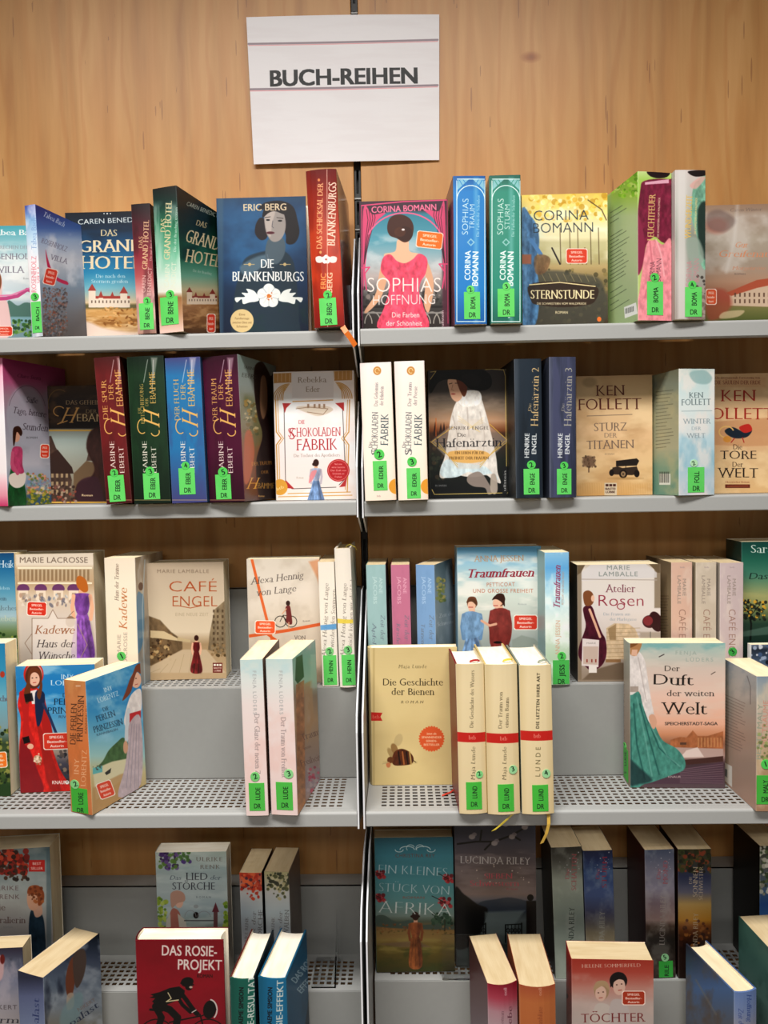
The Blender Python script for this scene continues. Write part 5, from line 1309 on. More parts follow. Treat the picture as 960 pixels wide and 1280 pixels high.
def cafe1(c):
    c.g([(703, 'a89884'), (720, 'b4a490'), (760, 'c4b49c'), (790, 'cdbda4'), (805, 'a08868'), (841, 'b09878')])
    c.p([(186, 770), (200, 775), (214, 790), (228, 800), (228, 812), (190, 832), (186, 832)], '6c5840', 1.5, .95, 0, .5); c.dots(188, 790, 214, 826, ['3c2c20', '8c6c48', '54402c', 'b89c70'], 70, .8, 2.4)
    c.p([(188, 788), (205, 789), (222, 798), (222, 801), (200, 798), (188, 797)], 'c4b08c', .8); c.p([(222, 796), (238, 800), (238, 803), (222, 801)], 'b8a480', .8)
    c.p([(282, 750), (268, 762), (262, 792), (260, 812), (282, 820)], '7c6c54', 1, .9, 0, .5)
    for y in range(762, 808, 7):
        for x in (266, 271, 277): c.r(x, y, x+2.4, y+3.6, '4c3c2c', .4, .7)
    c.dots(264, 805, 282, 820, ['54442c', '8c7454'], 30, .8, 2)
    c.p([(228, 812), (258, 812), (282, 841), (186, 841), (190, 832)], 'bca88c', 1.5, .9); 
    for k in range(5): c.l([(240-k*10, 812+k*6), (236-k*12, 841)], .5, '8c7858', .5)
    c.lady(245.5, 794, 841, '6c2424', '3c2018', skirt='742828', wide=.3, bun=0); c.l([(243, 830), (242, 841)], 1.4, '3c2018'); c.l([(247.5, 830), (248, 841)], 1.4, '3c2018')
    c.t(229, 714, 'MARIE LAMBALLE', 4.4, '7c6c5c', '', w=66, tr=.15)
    c.t(241, 733, 'CAFÉ', 13, 'a0502c', 'l', w=62); c.t(243, 751.5, 'ENGEL', 13, 'a0502c', 'l', w=58); c.l([(222, 757), (238, 760), (252, 757)], .9, 'a0502c')
    c.t(240, 768, 'EINE NEUE ZEIT', 4, 'a89880', '', w=42, tr=.1); c.r(266, 828.5, 278, 841, '6c2c24', .4)
    for i in range(3): c.r(267+i*3.6, 830, 269.8+i*3.6, 832.4, 'e8dccc', .3)
    c.t(272, 835, 'BASTEI', 2, 'e8dccc', 'b', w=10); c.t(272, 838.4, 'LÜBBE', 2, 'e8dccc', 'b', w=9)
face('sepia street novel with a lone walker in dark red, face out', G3L, 'L3u', 186, 282, 704, 1.125, .045, phi=87, arts={'front': cafe1}, col='a89880')
def hennig(c):
    c.g([(699, 'c8bfb2'), (740, 'd2c8bc'), (800, 'c4b8a8'), (845, 'b8a894')]); c.n('b0a494', .4, 20, 20)
    c.l([(315, 700), (326, 745), (340, 800)], 3.4, 'cc6434', .95); c.l([(312, 795), (360, 788), (402, 780)], 4, 'c85c30', .95); c.l([(330, 790), (345, 800)], 3, 'c85c30')
    c.p([(386, 702), (402, 698), (402, 740), (396, 722)], 'c0784c', 3, .6)
    c.t(346, 722.5, 'Alexa Hennig', 8.5, '5c5450', 's', w=66, r=7, sk=.22); c.t(345, 738, 'von Lange', 8.5, '5c5450', 's', w=50, r=7, sk=.22)
    for x in (350.5, 364): c.arc(x, 777, 7, 7, 0, 360, .9, '2c2824')
    c.l([(350, 777), (354, 769), (362, 770), (364, 777), (357, 777), (354, 769)], .8, '2c2824'); c.l([(362, 764), (363, 768)], 1.2, '2c2824')
    c.p([(357, 759), (362, 757), (364, 766), (365, 780), (358, 778), (358, 768)], '6c3030', .7, 1, 1); c.e(360, 754, 2.6, 3.2, '3c2824', .5); c.l([(358, 761), (353, 767)], 1.2, 'c89878'); c.l([(361, 778), (361, 786)], 1.2, 'c89878')
    c.t(383, 776, 'Roman', 2.4, '5c5450', 's', w=9, r=6); c.t(375, 797, 'VON', 5, '4c4440', 's', w=14)
    c.badge(331.5, 784, 26, 17, r=-1, col='d85c34')
face('greige novel with a cyclist and orange strokes, behind the white spined pair', G3L, 'L3u', 312, 402, 699, 1.10, .035, phi=88, arts={'front': hennig}, col='c4baac')
def hn_s(m, a, b, col, wa):
    def f(c):
        c.g([(683, 'd8d0c4'), (760, 'e0d8cc'), (860, 'ddd4c8')])
        c.t(m-4.5, 775, a, 5, '7c746c', 's', w=92, r=88, sk=.2); c.t(m+5, 772-(wa-90)/3, b, 5, '7c746c', 's', w=wa, r=88, sk=.2)
        c.p([(m-16, 782 if col != 'd8c04c' else 773), (m+16, 779 if col != 'd8c04c' else 775), (m+16, 786 if col != 'd8c04c' else 779), (m-16, 788 if col != 'd8c04c' else 779)], col, .8, .9)
    return f
spine('white spined novel with a blue brush band, beside the yellow banded one', G3L, 'L3u', 403, 423.5, 703, 1.08, .106, phi=0, tilt=.9, arts={'spine': hn_s(411, 'Alexa Hennig von Lange', 'Zwischen den Sommern', '5c94c4', 78), 'frontc': 'c8c4bc'}, col='c8c0b4', pages='tan',
      labels=[LB(404.5, 819, 421, 856, 'HENN', '2', 412, 814, 5.2, dcol='7cd07c')])
rH, _ = spine('taller white spined novel with a yellow brush band, nearest the centre gap', G3L, 'L3u', 425, 445, 686, 1.075, .11, phi=0, tilt=1.2, hc=True, arts={'spine': hn_s(434, 'Alexa Hennig von Lange', 'Vielleicht können wir glücklich sein', 'd8c04c', 112)}, col='cfc8bc', pages='tan',
      labels=[LB(427.5, 818, 444, 856, 'HENN', '3', 435, 812, 5.2, dcol='7cd07c')])
zt = on_plane(436, 685, 1.08)[2]
ribbon(rH, [(x_at(432, 1.09, zt), 1.09, zt-.004), (x_at(433, 1.08, zt), 1.078, zt+.003), (x_at(438, 1.08, zt), 1.072, zt+.006), (x_at(444, 1.08, zt), 1.078, zt+.001), (x_at(446, 1.09, zt), 1.09, zt-.004)], .003, 'e0cc38', (0, 1, 0), 'yellow ribbon loop above the spine')

def sp_zeit(bg, top, m, tc, ph):
    def f(c):
        c.g([(706, bg), (830, bg)]); c.n(top, .2, 8, 20)
        c.t(m+3, 732, 'ANNE', 4.4, tc, '', w=20, r=-90); c.t(m-4, 738, 'JACOBS', 4.4, tc, '', w=34, r=-90); c.t(m+5.5, 784, 'Zeit der', 5.4, '6c7480', 's', w=32, r=-90, sk=.25); c.t(m-5, 792, ph, 4.6, '6c7480', 's', w=26, r=-90, sk=.25)
    return f
def zeit_f(c):
    c.g([(700, '54646c'), (740, '7c8c94'), (780, '8c98a0'), (830, '6c7c84')]); c.dots(546, 722, 556, 752, ['a8a058', '6c7c3c', 'c8b460', '8c9450'], 50, 1, 2.4); c.n('a8b4bc', .5, 8, 20)
    c.t(558, 768, 'Zeit der', 5, 'd0d4d8', 's', w=20, r=12, sk=.2); c.t(559, 778, 'Schwestern', 5, 'd0d4d8', 's', w=26, r=12, sk=.2)
spine('pale mint spined novel beside the centre gap, step of the third right shelf', G3R, 'R3u', 461.5, 486, 706.5, 1.09, .094, phi=1, tilt=.5, arts={'spine': sp_zeit('98b4b4', '84a4a0', 473, 'b8ccca', 'Apfel'), 'frontc': '3c2c34'}, col='6c9488', pages='tan')
spine('dusty pink spined novel between the mint and the powder blue spines', G3R, 'R3u', 492, 515.5, 706.5, 1.09, .094, phi=1, tilt=.4, arts={'spine': sp_zeit('b8748c', '9c5c78', 503, 'd8a8b8', 'Kirsche'), 'frontc': '3c2830'}, col='8c4c64', pages='tan')
spine('powder blue spined novel with its cover turned outwards, right of the pink spine', G3R, 'R3u', 522.5, 546, 707, 1.085, .092, phi=20, tilt=.3, arts={'spine': sp_zeit('7c9cc0', '6484a8', 534, 'a8c0d8', 'Tannen'), 'front': zeit_f}, col='5c7c9c', pages='tan')
def traumf(c):
    c.g([(683, '5c94b8'), (700, '8cb4c8'), (720, 'a8c0c4'), (745, 'c4ccc4'), (775, 'b8bcb4'), (805, '98a09c')]); c.n('e4e0d8', .7, 34, 10, i=1, y0=690, y1=770)
    c.p([(640, 800), (652, 794), (668, 798), (676, 806), (640, 812)], '8c948c', 1.5, .9)
    c.lady(590, 746, 850, '6c8cac', '6c4430', skirt='7c9cc0', wide=.4, bun=0, face=.3, sleeve='6c8cac'); c.lady(625, 742, 846, '7c3434', '3c2218', skirt='74302c', wide=.36, bun=0, face=-.4, sleeve='7c3434')
    c.p([(578, 770), (588, 764), (600, 768), (605, 782), (598, 796), (580, 796)], '7494b4', .8, 1, 1, .4); c.p([(614, 764), (624, 760), (636, 764), (640, 786), (634, 808), (614, 808), (612, 780)], '7c3632', .8, 1, 1, .4); c.l([(602, 776), (612, 782), (620, 780)], 3, 'd0a088')
    c.e(622, 803, 5, 1.6, '1c1414', .5); c.e(589.5, 757, 5, 6.5, 'd8b098', .6); c.e(621, 754, 5, 6.5, 'd8b098', .6)
    c.l([(586, 759), (591, 759)], 1, 'a83c3c'); c.l([(617, 757), (622, 757)], 1, 'a83c3c'); c.p([(615, 750), (620, 744), (629, 746), (631, 758), (626, 752), (620, 749)], '3c2218', .6, 1, 1); c.p([(583, 753), (588, 748), (596, 751), (596, 757), (590, 752)], '5c3c28', .6, 1, 1)
    c.t(624, 698, 'ANNA JESSEN', 7.4, 'b88c64', 's', w=62, r=1); c.t(625, 716, 'Traumfrauen', 10.5, '8c2c3c', 'sb', w=84, r=1, sk=.3); c.t(626, 730.5, 'PETTICOAT', 4.8, 'b07058', '', w=36, r=1, tr=.1); c.t(629, 738.5, 'UND GROSSE FREIHEIT', 4.8, 'b07058', '', w=76, tr=.1); c.t(653, 755, 'Roman', 2.4, '8c9494', 's', w=11)
    c.badge(657, 778, 30, 19, col='c84434')
face('novel with two laughing women arm in arm, centre of the third right shelf step', G3R, 'R3u', 573, 678, 684, 1.125, .035, phi=88.5, arts={'front': traumf}, col='8cacbc')
def tf_s(c):
    c.g([(690, '88b4d0'), (710, '64a0cc'), (740, 'a8ccd8'), (780, 'd4dcd4'), (815, 'b4c8b0'), (860, '98b890')]); c.n('e4ece8', .6, 12, 16)
    c.t(696, 734, 'Traumfrauen', 8, '8c3c5c', 'sb', w=54, r=89, sk=.3); c.t(703.5, 735, 'PETTICOAT UND GROSSE FREIHEIT', 2.4, 'b08878', '', w=42, r=89); c.t(697, 797, 'ANNA JESSEN', 5.4, 'c49c84', '', w=44, r=89)
spine('sky blue to green spined novel, right of the two laughing women', G3R, 'R3u', 682, 712.5, 691, 1.075, .108, phi=-1, arts={'spine': tf_s}, col='8ca8a8',
      labels=[LB(691, 825, 711.5, 857, 'JESS', '2', 702, 820, 5.4, col='48b850', nrot=10)])
def rosen(c):
    c.g([(705, 'b0a494'), (712, 'd0c8c0'), (760, 'd0c8c4'), (800, 'c4b8b0'), (850, '8c7c6c')])
    c.r(720, 703, 727, 850, '7c6c58', 1.5, .8); c.r(818, 703, 826, 760, '7c6c58', 1.5, .8); c.p([(720, 704), (732, 705), (726, 716), (720, 720)], '6c5c48', 1); c.p([(825, 704), (810, 704), (822, 716), (825, 716)], '6c5c48', 1)
    c.p([(727, 716), (740, 704), (806, 704), (821, 716), (821, 722), (727, 726)], 'c8c4c4', .8, .8); c.l([(727, 724), (821, 725)], 1, 'a89c94')
    c.t(773, 709.5, 'MARIE', 5.6, '7c8480', '', w=30, tr=.1); c.t(773, 717.5, 'LAMBALLE', 5.6, '7c8480', '', w=50, tr=.1)
    c.t(776, 735.5, 'Atelier', 9.5, '6c3444', 's', w=37); c.t(776, 750.5, 'Rosen', 14, '8c3444', 'l', w=60); c.e(776, 758, 5, 4, '8c3444', .5); c.e(776, 758, 4, 3, 'ccc4c0', .5)
    c.t(771, 767.5, 'Die Frauen aus', 3.6, '8c949c', 's', w=34); c.t(779, 774, 'der Marktgasse', 3.6, '8c949c', 's', w=34)
    c.p([(758, 785), (768, 779), (786, 780), (794, 786), (800, 800), (800, 824), (758, 824)], 'c4ac8c', 1, .9, 0, .3)
    for y in range(786, 824, 5): c.l([(758, y), (800, y-1)], .7, '9c8464', .7)
    c.p([(760, 786), (770, 780), (770, 800), (762, 800)], '8c7454', .8, .8); c.r(757, 824, 776, 828, '8c6c4c', .8); c.r(800, 790, 826, 850, '9c8c78', 2, .6)
    c.p([(728, 850), (740, 838), (775, 828), (825, 836), (825, 850)], '6c5c4c', 2, .9)
    c.p([(736, 756), (741, 760), (745, 772), (752, 790), (757, 800), (758, 818), (752, 832), (738, 838), (724, 822), (724, 808), (732, 784), (730, 770), (729, 760)], '4c1c2c', .8, 1, 1, .5); c.l([(737, 762), (744, 780), (750, 796)], 3, 'd0a48c'); c.p([(729, 742), (735, 738), (741, 742), (742, 752), (738, 757), (731, 756)], '7c5034', .7, 1, 1); c.e(741, 748, 2.2, 4, 'd8b098', .6)
    c.e(812, 777, 9, 8, '4c2428', .6); c.e(820, 777, 8, 13, '3c1c20', .6, 1, 20); c.e(810, 776, 6, 6, '7c3438', 1); c.l([(813, 790), (813, 800)], .8, '5c5c54')
    c.p([(728, 798), (749, 800), (748, 834), (727, 832)], 'd4c8c4', .5); c.p([(729, 808), (748, 808), (747, 831), (729, 830)], 'bca89c', .8); c.t(739, 804, 'MARIE', 2.2, '8c8884', '', w=12); c.r(736, 832, 746, 841, 'd8d0c8', .8)
    for x in (733, 739, 744): c.r(x, 824, x+1.6, 828, '8c3c34', .4)
face('thick novel with a woman in a plum dress and a hat on a stand', G3R, 'R3u', 722, 825, 706, 1.09, .05, phi=91, arts={'front': rosen, 'spinec': '3c342c', 'backc': '54483c'}, col='6c6050')
def cafe_b(c):
    c.g([(703, '7c6c58'), (740, '94846c'), (830, '84745c')]); c.lines(823, 745, 836, 800, 16, '5c4c3c', .9, .7)
def cafe_s(bg):
    def f(c):
        m = (c.x0+c.x1)/2; m += .5
        c.g([(704, bg), (840, bg)]); c.n('d4c8bc', .4, 10, 20)
        c.t(m, 709, 'btb', 2, '988', '', w=6)
        c.t(m+2.5, 734, 'MARIE', 4.2, '8c8078', '', w=22, r=-90); c.t(m-4, 737, 'LAMBALLE', 4.2, '8c8078', '', w=36, r=-90); c.t(m, 794, 'CAFÉ ENGEL', 8.5, '8c6c60', 'l', w=66, r=-90)
    return f
spine('rose beige spined novel, first of the three beige spines, brown back showing', G3R, 'R3u', 839, 865.5, 703.5, 1.085, .10, phi=-2, arts={'spine': cafe_s('c8a898'), 'back': cafe_b}, col='a8927c', pages='tan')
spine('grey beige spined novel, middle of the three beige spines', G3R, 'R3u', 869.5, 895.5, 703.5, 1.085, .10, phi=-2, arts={'spine': cafe_s('bcb0a0')}, col='a0947f', pages='tan')
spine('lilac beige spined novel, last of the three beige spines', G3R, 'R3u', 899.5, 929, 704, 1.082, .10, phi=-1, arts={'spine': cafe_s('bcacac')}, col='a09890', pages='tan',
      labels=[dict(name='volume_dot', box=(910, 809, 921, 820), round=1, art=lambda c: (c.I.__setitem__(slice(None), hexc('3ca848')), c.t(915.5, 814.5, '3', 6, '0c2c14', 'b', r=40)))])
def lark(c):
    c.g([(673, '16403c'), (700, '2c6454'), (720, '4c7c68'), (745, '9c9c6c'), (760, '7c8458'), (780, '2c4438'), (830, '1c2c28')])
    c.n('b8b078', .4, 22, 8, i=1, y0=735, y1=775); c.l([(938, 800), (939, 780), (936, 765)], 2.4, '141c18')
    c.dots(928, 750, 958, 775, ['1c2420', '2c3028', 'c89c3c', '3c3c28', '16201c'], 90, .8, 2.2); c.l([(938, 770), (950, 756)], .8, '141c18'); c.l([(938, 768), (928, 758)], .8, '141c18')
    c.p([(926, 790), (975, 780), (975, 792), (926, 796)], '5c7468', 1.5, .6)
    c.t(938, 686, 'Sarah Lark', 10, 'ccd4cc', 's', w=72, an='l'); c.t(935, 720, 'Das Lied', 8, '1c2c28', 's', w=56, an='l', sk=.25)
face('dark green dusk novel with a bare tree, right edge of the third shelf step', G3R, 'R3u', 926, 1030, 677, 1.10, .055, phi=91, arts={'front': lark, 'spinec': '14302c', 'backc': '14302c'}, col='1c3c34')

# ================================================================== THIRD SHELVES, FRONT
def edge_blue(c):
    c.g([(803, '2c7ca4'), (840, '3c8cac'), (870, '6ca4b4'), (910, '7c9498'), (930, '3c4c34'), (955, '5c6c3c'), (982, '2c4424')])
    c.dots(-10, 905, 12, 980, ['2c3c24', '5c6834', '8c8c4c', '1c2c1c'], 80, 1, 3); c.e(3, 843, 3, 4, 'a84030', .8)
    c.t(-6, 873, 'Inselküche', 7, '5c2c34', 's', w=34); c.badge(-2, 950, 22, 20, col='e07830', r=4)
face('teal seaside novel cut off by the left photo edge, third shelf front', G3l, 'L3', -80, 12, 806, 1.02, .035, arts={'front': edge_blue}, col='2c5c74', phi=88)
def perl1(c):
    c.g([(831, '3c84b4'), (850, '2a7cb4'), (880, '2f80b4'), (915, '7ca8bc'), (940, '9c8c80'), (955, '4c4c58'), (986, '3c2c28')]); c.n('a8ccdc', .6, 30, 12, i=1, y1=900)
    c.dots(72, 938, 110, 985, ['5c5450', '2c3038', '8c7c6c', '3c4450'], 50, 1, 3)
    R_, D_ = 'c42e28', '7c2028'
    c.p([(28, 862), (38, 858), (50, 862), (56, 872), (58, 895), (64, 930), (74, 960), (86, 990), (26, 990), (24, 940), (26, 900), (22, 880)], R_, .8, 1, 1, .45)
    c.p([(26, 925), (36, 935), (46, 960), (54, 990), (24, 990)], D_, 1.5, .9, 1); c.p([(46, 900), (60, 930), (76, 985), (62, 985), (52, 940)], '8c2824', 1.5, .7, 1)
    c.p([(24, 866), (30, 900), (28, 925), (38, 936), (44, 930), (36, 905), (36, 870)], 'b02a28', .8, 1, 1); c.p([(52, 866), (60, 890), (66, 920), (60, 930), (52, 905)], 'a42826', .8, 1, 1); c.p([(28, 922), (36, 920), (38, 928), (30, 930)], '1c1418', .8)
    c.e(38, 933, 4, 3.4, 'd8a890', .6); c.e(47, 949, 5, 5, 'd0b49c', .8); c.dots(42, 942, 53, 956, ['e8d8b8', 'a88868', '8c6c4c'], 16, .6, 1.4)
    c.p([(38, 864), (46, 862), (48, 880), (40, 880)], 'dcd4d0', .6); c.p([(44, 866), (56, 868), (52, 900), (46, 906)], '22304c', .8, 1, 1); c.l([(54, 880), (62, 896), (70, 916)], 3.4, '2c3c5c')
    c.e(42, 843, 12.5, 15, 'c03028', .8); c.e(42.5, 843, 10.5, 13, 'd8c4b8', .8, .7); c.e(42, 846, 10.5, 15, '5c3424', .8); c.e(43, 849, 6.6, 8.6, 'dcb098', .6); c.p([(34, 852), (36, 838), (42, 834), (50, 838), (51, 846), (46, 840), (38, 845), (38, 872), (33, 880), (30, 866)], '6c3c24', .8, 1, 1); c.p([(49, 842), (53, 856), (50, 874), (46, 868), (50, 856)], '6c3c24', .7, 1, 1)
    c.e(40.5, 847.5, 1, .6, '2c1c18'); c.e(45.5, 847, 1, .6, '2c1c18'); c.l([(41.5, 853.5), (45, 853)], .9, 'a8403c')
    c.p([(30, 868), (40, 866), (42, 876), (32, 878)], '1c181c', 1, .9)
    c.t(84, 846, 'INY', 6, 'dce8ec', 's', w=16); c.t(88, 853.5, 'LORENTZ', 6.4, 'dce8ec', 's', w=50); c.t(84, 869, 'DIE', 5, '1c2c3c', 's', w=12); c.t(87, 877, 'PERLEN', 8, '1c2c3c', 's', w=40); c.t(90, 888, 'PRINZESSIN', 8, '1c2c3c', 's', w=62); c.t(86, 896, 'RIVALEN', 3.4, '3c4c5c', '', w=26)
    c.badge(71, 926.5, 34, 21, r=2, col='c84030'); c.t(74, 978, 'KNAUR', 4.4, 'ece4dc', 'b', w=18); c.e(84, 978, 2.4, 2.4, 'ece4dc'); c.t(84, 978, '*', 3, '5c2c28', 'b')
face('novel with a woman in a red coat and bonnet, face out', G3l, 'L3', 25, 121, 833, 1.034, .04, phi=86, arts={'front': perl1}, col='2c5c7c')
def perl2s(c):
    c.g([(852, 'c08858'), (880, 'c07c50'), (940, 'c47444'), (1020, 'b87850')]); c.n('a86840', .5, 8, 20); c.t(98, 857, 'oo', 2, 'e8dccc', 'b', w=6)
    c.t(92, 905, 'DIE PERLEN', 7.5, '3c2c24', 's', w=52, r=88); c.t(100.5, 898, 'PRINZESSIN', 7.5, '3c2c24', 's', w=58, r=88); c.t(108, 900, 'KANNIBALEN', 2.8, '6c4c38', '', w=34, r=88)
    c.t(96, 958, 'INY', 6, 'd8a884', 's', w=20, r=88); c.t(105, 960, 'LORENTZ', 6, 'd8a884', 's', w=46, r=88)
def perl2f(c):
    c.g([(828, '3c8cbc'), (860, '3484b8'), (890, '4490bc'), (920, '74acc0'), (945, '9cc0bc'), (965, 'c0b488'), (1020, 'a88458')]); c.n('a0c8d8', .55, 18, 16, i=2, y1=930)
    c.p([(118, 962), (128, 952), (136, 938), (146, 928), (154, 922), (160, 930), (160, 948), (140, 954), (124, 966)], '4c6844', 1, 1, 1, .4); c.p([(116, 962), (140, 952), (160, 948), (152, 975), (120, 1000)], 'ccc4a4', 1.5, 1); c.p([(116, 960), (128, 957), (128, 965), (116, 968)], '68acac', 1); c.p([(131, 966), (139, 960), (138, 966), (133, 969)], '3c3c38', .7); c.dots(116, 955, 128, 962, ['4c5048'], 10, .5, 1)
    c.p([(116, 985), (150, 968), (176, 960), (176, 1010), (116, 1020)], 'b08c60', 2, .8)
    c.p([(166, 866), (176, 862), (176, 890), (162, 892), (158, 908), (155, 900), (160, 878)], 'dcd4d0', .8, 1, 1, .2); c.p([(158, 890), (163, 888), (162, 920), (156, 926)], 'c4c8cc', .8, 1, 1); c.p([(162, 892), (176, 888), (176, 900), (162, 905)], 'b83438', .8)
    c.p([(162, 904), (176, 898), (176, 980), (148, 996), (156, 960), (160, 930)], 'b8a8ac', .8, 1, 1, .2)
    for k in range(4): c.l([(165+k*3, 905), (158+k*5, 985)], .9, '8c8490', .6)
    c.e(157, 934, 3, 8, 'c89c80', .7); c.e(170, 850, 6.5, 10, 'dcb098', .7); c.p([(166, 842), (170, 832), (176, 830), (176, 842), (171, 840), (167, 852), (163, 866), (153, 876), (158, 862), (162, 850)], '7c4430', .8, 1, 1); c.e(170, 848, .9, .6, '2c1c18'); c.l([(169, 856), (172, 855)], .8, 'a8403c')
    c.t(135, 861, 'INY', 5.6, 'dce8ec', 's', w=11, r=20); c.t(135, 871, 'LORENTZ', 6.4, 'dce8ec', 's', w=28, r=20); c.t(132, 886, 'DIE', 5, '1c2c3c', 's', w=8, r=18); c.t(132, 895, 'PERLEN', 7.6, '1c2c3c', 's', w=25, r=18); c.t(135, 907, 'PRINZESSIN', 7.6, '1c2c3c', 's', w=38, r=16); c.t(134, 915, 'KANNIBALEN', 2.8, '3c4c5c', '', w=28, r=16)
    c.badge(132, 987, 20, 21, r=20, col='d05038')
spine('novel with an orange spine, its blue beach cover angled beside the red coat novel', G3l, 'L3', 88.5, 115.5, 853, .960, .105, phi=21, tilt=1.0, arts={'spine': perl2s, 'front': perl2f}, col='a87048',
      labels=[LB(90, 985, 110, 1018, 'LORE', '2', 94, 980, 5.5, dcol='84d084', col='3fae35')])
def lud_s(m, a, wa):
    def f(c):
        c.g([(824, 'b8c8c4'), (850, 'ccd0cc'), (880, 'd8ccc8'), (940, 'dcc8c4'), (1018, 'd8c4c0')]); c.n('d8b8b0', .5, 14, 20, i=2, y0=880); c.n('a8c4c8', .4, 10, 8, i=1, y1=850)
        c.t(m-.5, 866, 'FENJA LÜDERS', 4.4, '9c9c9c', '', w=56, r=-89, tr=.2); c.t(m+3, 934, a, 6.4, '7c7070', 's', w=wa, r=-89)
    return f
spine('pale pink spined novel topped in mint, left of the matching pair at the front', G3l, 'L3', 307.5, 336, 825, .956, .119, phi=1, tilt=.8, arts={'spine': lud_s(319, 'Der Glanz der neuen Zeit', 84), 'frontc': '5c4438'}, col='c4b4ac',
      labels=[LB(311.5, 978.5, 331, 1013, 'LUDE', '2', 319, 970.5, 5.8, dcol='74cc74', col='4cba44')])
def trm_f(c):
    c.g([(820, '88aca4'), (850, 'a8c0b4'), (870, '98806c'), (900, 'b89470'), (940, 'a08878'), (980, '988890'), (1018, '9c6c50')])
    c.p([(370, 822), (378, 818), (380, 846), (372, 855), (369, 850)], '2c4430', 1, 1); c.p([(370, 856), (380, 850), (382, 1010), (372, 1018)], 'a8744c', 1.2, 1, 0, .5); c.p([(380, 855), (390, 850), (392, 900), (384, 930)], 'b89068', 2, .8)
    c.n('c4b0a8', .6, 10, 20, i=2, x0=380); c.dots(384, 958, 400, 992, ['b8405c', 'a0344c', '9c8890', 'b8a4a4', 'c4586c'], 34, .8, 2.4, .8); c.r(388, 818, 400, 860, 'b8c8c0', 2, .5)
    c.t(388, 918, 'Traum', 8, '6c4c40', 's', w=24, r=20); c.t(384, 934, 'von', 3.6, '6c4c40', 's', w=10, r=20); c.t(388, 950, 'Freiheit', 8, '6c4c40', 's', w=27, r=20)
spine('pale pink spined novel, right of the matching pair, its brown cover turned outwards', G3l, 'L3', 339, 372.5, 825, .955, .117, phi=8, tilt=.7, arts={'spine': lud_s(352, 'Der Traum von Freiheit', 76), 'front': trm_f}, col='b0a098',
      labels=[LB(345.5, 977.5, 366, 1012, 'LUDE', '3', 361, 967, 5.8, dcol='8cd48c', col='4cba44')])
def biene(c):
    c.g([(808, 'ccb888'), (850, 'd4c08e'), (984, 'd2bd88')]); c.n('c4ae7c', .4, 60, 40); c.r(466, 800, 468.5, 990, 'b8a474', 1, .8)
    c.t(516, 833, 'Maja Lunde', 4.4, '6c6044', 's', w=36, tr=.15, sk=.15); c.t(516, 852.5, 'Die Geschichte', 8.6, '2c261c', 's', w=76); c.t(516, 864.5, 'der Bienen', 8.6, '2c261c', 's', w=54); c.t(516, 877.5, 'ROMAN', 3.2, '4c4430', 's', w=30, tr=.5, sk=.2)
    c.p([(458, 890), (478, 891), (475.5, 896), (478, 901), (458, 901)], 'b8332c', .4); c.t(470, 896, 'btb', 4.6, 'd88878', 's', w=9)
    c.e(539.5, 923.5, 15, 15, 'd06038', .4); 
    for k in range(28):
        q = k/28*6.283; c.e(539.5+15*math.cos(q), 923.5+15*math.sin(q), 1.2, 1.2, 'd06038', .4)
    for i in range(4): c.t(539.5, 917+i*4.6, ('Jetzt als', 'SPANNENDER', 'SERIEN-', 'BESTSELLER')[i], 2.6, 'f0c8a8', 'b', w=(12, 25, 14, 20)[i])
    c.e(500, 953, 18, 2, 'b09c6c', 2.5, .7); c.e(498, 925, 5, 8, 'b8a478', 1, .8, -20); c.e(489, 942, 3.4, 8, 'a0885c', 1, .9, 30); c.e(493, 936, 4, 7, '8c6c44', 1, .9, 20)
    c.p([(490, 950), (493, 940), (502, 936), (512, 940), (517, 948), (514, 955), (500, 957), (492, 956)], '5c3420', .8, 1, 1, .5)
    for x, k in ((498, '241c18'), (503, 'a8683c'), (508, '241c18'), (512, 'b89c60')): c.l([(x, 940), (x+2, 955)], 2, k, .85)
    c.e(488, 950, 4, 4, '6c4428', 1); c.e(485.5, 956, 2.8, 3.6, 'c07c54', 1); c.l([(516, 950), (520, 953)], .8, '3c2c20'); c.l([(478, 955), (486, 953)], .8, 'b8a478')
rD, TD = face('pale yellow hardback with a small bee, face out beside the centre gap', G3r, 'R3', 465, 573.5, 810, 1.050, .02, phi=90, hc=True, arts={'front': biene, 'spinec': 'c8b484'}, col='ccb884', pages='white', bulge=.003)
z3 = SH['R3']
ribbon(rD, [(x_at(572, 1.04, z3), 1.04, z3+.002), (x_at(563, 1.025, z3), 1.022, z3+.0015), (x_at(558, 1.02, z3), 1.016, z3+.002), (x_at(552, 1.02, z3), 1.012, z3+.0012)], .004, 'c83428', (0, 1, .1), 'red ribbon end lying on the deck')
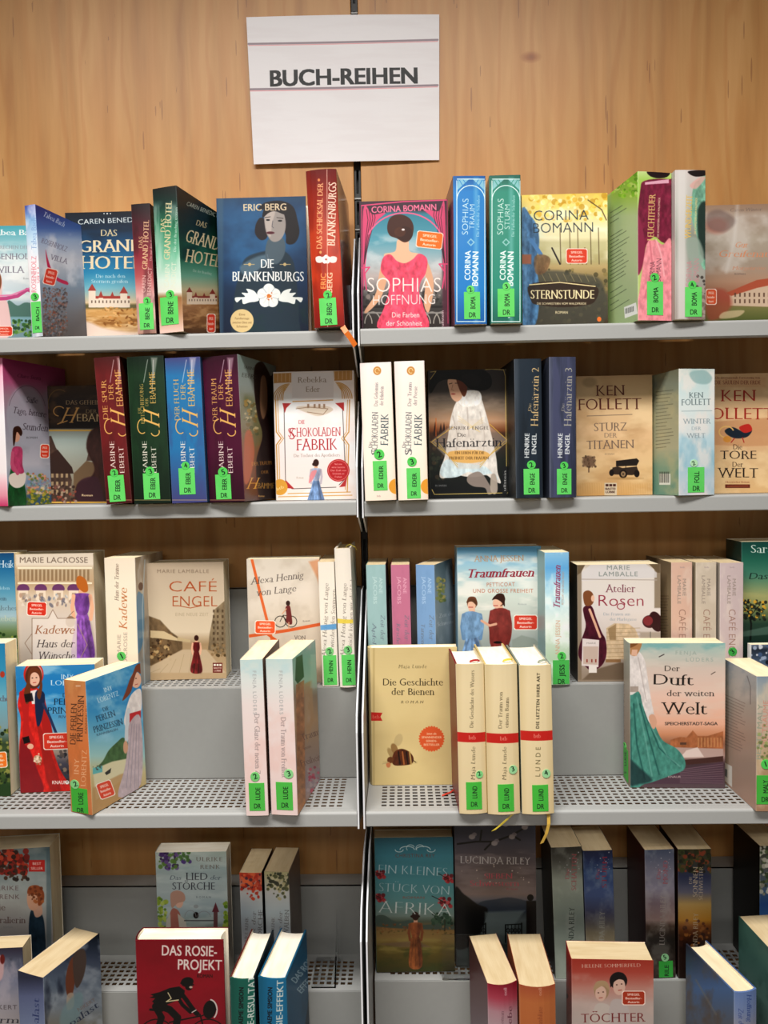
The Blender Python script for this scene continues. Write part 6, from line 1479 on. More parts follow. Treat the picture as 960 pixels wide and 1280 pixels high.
def lund_s(m, kind):
    def f(c):
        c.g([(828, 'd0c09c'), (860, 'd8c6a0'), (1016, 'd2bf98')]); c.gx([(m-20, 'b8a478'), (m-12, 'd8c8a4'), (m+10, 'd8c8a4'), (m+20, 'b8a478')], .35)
        y = {2: 921, 3: 922, 4: 919}[kind]; c.r(m-24, y-6, m+24, y+6, 'b8302a', .4); c.t(m, y, 'btb', 5, 'e4a090', 's', w=9)
        if kind == 2: c.t(m-.5, 873, 'Die Geschichte des Wassers', 4.6, '4c4434', 's', w=72, r=89); c.t(m+1, 953, 'Maja Lunde', 5, '5c5440', 's', w=42, r=89, sk=.15, tr=.1)
        if kind == 3: c.t(m-4, 887, 'Der Traum von', 4.6, '4c4434', 's', w=46, r=89); c.t(m+4, 890, 'einem Baum', 4.6, '4c4434', 's', w=38, r=89); c.t(m+1, 953, 'Maja Lunde', 5, '5c5440', 's', w=42, r=89, sk=.15, tr=.1)
        if kind == 4: c.t(m+1, 875, 'DIE LETZTEN IHRER ART', 3.8, '3c382c', 'b', w=70, r=89, tr=.1); c.t(m+1, 950, 'LUNDE', 6, '6c6448', '', w=40, r=89, tr=.5)
    return f
zt = SH['R3']
def rib2(root, px, D, zz, w0, col, lab): pass
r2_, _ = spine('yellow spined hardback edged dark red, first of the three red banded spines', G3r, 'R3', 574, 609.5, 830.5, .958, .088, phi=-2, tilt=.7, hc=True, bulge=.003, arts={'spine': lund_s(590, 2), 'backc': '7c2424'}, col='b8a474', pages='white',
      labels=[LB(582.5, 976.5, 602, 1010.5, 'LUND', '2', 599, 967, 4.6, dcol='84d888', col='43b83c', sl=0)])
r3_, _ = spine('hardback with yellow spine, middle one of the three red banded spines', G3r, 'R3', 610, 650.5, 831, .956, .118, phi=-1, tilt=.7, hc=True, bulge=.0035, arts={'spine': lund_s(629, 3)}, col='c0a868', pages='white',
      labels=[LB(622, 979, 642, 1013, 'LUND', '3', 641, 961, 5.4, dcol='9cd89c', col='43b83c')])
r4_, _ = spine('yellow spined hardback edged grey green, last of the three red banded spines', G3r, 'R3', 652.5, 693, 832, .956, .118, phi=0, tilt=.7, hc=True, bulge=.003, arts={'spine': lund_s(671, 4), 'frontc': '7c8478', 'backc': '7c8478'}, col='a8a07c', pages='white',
      labels=[LB(665, 980, 685, 1013, 'LUND', '4', 682.5, 966, 5.4, dcol='9cd89c', col='43b83c')])
def hang(root, pts, wd, col, lab):
    ribbon(root, [(x_at(a, D, z3-.03), D, on_plane(a, b, D)[2]) for a, b, D in pts], wd, col, (1, .1, .3), lab)
hang(r3_, [(641, 1015, .9615), (641, 1018, .959), (634, 1024, .957), (625, 1032, .957), (617, 1038, .956)], .0055, 'd8c040', 'yellow ribbon hanging below the shelf edge')
hang(r4_, [(684, 1015, .9615), (686, 1019, .958), (686, 1030, .956), (683, 1042, .956), (677, 1054, .957)], .0045, 'd0a848', 'golden ribbon hanging below the shelf edge')
def loop(root, px, py, D, col):
    p = on_plane(px, py, D); q = lambda a, b, c_: (p[0]+a, p[1]+b, p[2]+c_)
    ribbon(root, [q(-.006, .006, -.003), q(-.004, .002, .002), q(0, -.001, .004), q(.005, .002, .0035), q(.008, .008, .001)], .0028, col, (0, .6, .8))
loop(r2_, 592, 829, .975, 'a82c2c'); loop(r3_, 634, 828, .975, 'd8c040'); loop(r4_, 678, 829, .975, '8c9484')
def duft(c):
    c.g([(800, '9cb4ac'), (815, 'a8b4ac'), (835, 'c8b8ac'), (870, 'd8b8a8'), (905, 'd8a890'), (918, 'c08868'), (930, '8c6450'), (945, 'a0847c'), (955, '4c3c40'), (978, '5c4c50')])
    c.n('cfc4b8', .4, 40, 10, i=1, y0=806, y1=900); c.n('5c9ca0', .5, 20, 8, i=2, y1=818)
    c.p([(838, 925), (850, 921), (858, 922), (866, 913), (872, 920), (885, 920), (904, 914), (904, 936), (838, 934)], '9c6444', 1, 1, 0, .4)
    for i in range(8): c.r(872+i*4, 922, 874+i*4, 934, 'c08c60', .5, .6)
    c.r(850, 928, 858, 931, '5c4438', .8); c.p([(836, 934), (904, 936), (904, 948), (845, 948)], 'b09890', 1.2, .9); c.p([(858, 938), (872, 934), (880, 946), (850, 947)], 'd8c8c0', 1, .8)
    c.p([(855, 950), (904, 945), (904, 952), (858, 956)], '4c3430', .8); c.p([(848, 962), (904, 952), (904, 980), (785, 980)], '54404a', 1.2, .95)
    for k in range(9): c.l([(850, 962+k*2), (904, 955+k*3)], .5, '9c8488', .6)
    # teal skirt
    c.p([(786, 864), (797, 863), (806, 880), (818, 905), (828, 925), (846, 936), (856, 950), (855, 962), (842, 968), (826, 974), (806, 980), (786, 980)], '4c8478', .8, 1, 1, .4)
    for P in ([(800, 880), (812, 925), (824, 968)], [(792, 880), (796, 930), (806, 974)], [(806, 890), (824, 935), (845, 955)], [(788, 900), (789, 950)]): c.l(P, 1.6, '24504c', .75, 1.4)
    for P in ([(796, 872), (806, 920), (815, 970)], [(812, 905), (834, 945), (850, 958)]): c.l(P, 1.6, '74a89c', .6, 1.4)
    c.p([(786, 950), (800, 960), (815, 975), (800, 980), (786, 980)], '1c2c30', 3, .7, 1)
    c.p([(786, 812), (798, 814), (806, 826), (810, 850), (815, 880), (819, 902), (812, 904), (803, 880), (799, 864), (786, 866)], 'd0c8c4', .8, 1, 1, .25); c.l([(798, 822), (803, 850), (808, 876)], 1, 'a89c98', .7); c.r(786, 858, 798, 865, '8c7c70', .8, .7)
    c.p([(811, 896), (817, 893), (821, 902), (818, 911), (814, 908)], 'c89c84', .8, 1, 1)
    c.p([(786, 804), (794, 801), (802, 803), (800, 812), (794, 820), (786, 816)], 'a87c54', .8, 1, 1); c.p([(786, 802), (800, 800), (796, 806), (786, 810)], '7c5434', .8, 1, 1); c.p([(790, 812), (797, 812), (796, 820), (789, 819)], 'd0a890', .8)
    c.l([(824, 821), (827, 819.5), (830, 818)], 1.2, '4c4444'); c.l([(889, 843), (892, 841), (894, 840)], 1, '5c5048')
    c.t(858, 816, 'FENJA', 4.6, '94a098', '', w=28, r=-1, tr=.25); c.t(875, 824.5, 'LÜDERS', 4.6, '94a098', '', w=36, tr=.25)
    c.t(840, 835.5, 'Der', 7, '2c2826', 's', w=20); c.t(841, 849.5, 'Duft', 13.5, '262220', 's', w=52, r=-1); c.t(863, 866.5, 'der weiten', 7.4, '34302e', 's', w=60); c.t(856, 885.5, 'Welt', 15, '262220', 's', w=56); c.t(864, 904.5, 'SPEICHERSTADT-SAGA', 3.8, '443c38', 'b', w=66); c.t(843, 971, 'KNAUR', 2.6, 'c8b8b4', '', w=16)
def duft_s(c):
    c.g([(800, 'a0aca4'), (860, 'a89c90'), (920, '9c8878'), (980, '80705f')]); c.t(780, 890, 'Der Duft der weiten Welt', 2.6, '6c5c54', 's', w=70, r=-90)
face('novel with a woman in a teal skirt by a harbour quay', G3r, 'R3', 787.5, 904, 804, 1.035, .034, phi=92.5, arts={'front': duft, 'spine': duft_s}, col='a8a098',
      labels=[LB(777.5, 933, 785.5, 972, 'LUDE', '1', 780.5, 930, 3.0, col='3fae38')])
def maly_b(c):
    c.g([(826, '7c8ca0'), (850, '94989c'), (880, 'a09890'), (920, 'a49084'), (960, 'a08c80'), (1008, 'a88878')]); c.n('b8b0a8', .6, 14, 14, i=1, y1=880)
    c.l([(934, 845), (938, 858), (938, 880)], 1.2, '5c5458', .6); c.lines(906, 868, 932, 930, 17, '6c605c', .9, .6, slope=.45)
    c.p([(904, 952), (915, 958), (915, 984), (904, 974)], 'ccc8c4', .6); c.p([(904, 960), (909, 962), (909, 972), (904, 968)], '6c7074', .6)
def maly_s(c):
    c.g([(840, '7c8c9c'), (870, 'a8a8a0'), (900, 'b8a898'), (950, 'a89070'), (1008, '9c7c64')]); c.n('d0bca4', .5, 10, 20)
    c.t(949, 915, 'BEATE MALY', 6, '8c9484', '', w=70, r=88); c.t(956, 905, 'DIE TRÄUME', 6, 'c08878', '', w=60, r=88); c.dots(946, 905, 962, 950, ['6c7c4c', '8c9c5c', '5c6c40'], 24, .8, 2.2, .7)
spine('thick novel with its grey brown back cover angled outwards, third shelf front', G3r, 'R3', 945, 982, 846, .958, .10, phi=-1, arts={'spine': maly_s, 'back': maly_b}, col='a09488',
      labels=[LB(945.5, 969, 966, 1005, 'MALY', '1', 957, 955, 6, col='43b03c')])
def phot(c):
    c.g([(803, '8c98ac'), (812, '2c3440'), (826, '4c5c70'), (850, '788898')]); c.dots(938, 806, 990, 830, ['1c2028', 'c8ccd4', '4c6080', '9ca8bc'], 30, 1.2, 3)
face('book with a blue black photo cover, half hidden behind the grey brown novel', G3r, 'R3', 938, 1020, 806, 1.06, .012, phi=90, arts={'front': phot}, col='c8ccd0')

# ================================================================== LOWEST SHELVES
G4L, G4R, G4l, G4r = 'novels on the step of the lowest left shelf', 'novels on the step of the lowest right shelf', 'novels at the front of the lowest left shelf', 'novels at the front of the lowest right shelf'
def austr(c):
    c.g([(1063, '5c6c70'), (1080, '7c8c90'), (1110, '98a0a0'), (1150, 'a09c98'), (1200, '8c8480')]); c.n('b8bcb8', .4, 30, 20)
    c.r(58, 1060, 64, 1200, '4c6068', 2, .6)
    c.dots(-20, 1062, 34, 1092, ['a83a28', '7c2420', 'c05038', '3c2820', '5c3028', '8c3028'], 120, 2, 4.5, .95); c.dots(5, 1082, 36, 1100, ['2c2420', '4c3428'], 30, 1.2, 2.6)
    c.p([(38, 1140), (44, 1138), (52, 1142), (56, 1160), (56, 1200), (40, 1200), (36, 1165)], '2c3c48', .8, 1, 1, .4); c.p([(41, 1128), (50, 1126), (53, 1142), (44, 1146)], 'c49c88', .8, 1, 1)
    c.p([(34, 1118), (38, 1110), (46, 1112), (50, 1126), (44, 1138), (37, 1136), (34, 1128)], 'c89c84', .8, 1, 1); c.p([(34, 1116), (37, 1108), (48, 1107), (55, 1116), (54, 1128), (48, 1132), (46, 1120), (38, 1118)], '8c4c2c', .9, 1, 1); c.dots(36, 1108, 54, 1128, ['a8643c', '6c3820'], 22, 1, 2.2)
    c.t(6, 1110, 'ULRIKE', 5.6, '6c5c5c', '', w=36, tr=.1); c.t(12, 1121, 'RENK', 5.6, '6c5c5c', '', w=26, tr=.1); c.t(-2, 1134, 'Die', 8, '5c4440', 's', w=18); c.t(5, 1150, 'Australierin', 8, '5c4440', 's', w=54); c.t(10, 1159, 'ROMAN', 2.4, '888', '', w=12)
    c.r(36, 1075, 56, 1089.5, 'b8302c', .5); c.t(46, 1079.5, 'BEST', 3.2, 'e8d0c8', 'b', w=11); c.t(46, 1085.5, 'SELLER', 3.2, 'e8d0c8', 'b', w=15)
face('thick novel with red flowers and a short haired woman in profile', G4L, 'L4u', -40, 63.5, 1065, 1.085, .045, phi=84, arts={'front': austr}, col='8c8c88', pages='cream', inset=.0012)
def storch(c):
    c.g([(1064, 'a0aca4'), (1085, '98a8a8'), (1110, 'a8b4b4'), (1140, '98a8ac'), (1165, '7c8c80')]); c.n('c0c8c4', .5, 30, 10)
    c.dots(199, 1066, 222, 1086, ['4c3468', '6c5488', '3c2c50', '5c7c3c'], 60, 1.2, 3); c.dots(222, 1064, 238, 1078, ['54407c', '4c7038'], 24, 1, 2.6)
    c.dots(196, 1122, 208, 1170, ['7c9434', '98a848', '5c7c2c', 'a8b85c'], 60, 1.2, 3); c.dots(280, 1128, 290, 1175, ['7c9434', '98a848', '5c7c2c'], 46, 1.2, 3)
    c.p([(213, 1140), (220, 1136), (226, 1146), (228, 1175), (208, 1175)], 'a0685c', .8, 1, 1); c.p([(208, 1150), (213, 1142), (214, 1175), (206, 1175)], 'b8b4a8', 1); c.p([(222, 1142), (232, 1150), (236, 1175), (226, 1175)], 'b8b4a8', 1)
    c.e(224, 1128, 5, 7, 'd0a894', .7); c.p([(213, 1124), (214, 1116), (222, 1113), (230, 1117), (231, 1126), (222, 1129), (215, 1135)], 'b08c7c', .7, 1, 1)
    c.e(245, 1144, 3.4, 4, '241c1c', .6); c.r(230, 1150, 270, 1151.5, '4c4c4c', .4, .8); c.arc(238, 1146, 7, 8, 0, 180, .7, '8c8c8c'); c.arc(255, 1146, 8, 7, 0, 180, .7, '8c8c8c'); c.r(267, 1138, 272, 1168, '6c4c4c', .6); c.p([(265, 1140), (269.5, 1128), (274, 1140)], '6c3c44', .6); c.e(245, 1133, 3, 2.4, '8c8c8c', .5, .6)
    c.t(262, 1074, 'ULRIKE', 5, '6c6058', 's', w=34, tr=.15); c.t(263, 1083.5, 'RENK', 5, '6c6058', 's', w=26, tr=.15); c.t(219, 1097, 'Das', 5.4, '4c5460', 's', w=15, sk=.3); c.t(246, 1095.5, 'LIED', 9, '34343c', 's', w=28); c.t(269, 1097, 'der', 5.4, '4c5460', 's', w=14, sk=.3); c.t(242, 1107.5, 'STÖRCHE', 9, '34343c', 's', w=54); c.t(255, 1121.5, 'ROMAN', 2.6, '70787c', '', w=20, tr=.4)
face('sky blue novel with lilac blossom and a woman in a cloche hat', G4L, 'L4u', 199, 287, 1066, 1.10, .03, phi=89, arts={'front': storch}, col='8c9c98', pages='white')
def re_s(m, flw, gr, a, b):
    def f(c):
        c.g([(1092, flw[0]), (1115, 'b0b0b0'), (1140, 'a0acb4'), (1200, 'b0acac')]); c.dots(m-16, 1091, m+16, 1112, flw, 120, 1, 2.6); c.dots(m-8, 1108, m+8, 1124, flw[:2], 14, 1, 2)
        c.t(m-9, 1166, 'ULRIKE RENK', 4, '6c6868', 's', w=40, r=88); c.t(m, 1160, a, 5, '6c6868', 's', w=42, r=88, sk=.2); c.t(m+8, 1160, b, 5.6, '5c5858', 's', w=46, r=88)
    return f
spine('novel spine with orange blossoms at the top, right of the cloche hat woman', G4L, 'L4u', 304, 332, 1092, 1.085, .075, phi=3, tilt=.5, arts={'spine': re_s(317, ['b84830', 'a83424', 'd06844', '4c3440'], 0, 'Zeit der', 'STÖRCHE'), 'frontc': '241c1c'}, col='3c2c28', pages='tan', coat=.1)
spine('novel spine with cream blossoms at the top, right of the orange blossoms', G4L, 'L4u', 335, 366, 1091, 1.08, .075, phi=4, tilt=.5, arts={'spine': re_s(350, ['a8a07c', '4c5034', '34382c', 'b8b090'], 0, 'Jahre der', 'SCHWALBEN'), 'frontc': '6c6058'}, col='4c4440', pages='tan')
def sturm(c):
    c.g([(1187, '3c3848'), (1200, '545868'), (1225, '74788c'), (1250, '98949c'), (1285, 'a8a0a0')]); c.n('b0a8b0', .6, 14, 20, i=2, y0=1195, y1=1260); c.n('1c1c28', .8, 16, 14, i=1, y1=1215, x0=5)
    c.p([(-12, 1196), (0, 1194), (5, 1204), (2, 1224), (-10, 1228)], 'c4a0a0', 2, .9, 1); c.e(3, 1199, 3, 6, '6c2420', 1)
    c.t(4, 1259, 'NIKERT', 5.4, '5c5458', '', w=36, tr=.1); c.t(-2, 1275, 'sturm', 8, '3c3c44', 's', w=52, sk=.2)
face('dark misty lilac novel cut off by the bottom left photo corner', G4l, 'L4', -60, 33, 1189, 1.02, .03, phi=86, arts={'front': sturm}, col='6c6c7c', pages='tan')
def pal_s(c):
    c.g([(1222, '34384c'), (1245, '646c8c'), (1285, '7c88a4')]); c.t(45, 1268, 'palast', 8, '34406c', 's', w=40, r=89, sk=.2)
def pal_f(c):
    c.g([(1170, '1c2434'), (1200, '4c5468'), (1230, '6c7888'), (1260, '8c949c'), (1290, '8c8474')]); c.n('b4bcc4', .6, 20, 16, i=1); c.n('1c2030', .7, 16, 40, i=2, x1=90)
    c.p([(86, 1205), (92, 1196), (95, 1215), (90, 1245), (84, 1244), (82, 1225)], '7c4c38', 1, 1, 1); c.p([(92, 1194), (104, 1186), (108, 1200), (104, 1222), (96, 1235), (92, 1220)], '5c4c44', 1.2, 1, 1)
    c.p([(84, 1244), (92, 1242), (92, 1258), (84, 1262)], 'b8a898', 1.5, .9, 1)
    c.p([(78, 1262), (98, 1240), (104, 1252), (92, 1285), (76, 1285)], '84a0a4', 3, .7, 1); c.t(108, 1256, 'NIKERT', 4.6, '8c7c78', '', w=26, r=32); c.t(104, 1268, 'palast', 8, '343c54', 's', w=44, r=36, sk=.2)
spine('slate blue spined novel angled outwards, its cream page top showing, bottom left', G4l, 'L4', 30, 62, 1223, .965, .105, phi=20, arts={'spine': pal_s, 'front': pal_f}, col='4c5468', pages='tan')
def rosie(c):
    c.g([(1174, '7c1424'), (1230, '8c1628'), (1290, '84142a')]); c.n('6c1020', .3, 40, 30)
    c.t(236.5, 1188.5, 'DAS ROSIE-', 12.5, 'd8ccc4', 'b', w=70, r=-1); c.t(249.5, 1206, 'PROJEKT', 12.5, 'd8ccc4', 'b', w=56, r=-1); c.t(256, 1220, 'ROMAN', 4.4, '3c0c14', 'b', w=20)
    K = '160e12'
    c.e(234, 1227.5, 8, 6, K, .5, 1, 12); c.l([(226, 1229), (242, 1231)], 1.6, K); c.e(236, 1233.5, 4.6, 4.4, K, .5); c.e(238.6, 1234, 2.2, 1.4, 'b8a090')
    c.p([(188, 1243), (200, 1240), (212, 1235), (224, 1233), (231, 1238), (230, 1246), (220, 1251), (208, 1256), (198, 1258), (190, 1252), (194, 1248), (187, 1247), (192, 1245)], K, .5)
    c.l([(226, 1241), (233, 1250), (240, 1260), (245, 1266)], 5.6, K); c.l([(222, 1246), (228, 1256), (238, 1265)], 4.6, K); c.e(246, 1267, 3.4, 2.8, K, .5); c.l([(240, 1265.5), (245, 1262.5)], 1.2, 'c8c0b8')
    c.l([(196, 1256), (212, 1262), (222, 1272), (219, 1290)], 9, K); c.l([(194, 1258), (202, 1272), (196, 1290)], 8, K); c.l([(210, 1241), (214, 1248), (208, 1252)], 1.2, 'c8bc94'); c.l([(208, 1252), (223, 1250)], 1.4, 'c8bc94')
    c.l([(188, 1262), (203, 1263)], 3, K); c.l([(196, 1263), (201, 1290)], 1.6, K); c.l([(212, 1278), (250, 1270)], 1.8, K); c.l([(250, 1268), (256, 1290)], 1.8, K)
    c.arc(196, 1300, 24, 26, 0, 180, 1.4, K); c.arc(260, 1298, 24, 24, 0, 180, 1.4, K); c.e(262, 1262, 8, 11.5, K, .6, 1, -10); c.arc(262, 1262, 9.2, 12.5, -50, 80, 1.8, 'c8c0b8'); c.l([(252, 1270), (270, 1262)], 1.4, K)
face('crimson hardback with a black cyclist silhouette, front of the lowest left shelf', G4l, 'L4', 177, 286, 1176, .985, .03, phi=90, hc=True, arts={'front': rosie, 'spinec': '5c1420'}, col='6c1420', pages='white')
def ro_s(bg, m, a, b, wa):
    def f(c):
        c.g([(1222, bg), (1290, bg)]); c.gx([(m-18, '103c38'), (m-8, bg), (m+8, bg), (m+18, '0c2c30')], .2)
        c.t(m-7, 1260, a, 5.6, '12181c', 'b', w=56, r=89); c.t(m+5, 1262, b, 7.6, 'c8ccc8', 'b', w=wa, r=89)
    return f
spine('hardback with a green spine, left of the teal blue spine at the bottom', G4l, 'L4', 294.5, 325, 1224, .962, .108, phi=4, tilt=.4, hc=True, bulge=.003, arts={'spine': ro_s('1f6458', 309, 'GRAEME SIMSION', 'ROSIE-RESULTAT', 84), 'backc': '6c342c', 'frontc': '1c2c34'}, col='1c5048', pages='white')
def ef_f(c):
    c.g([(1165, '1f6484'), (1290, '1c5c7c')]); c.t(380, 1210, 'DAS ROSIE-', 8, 'a8c0cc', 'b', w=44, r=52); c.t(384, 1228, 'EFFEKT', 8, 'a8c0cc', 'b', w=32, r=48); c.n('16485f', .5, 10, 30); c.p([(384, 1262), (386, 1240), (388, 1262), (390, 1290), (380, 1290)], '122c3c', 1.5, .9)
spine('hardback with a teal blue spine and cover, beside the green spine', G4l, 'L4', 329.5, 364.5, 1224, .960, .108, phi=7, tilt=.4, hc=True, bulge=.003, arts={'spine': ro_s('1f7096', 345, 'GRAEME SIMSION', 'ROSIE-EFFEKT', 76), 'front': ef_f}, col='1c5c7c', pages='white')

def afrika(c):
    c.g([(1048, '34606c'), (1070, '457c88'), (1100, '50868c'), (1125, '608c8c'), (1145, '7c8c84'), (1152, '5c6454'), (1160, '8c6c44'), (1172, 'a08450'), (1185, '706030'), (1213, '44401f')])
    c.p([(469, 1146), (480, 1144), (495, 1152), (515, 1150), (530, 1156), (568, 1152), (568, 1162), (469, 1158)], '4c5c54', 1.2, .9, 1); c.dots(469, 1155, 568, 1168, ['8c5434', '6c4c30', 'a87c4c', '5c5430'], 70, .8, 2, .7, asp=.6); c.n('3c4420', .7, 18, 8, i=2, y0=1178); c.n('a89858', .5, 26, 5, i=1, y0=1162, y1=1195); c.p([(470, 1180), (520, 1176), (540, 1184), (500, 1184)], '7c6454', 2, .6)
    c.dots(540, 1142, 566, 1156, ['2c4034', '3c5444', '4c6450'], 60, 1, 2.6); c.l([(556, 1150), (556, 1164)], 1, '3c3428')
    for x, y, r_ in ((475, 1093, 5.5), (475, 1122, 5.5), (560, 1098, 6), (556, 1128, 8)): c.dots(x-r_, y-r_*.7, x+r_, y+r_*.7, ['8c2c30', 'a83c40', '6c1c24', 'b85458'], 22, 1.4, 2.6); c.l([(x-r_*2, y-r_), (x, y)], .9, '2c2420')
    c.lady(519.5, 1140, 1210, '9c5c38', '3c2418', skirt='8c5430', wide=.22, bun=0, sleeve='8c5434'); c.e(519, 1145.5, 6, 2.2, '34201a', .5); c.e(518.5, 1143, 3.2, 3.4, '34201a', .5)
    for k in (-1, 1): c.arc(519+k*10, 1062, 9, 4, 0, 180, .9, 'b8c8c8'); c.arc(519+k*20, 1062, 5, 3, 180, 360, .8, 'b8c8c8'); c.arc(519+k*6, 1060, 5, 4, 20, 220, .7, 'b8c8c8')
    c.t(519, 1069.5, 'CHRISTINA REY', 4.4, '6c4c48', '', w=50, tr=.1); c.t(516, 1088, 'EIN KLEINES', 11, 'b8c8cc', 'sl', w=88, r=-3); c.t(518, 1111, 'STÜCK VON', 11, 'b8c8cc', 'sl', w=90, r=-3); c.t(517, 1122, 'ROMAN', 3, '8c5c54', '', w=28); c.t(519, 1135.5, 'AFRIKA', 15, 'c4ccc8', 'sl', w=92, r=-3)
face('turquoise novel with poppies and a woman walking in savanna, lowest right shelf', G4R, 'R4u', 470.5, 569, 1049, 1.095, .03, back=3, phi=89, arts={'front': afrika}, col='4c6c64', pages='tan')
def riley(c):
    c.g([(1015, '2c3040'), (1045, '44444f'), (1075, '5c5458'), (1100, '6c605f'), (1118, '847470'), (1126, '6c6c74'), (1134, '2c3038'), (1150, '5c6464'), (1175, '4c5454')])
    c.n('8c8080', .5, 30, 8, i=1, y0=1060, y1=1125); c.dots(575, 1070, 665, 1105, ['c8b8b0'], 20, .4, .9)
    for P in ([(572, 1055), (595, 1052), (618, 1052), (640, 1044), (664, 1030)], [(600, 1052), (602, 1038)], [(616, 1052), (606, 1062)], [(640, 1044), (650, 1050)]): c.l(P, 2.2, '14100f')
    for x, y in ((618, 1054), (640, 1046), (632, 1030), (645, 1028), (590, 1046), (656, 1034)): c.e(x, y, 4, 3.2, '9c9494', 1, .9); c.e(x+3, y-3, 3, 2.4, '8c8488', 1, .8)
    c.p([(600, 1128), (620, 1124), (640, 1122), (668, 1130), (668, 1140), (600, 1140)], '3c4450', 1.5, .9, 1); c.p([(568, 1112), (580, 1118), (596, 1130), (610, 1140), (590, 1180), (566, 1180)], '1a1a1c', 2, 1, 1); c.e(663, 1122, 4, 4, '14120f', .8); c.r(658, 1126, 672, 1180, '24201f', 1.5)
    c.p([(606, 1140), (656, 1138), (640, 1160), (640, 1180), (606, 1180)], '748080', 3, .7)
    for x0, x1 in ((588, 607), (632, 652)):
        c.l([(x0, 1156), (x0, 1178)], 1.6, '0c0c0e'); c.l([(x1, 1154), (x1, 1178)], 1.6, '0c0c0e'); c.l([(x0, 1156), (x1, 1155)], 1.2, '0c0c0e')
        for k in range(4): c.arc(x0+3+k*4.5, 1163, 2, 2.4, 0, 360, .8, '0c0c0e'); c.l([(x0+3+k*4.5, 1156), (x0+3+k*4.5, 1178)], .8, '0c0c0e')
    c.t(619, 1075.5, 'LUCINDA RILEY', 9, 'b8b4b4', 's', w=88, r=-1); c.t(623, 1095, 'SIEBEN', 6.8, 'b85060', 's', w=36); c.t(618, 1104, 'Schwestern', 7, 'b85060', 's', w=62); c.t(640, 1111, 'Roman', 2.6, '9c4450', 's', w=14)
face('dark twilight novel with a branch and an iron gate, behind the cream page tops', G4R, 'R4u', 570, 671, 1022, 1.11, .045, phi=90, arts={'front': riley}, col='2c2c34', pages='tan')
def ril_s(stops, m, c1, a, b, wa, wb, ny, y0=1060, nc='3c4440'):
    def f(c):
        c.g(stops); c.n('c4c8c0', .25, 12, 14, i=2); c.dots(m-14, 1062, m+14, 1090, ['b8b8c0'], 12, .3, .7)
        c.t(m-4, 1092, a, 5, c1, 's', w=wa, r=89); c.t(m+4.5, 1090, b, 6, c1, 's', w=wb, r=89); c.t(m+1, ny, 'LUCINDA RILEY', 6.6, nc, 's', w=62, r=89)
    return f
spine('grey green mist novel spine at the left of the four tall dark spines', G4R, 'R4u', 694.5, 733, 1060, 1.082, .078, phi=-1, tilt=1.6, arts={'spine': ril_s([(1058, '343430'), (1075, '4c4c48'), (1100, '8c948c'), (1140, '8c9890'), (1190, 'a0aca0')], 713, '9c4c54', 'Die', 'SCHATTEN', 14, 46, 1165), 'backc': '24201f'}, col='3c3c38', pages='tan')
spine('navy blue to sand novel spine, second of the four tall dark spines', G4R, 'R4u', 733.5, 770.5, 1064, 1.082, .078, phi=0, tilt=1.4, arts={'spine': ril_s([(1062, '1c2440'), (1090, '2c4470'), (1120, '4c5c84'), (1140, '54566c'), (1165, '8c8470'), (1190, 'a09478')], 751, '8c3444', 'Die', 'STURM', 14, 40, 1170, nc='a8a89c')}, col='1c2c48', pages='tan')
spine('dusky grey pink novel spine, third of the four tall dark spines', G4R, 'R4u', 808, 845, 1063, 1.082, .078, phi=-2, tilt=.7, arts={'spine': ril_s([(1062, '4c5468'), (1085, '747484'), (1110, '848090'), (1130, '7c6c74'), (1150, '9c8480'), (1158, '4c3c34'), (1175, '2c2824'), (1230, '3c302c')], 827, '9c5058', 'Die', 'MOND', 14, 30, 1150, nc='9c9490'), 'backc': '3c1c20'}, col='5c3434', pages='tan',
      labels=[LB(823.5, 1201, 841, 1232, 'RILE', '5', 831, 1196.5, 4.8, col='2f9c38', dcol='8cc890')])
spine('sunset orange novel spine topped by dark leaves, last of the four tall dark spines', G4R, 'R4u', 848, 890, 1062, 1.082, .078, phi=0, tilt=.3, arts={'spine': lambda c: (c.g([(1060, '3c3420'), (1075, '3c3c30'), (1095, '2c3450'), (1115, '5c5c6c'), (1130, 'a88c58'), (1150, 'b08034'), (1158, '7c4c24'), (1180, '2c1c18'), (1235, '2c201c')]), c.dots(846, 1062, 892, 1090, ['3c4424', '5c4428', '2c3018', '7c3c28', '1c1c14'], 90, 1.4, 3.4), c.dots(848, 1150, 890, 1185, ['5c3420', '3c241c', '8c5c34'], 40, 1, 3), c.t(863, 1100, 'DIE', 3.6, 'b8a890', 's', w=10, r=89), c.t(869, 1102, 'SONNEN', 6, 'b8a890', 's', w=38, r=89), c.t(876, 1104, 'SCHWESTER', 5, 'b8a890', 's', w=42, r=89), c.t(869, 1170, 'LUCINDA RILEY', 6, 'b0a494', 's', w=58, r=89))}, col='34201c', pages='tan')
spine('novel spine with white blossoms over deep blue, at the right photo edge', G4R, 'R4u', 949, 985, 1058, 1.082, .078, phi=-3, arts={'spine': lambda c: (c.g([(1058, '3c3c34'), (1085, '5c6060'), (1110, '4c6078'), (1130, '24508c'), (1160, '4c80b0')]), c.dots(946, 1058, 985, 1120, ['b4b4a8', '8c8c80', '3c4c34', '5c6c4c', 'c8c8bc'], 150, 1, 3)), 'backc': '1c1816'}, col='24384c', pages='tan')
def red_s(c): c.g([(1228, '8c2438'), (1245, 'a84858'), (1262, 'b08890'), (1290, 'b0a0a4')]); c.t(630, 1236, 'oo8', 4, 'c89ca0', 'b', w=10, r=89); c.t(636, 1272, 'Liebe', 6, '5c2c3c', 's', w=34, r=89, sk=.2); c.t(626, 1270, 'Roman', 4, '6c4c54', 's', w=20, r=89)
def red_b(c): c.g([(1175, '4c3434'), (1220, '6c4444'), (1290, '8c7c84')])
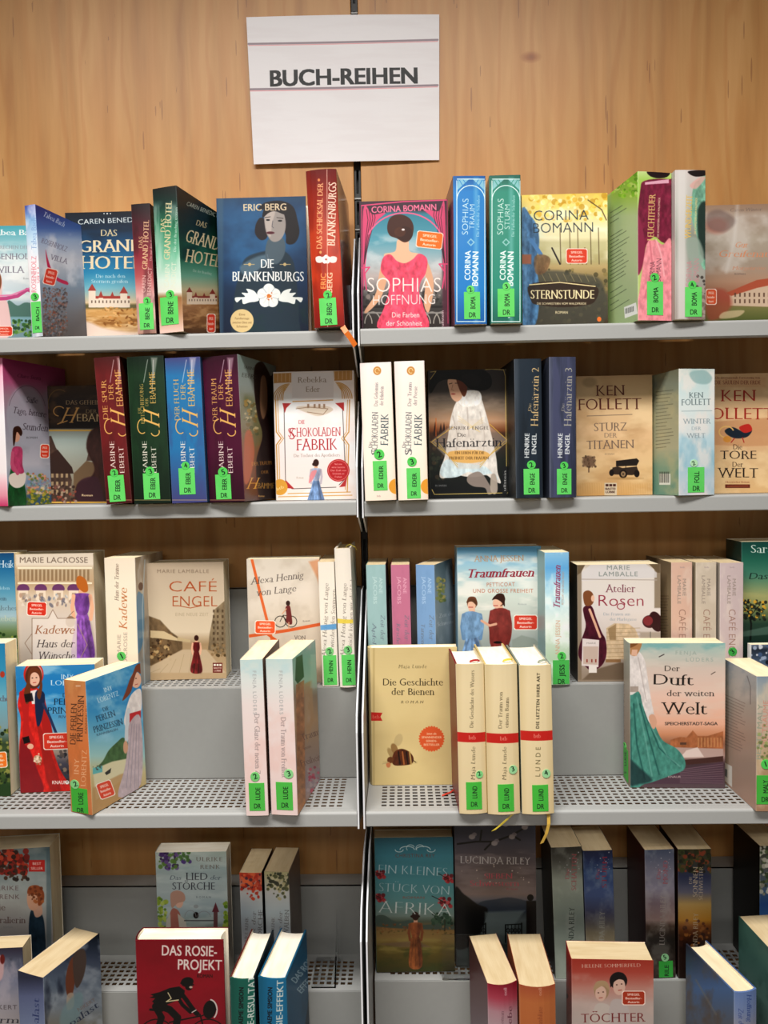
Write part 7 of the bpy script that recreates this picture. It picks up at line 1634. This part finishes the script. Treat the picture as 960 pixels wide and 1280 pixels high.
spine('thick novel with a dark red rounded spine and cream page top', G4r, 'R4', 613, 650, 1230, .962, .105, phi=-8, tilt=.4, bulge=.006, arts={'spine': red_s, 'back': red_b}, col='8c5058', pages='tan')
spine('thick novel with an orange rounded spine, right of the dark red spine', G4r, 'R4', 652, 697, 1231, .962, .110, phi=0, tilt=.3, bulge=.006, arts={'spine': lambda c: (c.g([(1230, 'a8583c'), (1250, 'b87044'), (1290, 'b46c40')]), c.t(674, 1236, 'oo8', 4, 'c88c74', 'b', w=10, r=89), c.t(674, 1272, 'Mohnblüte', 6, '8c4c34', 's', w=34, r=89, sk=.2))}, col='a86040', pages='tan')
def tocht(c):
    c.g([(1196, '9c382c'), (1215, 'a84c40'), (1235, 'b88478'), (1255, 'b8a49c'), (1290, 'b4aaa4')]); c.n('c8b0a8', .4, 24, 16, y0=1215)
    c.p([(742, 1262), (748, 1254), (760, 1256), (766, 1266), (766, 1282), (738, 1282)], 'c0b4ac', 1, .9, 1); c.e(752, 1238, 9.5, 12, 'a08468', 1); c.e(751, 1242, 7, 9.5, 'd0ac9c', .8); c.p([(742, 1238), (746, 1227), (758, 1227), (762, 1238), (754, 1232)], 'ac9070', .8, 1, 1)
    c.p([(764, 1252), (778, 1250), (786, 1262), (786, 1280), (762, 1280)], 'b8aca8', 1, .9, 1); c.e(773, 1226, 11, 11, '1c1618', .8); c.e(774, 1233, 7.6, 11, 'd0ac9c', .8); c.p([(763, 1234), (765, 1220), (778, 1216), (784, 1226), (774, 1224), (767, 1228)], '1c1618', .8, 1, 1)
    for x, y in ((748, 1241), (754, 1240), (771, 1231), (777, 1230)): c.e(x, y, 1, .7, '3c2420')
    c.l([(749, 1247.5), (753, 1247)], 1, 'a05048'); c.l([(773, 1238), (777, 1237.5)], 1, 'a04440')
    c.t(764, 1207, 'HELENE SOMMERFELD', 4.4, 'd8b8a8', 's', w=74, r=1); c.t(766, 1272, 'TÖCHTER', 11, '742c2c', 's', w=80, r=1); c.badge(792, 1247.5, 29, 18, col='a84028')
face('red novel with two young women on its cover, face out', G4r, 'R4', 715.5, 816, 1199, .985, .04, phi=92, arts={'front': tocht, 'spine': lambda c: (c.g([(1196, 'a02c2c'), (1240, '8c4c44'), (1290, 'a08c88')]), c.e(709, 1245, 2, 3, '241c1c'), c.n('6c5c5c', .5, 6, 12, y0=1230))}, col='9c4438', pages='tan')
def hoff_s(c): c.g([(1238, '6c84b4'), (1262, '7c8cb0'), (1290, '98949c')]); c.r(910, 1230, 917, 1290, '2c5080', .8); c.t(925, 1272, 'Zeit der', 5.6, '3c4c84', 's', w=26, r=-89, sk=.2); c.t(935, 1258, 'Hoffnung', 6, '2c4484', 's', w=34, r=-89, sk=.2)
def hoff_b(c): c.g([(1175, '34343c'), (1205, '4c5870'), (1235, '5c78a4'), (1290, '6c6c70')]); c.n('6c5c50', .7, 12, 22, i=1); c.l([(870, 1225), (895, 1268)], 2, '8c8478', .5, 2)
spine('blue cloth like hardback angled outwards with a wide cream page top, bottom right', G4r, 'R4', 917, 945, 1241, .958, .105, phi=-13, hc=True, bulge=.003, arts={'spine': hoff_s, 'back': hoff_b}, col='4c6494', pages='cream')
spine('book with a grey green back cover, cut off by the bottom right photo corner', G4r, 'R4', 960, 1000, 1186, .985, .075, phi=-5, arts={'back': lambda c: (c.g([(1160, '4c7068'), (1220, '54746c'), (1290, '688078')]), c.n('3c5850', .5, 10, 20)), 'spine': lambda c: (c.g([(1175, '1c1c18'), (1290, '3c4840')]),)}, col='4c6860', pages='tan')
# clear acrylic book supports
def support(px, D, z, wz, hz, dep, label):
    x = x_at(px, D, z); r = empty('book_support', (x, D, EYE+z+.0006)); tag(r, label, 'bookend', 'clear acrylic book supports')
    m = MB(); m.box(-wz/2, wz/2, 0, .002, .002, hz); m.build('upright_plate', M_ACRYL, r, bevel=.0006)
    m = MB(); m.box(-wz/2, wz/2, 0, dep, 0, .002); m.build('foot_plate', M_ACRYL, r, bevel=.0006)
support(585, 1.079, SH['R4u'], .075, .068, .012, 'clear acrylic plate in front of the dark twilight novel')
m = MB()
sx = x_at(420, 1.10, SH['L4u']); r = empty('book_support', (sx, 1.085, EYE+SH['L4u']+.0006)); tag(r, 'clear acrylic wedge bookend standing right of the teal blue hardback', 'bookend', 'clear acrylic book supports')
m.poly([(-.001, 0, .002), (-.001, .07, .002), (-.001, .06, .085)]); m.poly([(.001, 0, .002), (.001, .06, .085), (.001, .07, .002)])
for a, b in (((0, .002), (.07, .002)), ((.07, .002), (.06, .085)), ((.06, .085), (0, .002))): m.quad((-.001, *a), (.001, *a), (.001, *b), (-.001, *b))
m.build('side_plate', M_ACRYL, r)
m = MB(); m.box(-.035, .001, .0, .07, 0, .002); m.build('foot_plate', M_ACRYL, r)
